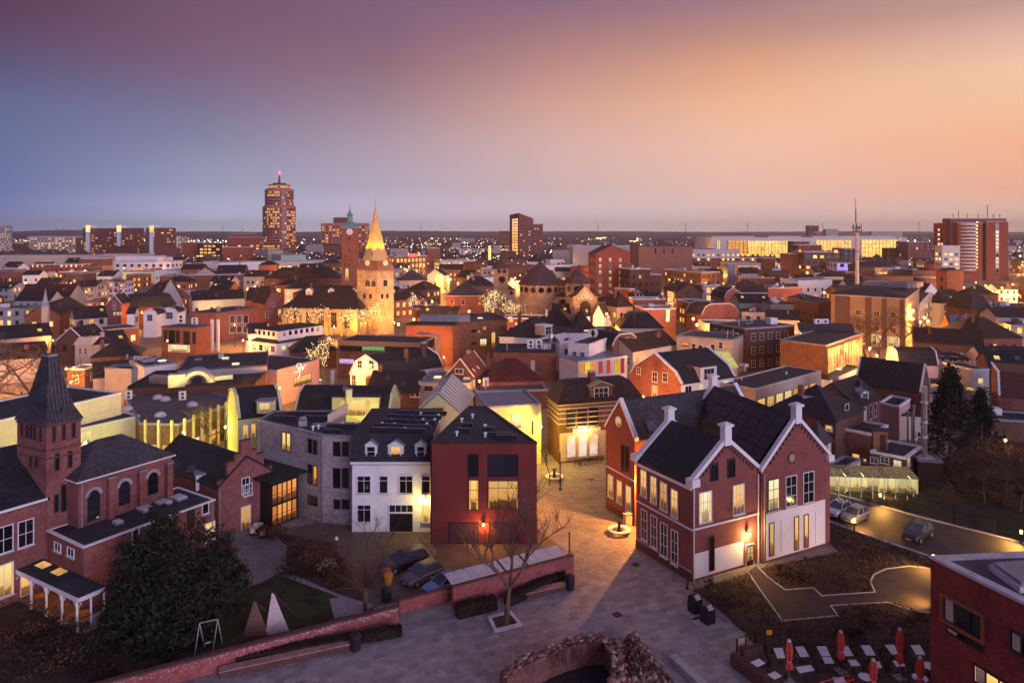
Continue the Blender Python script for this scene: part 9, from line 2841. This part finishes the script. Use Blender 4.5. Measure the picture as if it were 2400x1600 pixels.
EXPL=[(S1,1140,980,8,2600),(S1,235,1115,7,2000),(S1,780,1000,8,2600),(S2,600,1268,9,2600),(S2,1450,1455,7,2200),(S2,1985,1415,7,2000),(S2,1958,1380,7,1800),(S2,1330,965,8,3000),(S2,1405,965,8,3000),(S3,30,1070,8,2600),(S3,630,850,9,3000),(S3,1670,825,12,4000),(S3,1085,935,10,4000),(S3,920,1310,7,1800),(S3,870,1405,7,1800),(S3,1350,1075,7,1600),(S3,1445,1085,7,1600),(S3,1555,1100,7,1600),(S3,1665,1450,7,2000),(S3,1700,1505,7,1800),(S4,75,940,8,3000),(S4,1010,1075,8,2400),(S4,1225,1065,8,2400),(S4,520,1205,7,2000),(S4,2150,1160,8,4000),(S4,1330,1375,9,1600),(S4,1330,1450,7,1600),(S4,1440,1440,7,2200),(S4,1470,1470,7,2000),(S4,2340,920,9,4000),(M1,540,405,4.5,900),(M2,525,505,5,1200),(M2,1370,215,5,800),(M4,888,297,6,1500),(S2,1620,1290,6,1900),(S2,1650,1180,6,1900),(S2,1700,1100,6,1900),(S2,1790,1085,6,2000),(S2,1880,985,6,2000),(S2,1580,1430,6,1800),(S2,1310,1500,5,1500),(S2,200,1180,7,1800),(S4,2250,1130,8,4200),(S4,2000,1140,8,4200),(S4,2300,1230,8,3000),(S4,1800,1160,7,2600),(S4,1400,1480,6,1600),(M4,1000,260,6,1700),(M4,830,240,6,1400)]
for k,(f,x,y,h,p_) in enumerate(EXPL):
    lamp_px(f(x,y),h,p_,'bright street lamp '+near(g(f(x,y),h)),'street lamps between the town houses',LAMPC,.22 if f in (M1,M2,M4) else .34)
POLYS=[(b_.p,b_.c,max((q-b_.c).length for q in b_.p)) for b_ in BLDS]
def free(q,m=1.2):
    for p,c,r in POLYS:
        if (q-c).length > r+m:continue
        if inside(q,p):return False
        n=len(p)
        for i in range(n):
            a,e=p[i-1],p[i];d=e-a
            t=max(0,min(1,(q-a).dot(d)/max(d.length_squared,1e-6)))
            if (q-(a+d*t)).length < m:return False
    return True
# small infill houses in the gaps of the far town, each a thing of its own
rf=random.Random(5)
cnt=0
ROOFS=[('black pitched',lambda:('gable',rf.uniform(2,3.2),TL_DARK)),('black pitched',lambda:('gable',rf.uniform(2,3.2),TL_DARK)),('brown pitched',lambda:('gable',rf.uniform(2,3.2),TL_BROWN)),('grey flat',lambda:('flat',FELT2,TRIM)),('black flat',lambda:('flat',FELT,ZINC)),('black hipped',lambda:('hip',rf.uniform(2,3),TL_DARK))]
WALLS_=[('red brick',BR_RED),('orange brick',BR_ORANGE),('white',PL_WHITE),('cream',PL_CREAM),('brown brick',BR_BROWN),('grey',PL_GREY)]
tries=0
while cnt < 150 and tries < 9000:
    tries+=1
    d=rf.uniform(215,620)
    x=rf.uniform(-.76,.76)*d
    q=Vector((x,d))
    px=CX+F*x/d;py0=HY+F*H/d
    if 960 < px < 1120 and py0 < 745:continue           # the shopping street
    if 1590 < px < 1680 and py0 > 690:continue
    if px > 2230 and 655 < py0 < 705:continue           # the bright square
    if 650 < px < 930 and d < 225:continue
    w,l=rf.uniform(8,15),rf.uniform(8,12)
    if not free(q,8.2):continue
    rn,rr2=rf.choice(ROOFS);wn_,wm_=rf.choice(WALLS_)
    th_=rf.uniform(-.15,.15)
    z=rf.uniform(5,7.5)+(2 if d > 380 else 0)
    dr_=Vector((math.cos(th_),math.sin(th_)));nb3=Vector((-dr_.y,dr_.x))
    poly=[q-dr_*w/2-nb3*l/2,q+dr_*w/2-nb3*l/2,q+dr_*w/2+nb3*l/2,q-dr_*w/2+nb3*l/2]
    hb_=hs('small %s house with %s roof %s' % (wn_,rn,near(q)),poly,z,wm_,rr2(),(2,.35),group='small houses filling the town')
    POLYS.append((hb_.p,hb_.c,max((v-hb_.c).length for v in hb_.p)))
    cnt+=1
cnt=0;tries=0  # lamps scattered at random in the gaps, added to light the town
while cnt < 135 and tries < 6000:
    tries+=1
    d=rf.uniform(112,560) if cnt > 30 else rf.uniform(105,240)
    x=rf.uniform(-.74,.74)*d
    q=Vector((x,d))
    px=CX+F*x/d
    if not free(q,2.3):continue
    if px > 2080 and d < 190:continue
    street_lamp(q,rf.uniform(4.2,6),rf.uniform(2800,5000)*(1+d/240),'added orange fill lamp '+near(q),'fill lamps added in the lanes of the town',LAMPC,.17 if d < 250 else .3)
    cnt+=1
# floodlights of the church
def flood(label,loc,aim,power,col,spot=70,group=None,blend=.5):
    root=empty('floodlight',loc,label,'floodlight',group)
    b=MB();v=(Vector(aim)-Vector(loc)).normalized();b.bar(Vector(loc)-v*.35,Vector(loc)-v*.02,.22,DARKM,6,.3);b.build('housing',root)
    b=MB();b.bar((loc[0],loc[1],loc[2]-.5),(loc[0],loc[1],loc[2]-.05),.06,DARKM,4);b.build('foot',root)
    point(Vector(loc)+v*.1,power,col,.15,root,spot,aim,blend)
cc_=ct.c
GOLDL=(1.0,.42,.04)
for k,a in enumerate((-2.6,-1.57,-.55,.5,3.6)):
    flood('golden floodlight at the foot of the church spire',(cc_.x+math.cos(a)*5.6,cc_.y+math.sin(a)*5.6,24.8),(cc_.x,cc_.y,32.5),3600,(1.0,.40,.02),75,'spire floodlights')
for e in (0,1):
    a,c,d,n=ct.n(e)
    m_=(a+c)/2
    flood(('left' if e == 0 else 'right')+' face floodlight standing before the church tower',(m_.x+n.x*11,m_.y+n.y*11,1.0),(m_.x,m_.y,11),11000,GOLDL,80)
for k in range(4):
    q=na.place(0,4+k*(na.p[1]-na.p[0]).length/4.4,0)
    flood('ground floodlight washing the church nave wall',(q.x,q.y-6,.6),(q.x,q.y,5),3200,GOLDL,100,'nave floodlights')
flood('violet floodlight before the pale house left of the mast',(bl.c.x-2,bl.c.y-16,.8),(bl.c.x,bl.c.y-8,7),9000,(.42,.36,1.0),100)
flood('yellow floodlight before the long low hall at the left',(yw.c.x-6,yw.c.y-19,.8),(yw.c.x-2,yw.c.y-8,4),8000,(1.0,.66,.18),120)
flood('yellow floodlight before the long house with brown roof',(yl.c.x+2,yl.c.y-12,.8),(yl.c.x+2,yl.c.y-4,4),3500,(1.0,.66,.18),120)
flood('white floodlight before the broad brown hipped roof',(br.c.x+2,br.c.y-9.5,3.5),(br.c.x+2,br.c.y-5.4,6.4),1200,(1.0,.82,.45),130)
flood('white floodlight before the brown pyramid roofed house',(py.c.x,py.c.y-8,3.2),(py.c.x,py.c.y-4,5.5),900,(1.0,.82,.45),130)
flood('pink floodlight on the rose lit shop wall',(sw.c.x-2,sw.c.y-11,2.5),(sw.c.x+1,sw.c.y-5,4.5),900,(1.0,.62,.5),130)
flood('red floodlight below the glowing glass wall',tuple(Vector((*qc.p[1],0))+Vector((7,1,1.2))),tuple(Vector((*qc.p[1],3))+Vector((12,8,0))),900,(1.0,.05,.03),120)
# ================================================================ haze over the plain
HZ=bpy.data.materials.new('evening_haze')
HZ.use_nodes=True
nt=HZ.node_tree
nt.nodes.clear()
ho=nt.nodes.new('ShaderNodeOutputMaterial')
pv_=nt.nodes.new('ShaderNodeVolumePrincipled')
pv_.inputs['Color'].default_value=(.97,.90,.93,1)
pv_.inputs['Density'].default_value=0.00014
pv_.inputs['Anisotropy'].default_value=.72
link(nt,pv_.outputs[0],ho.inputs['Volume'])
b=MB()
b.poly([(-6200,-350),(6200,-350),(6200,7300),(-6200,7300)],-1.5,132,HZ)
b.build('haze',None,kind='stuff')
for b_ in BLDS:b_.finish()
for o in SC.objects:
    if '_w' in o:del o['_w']
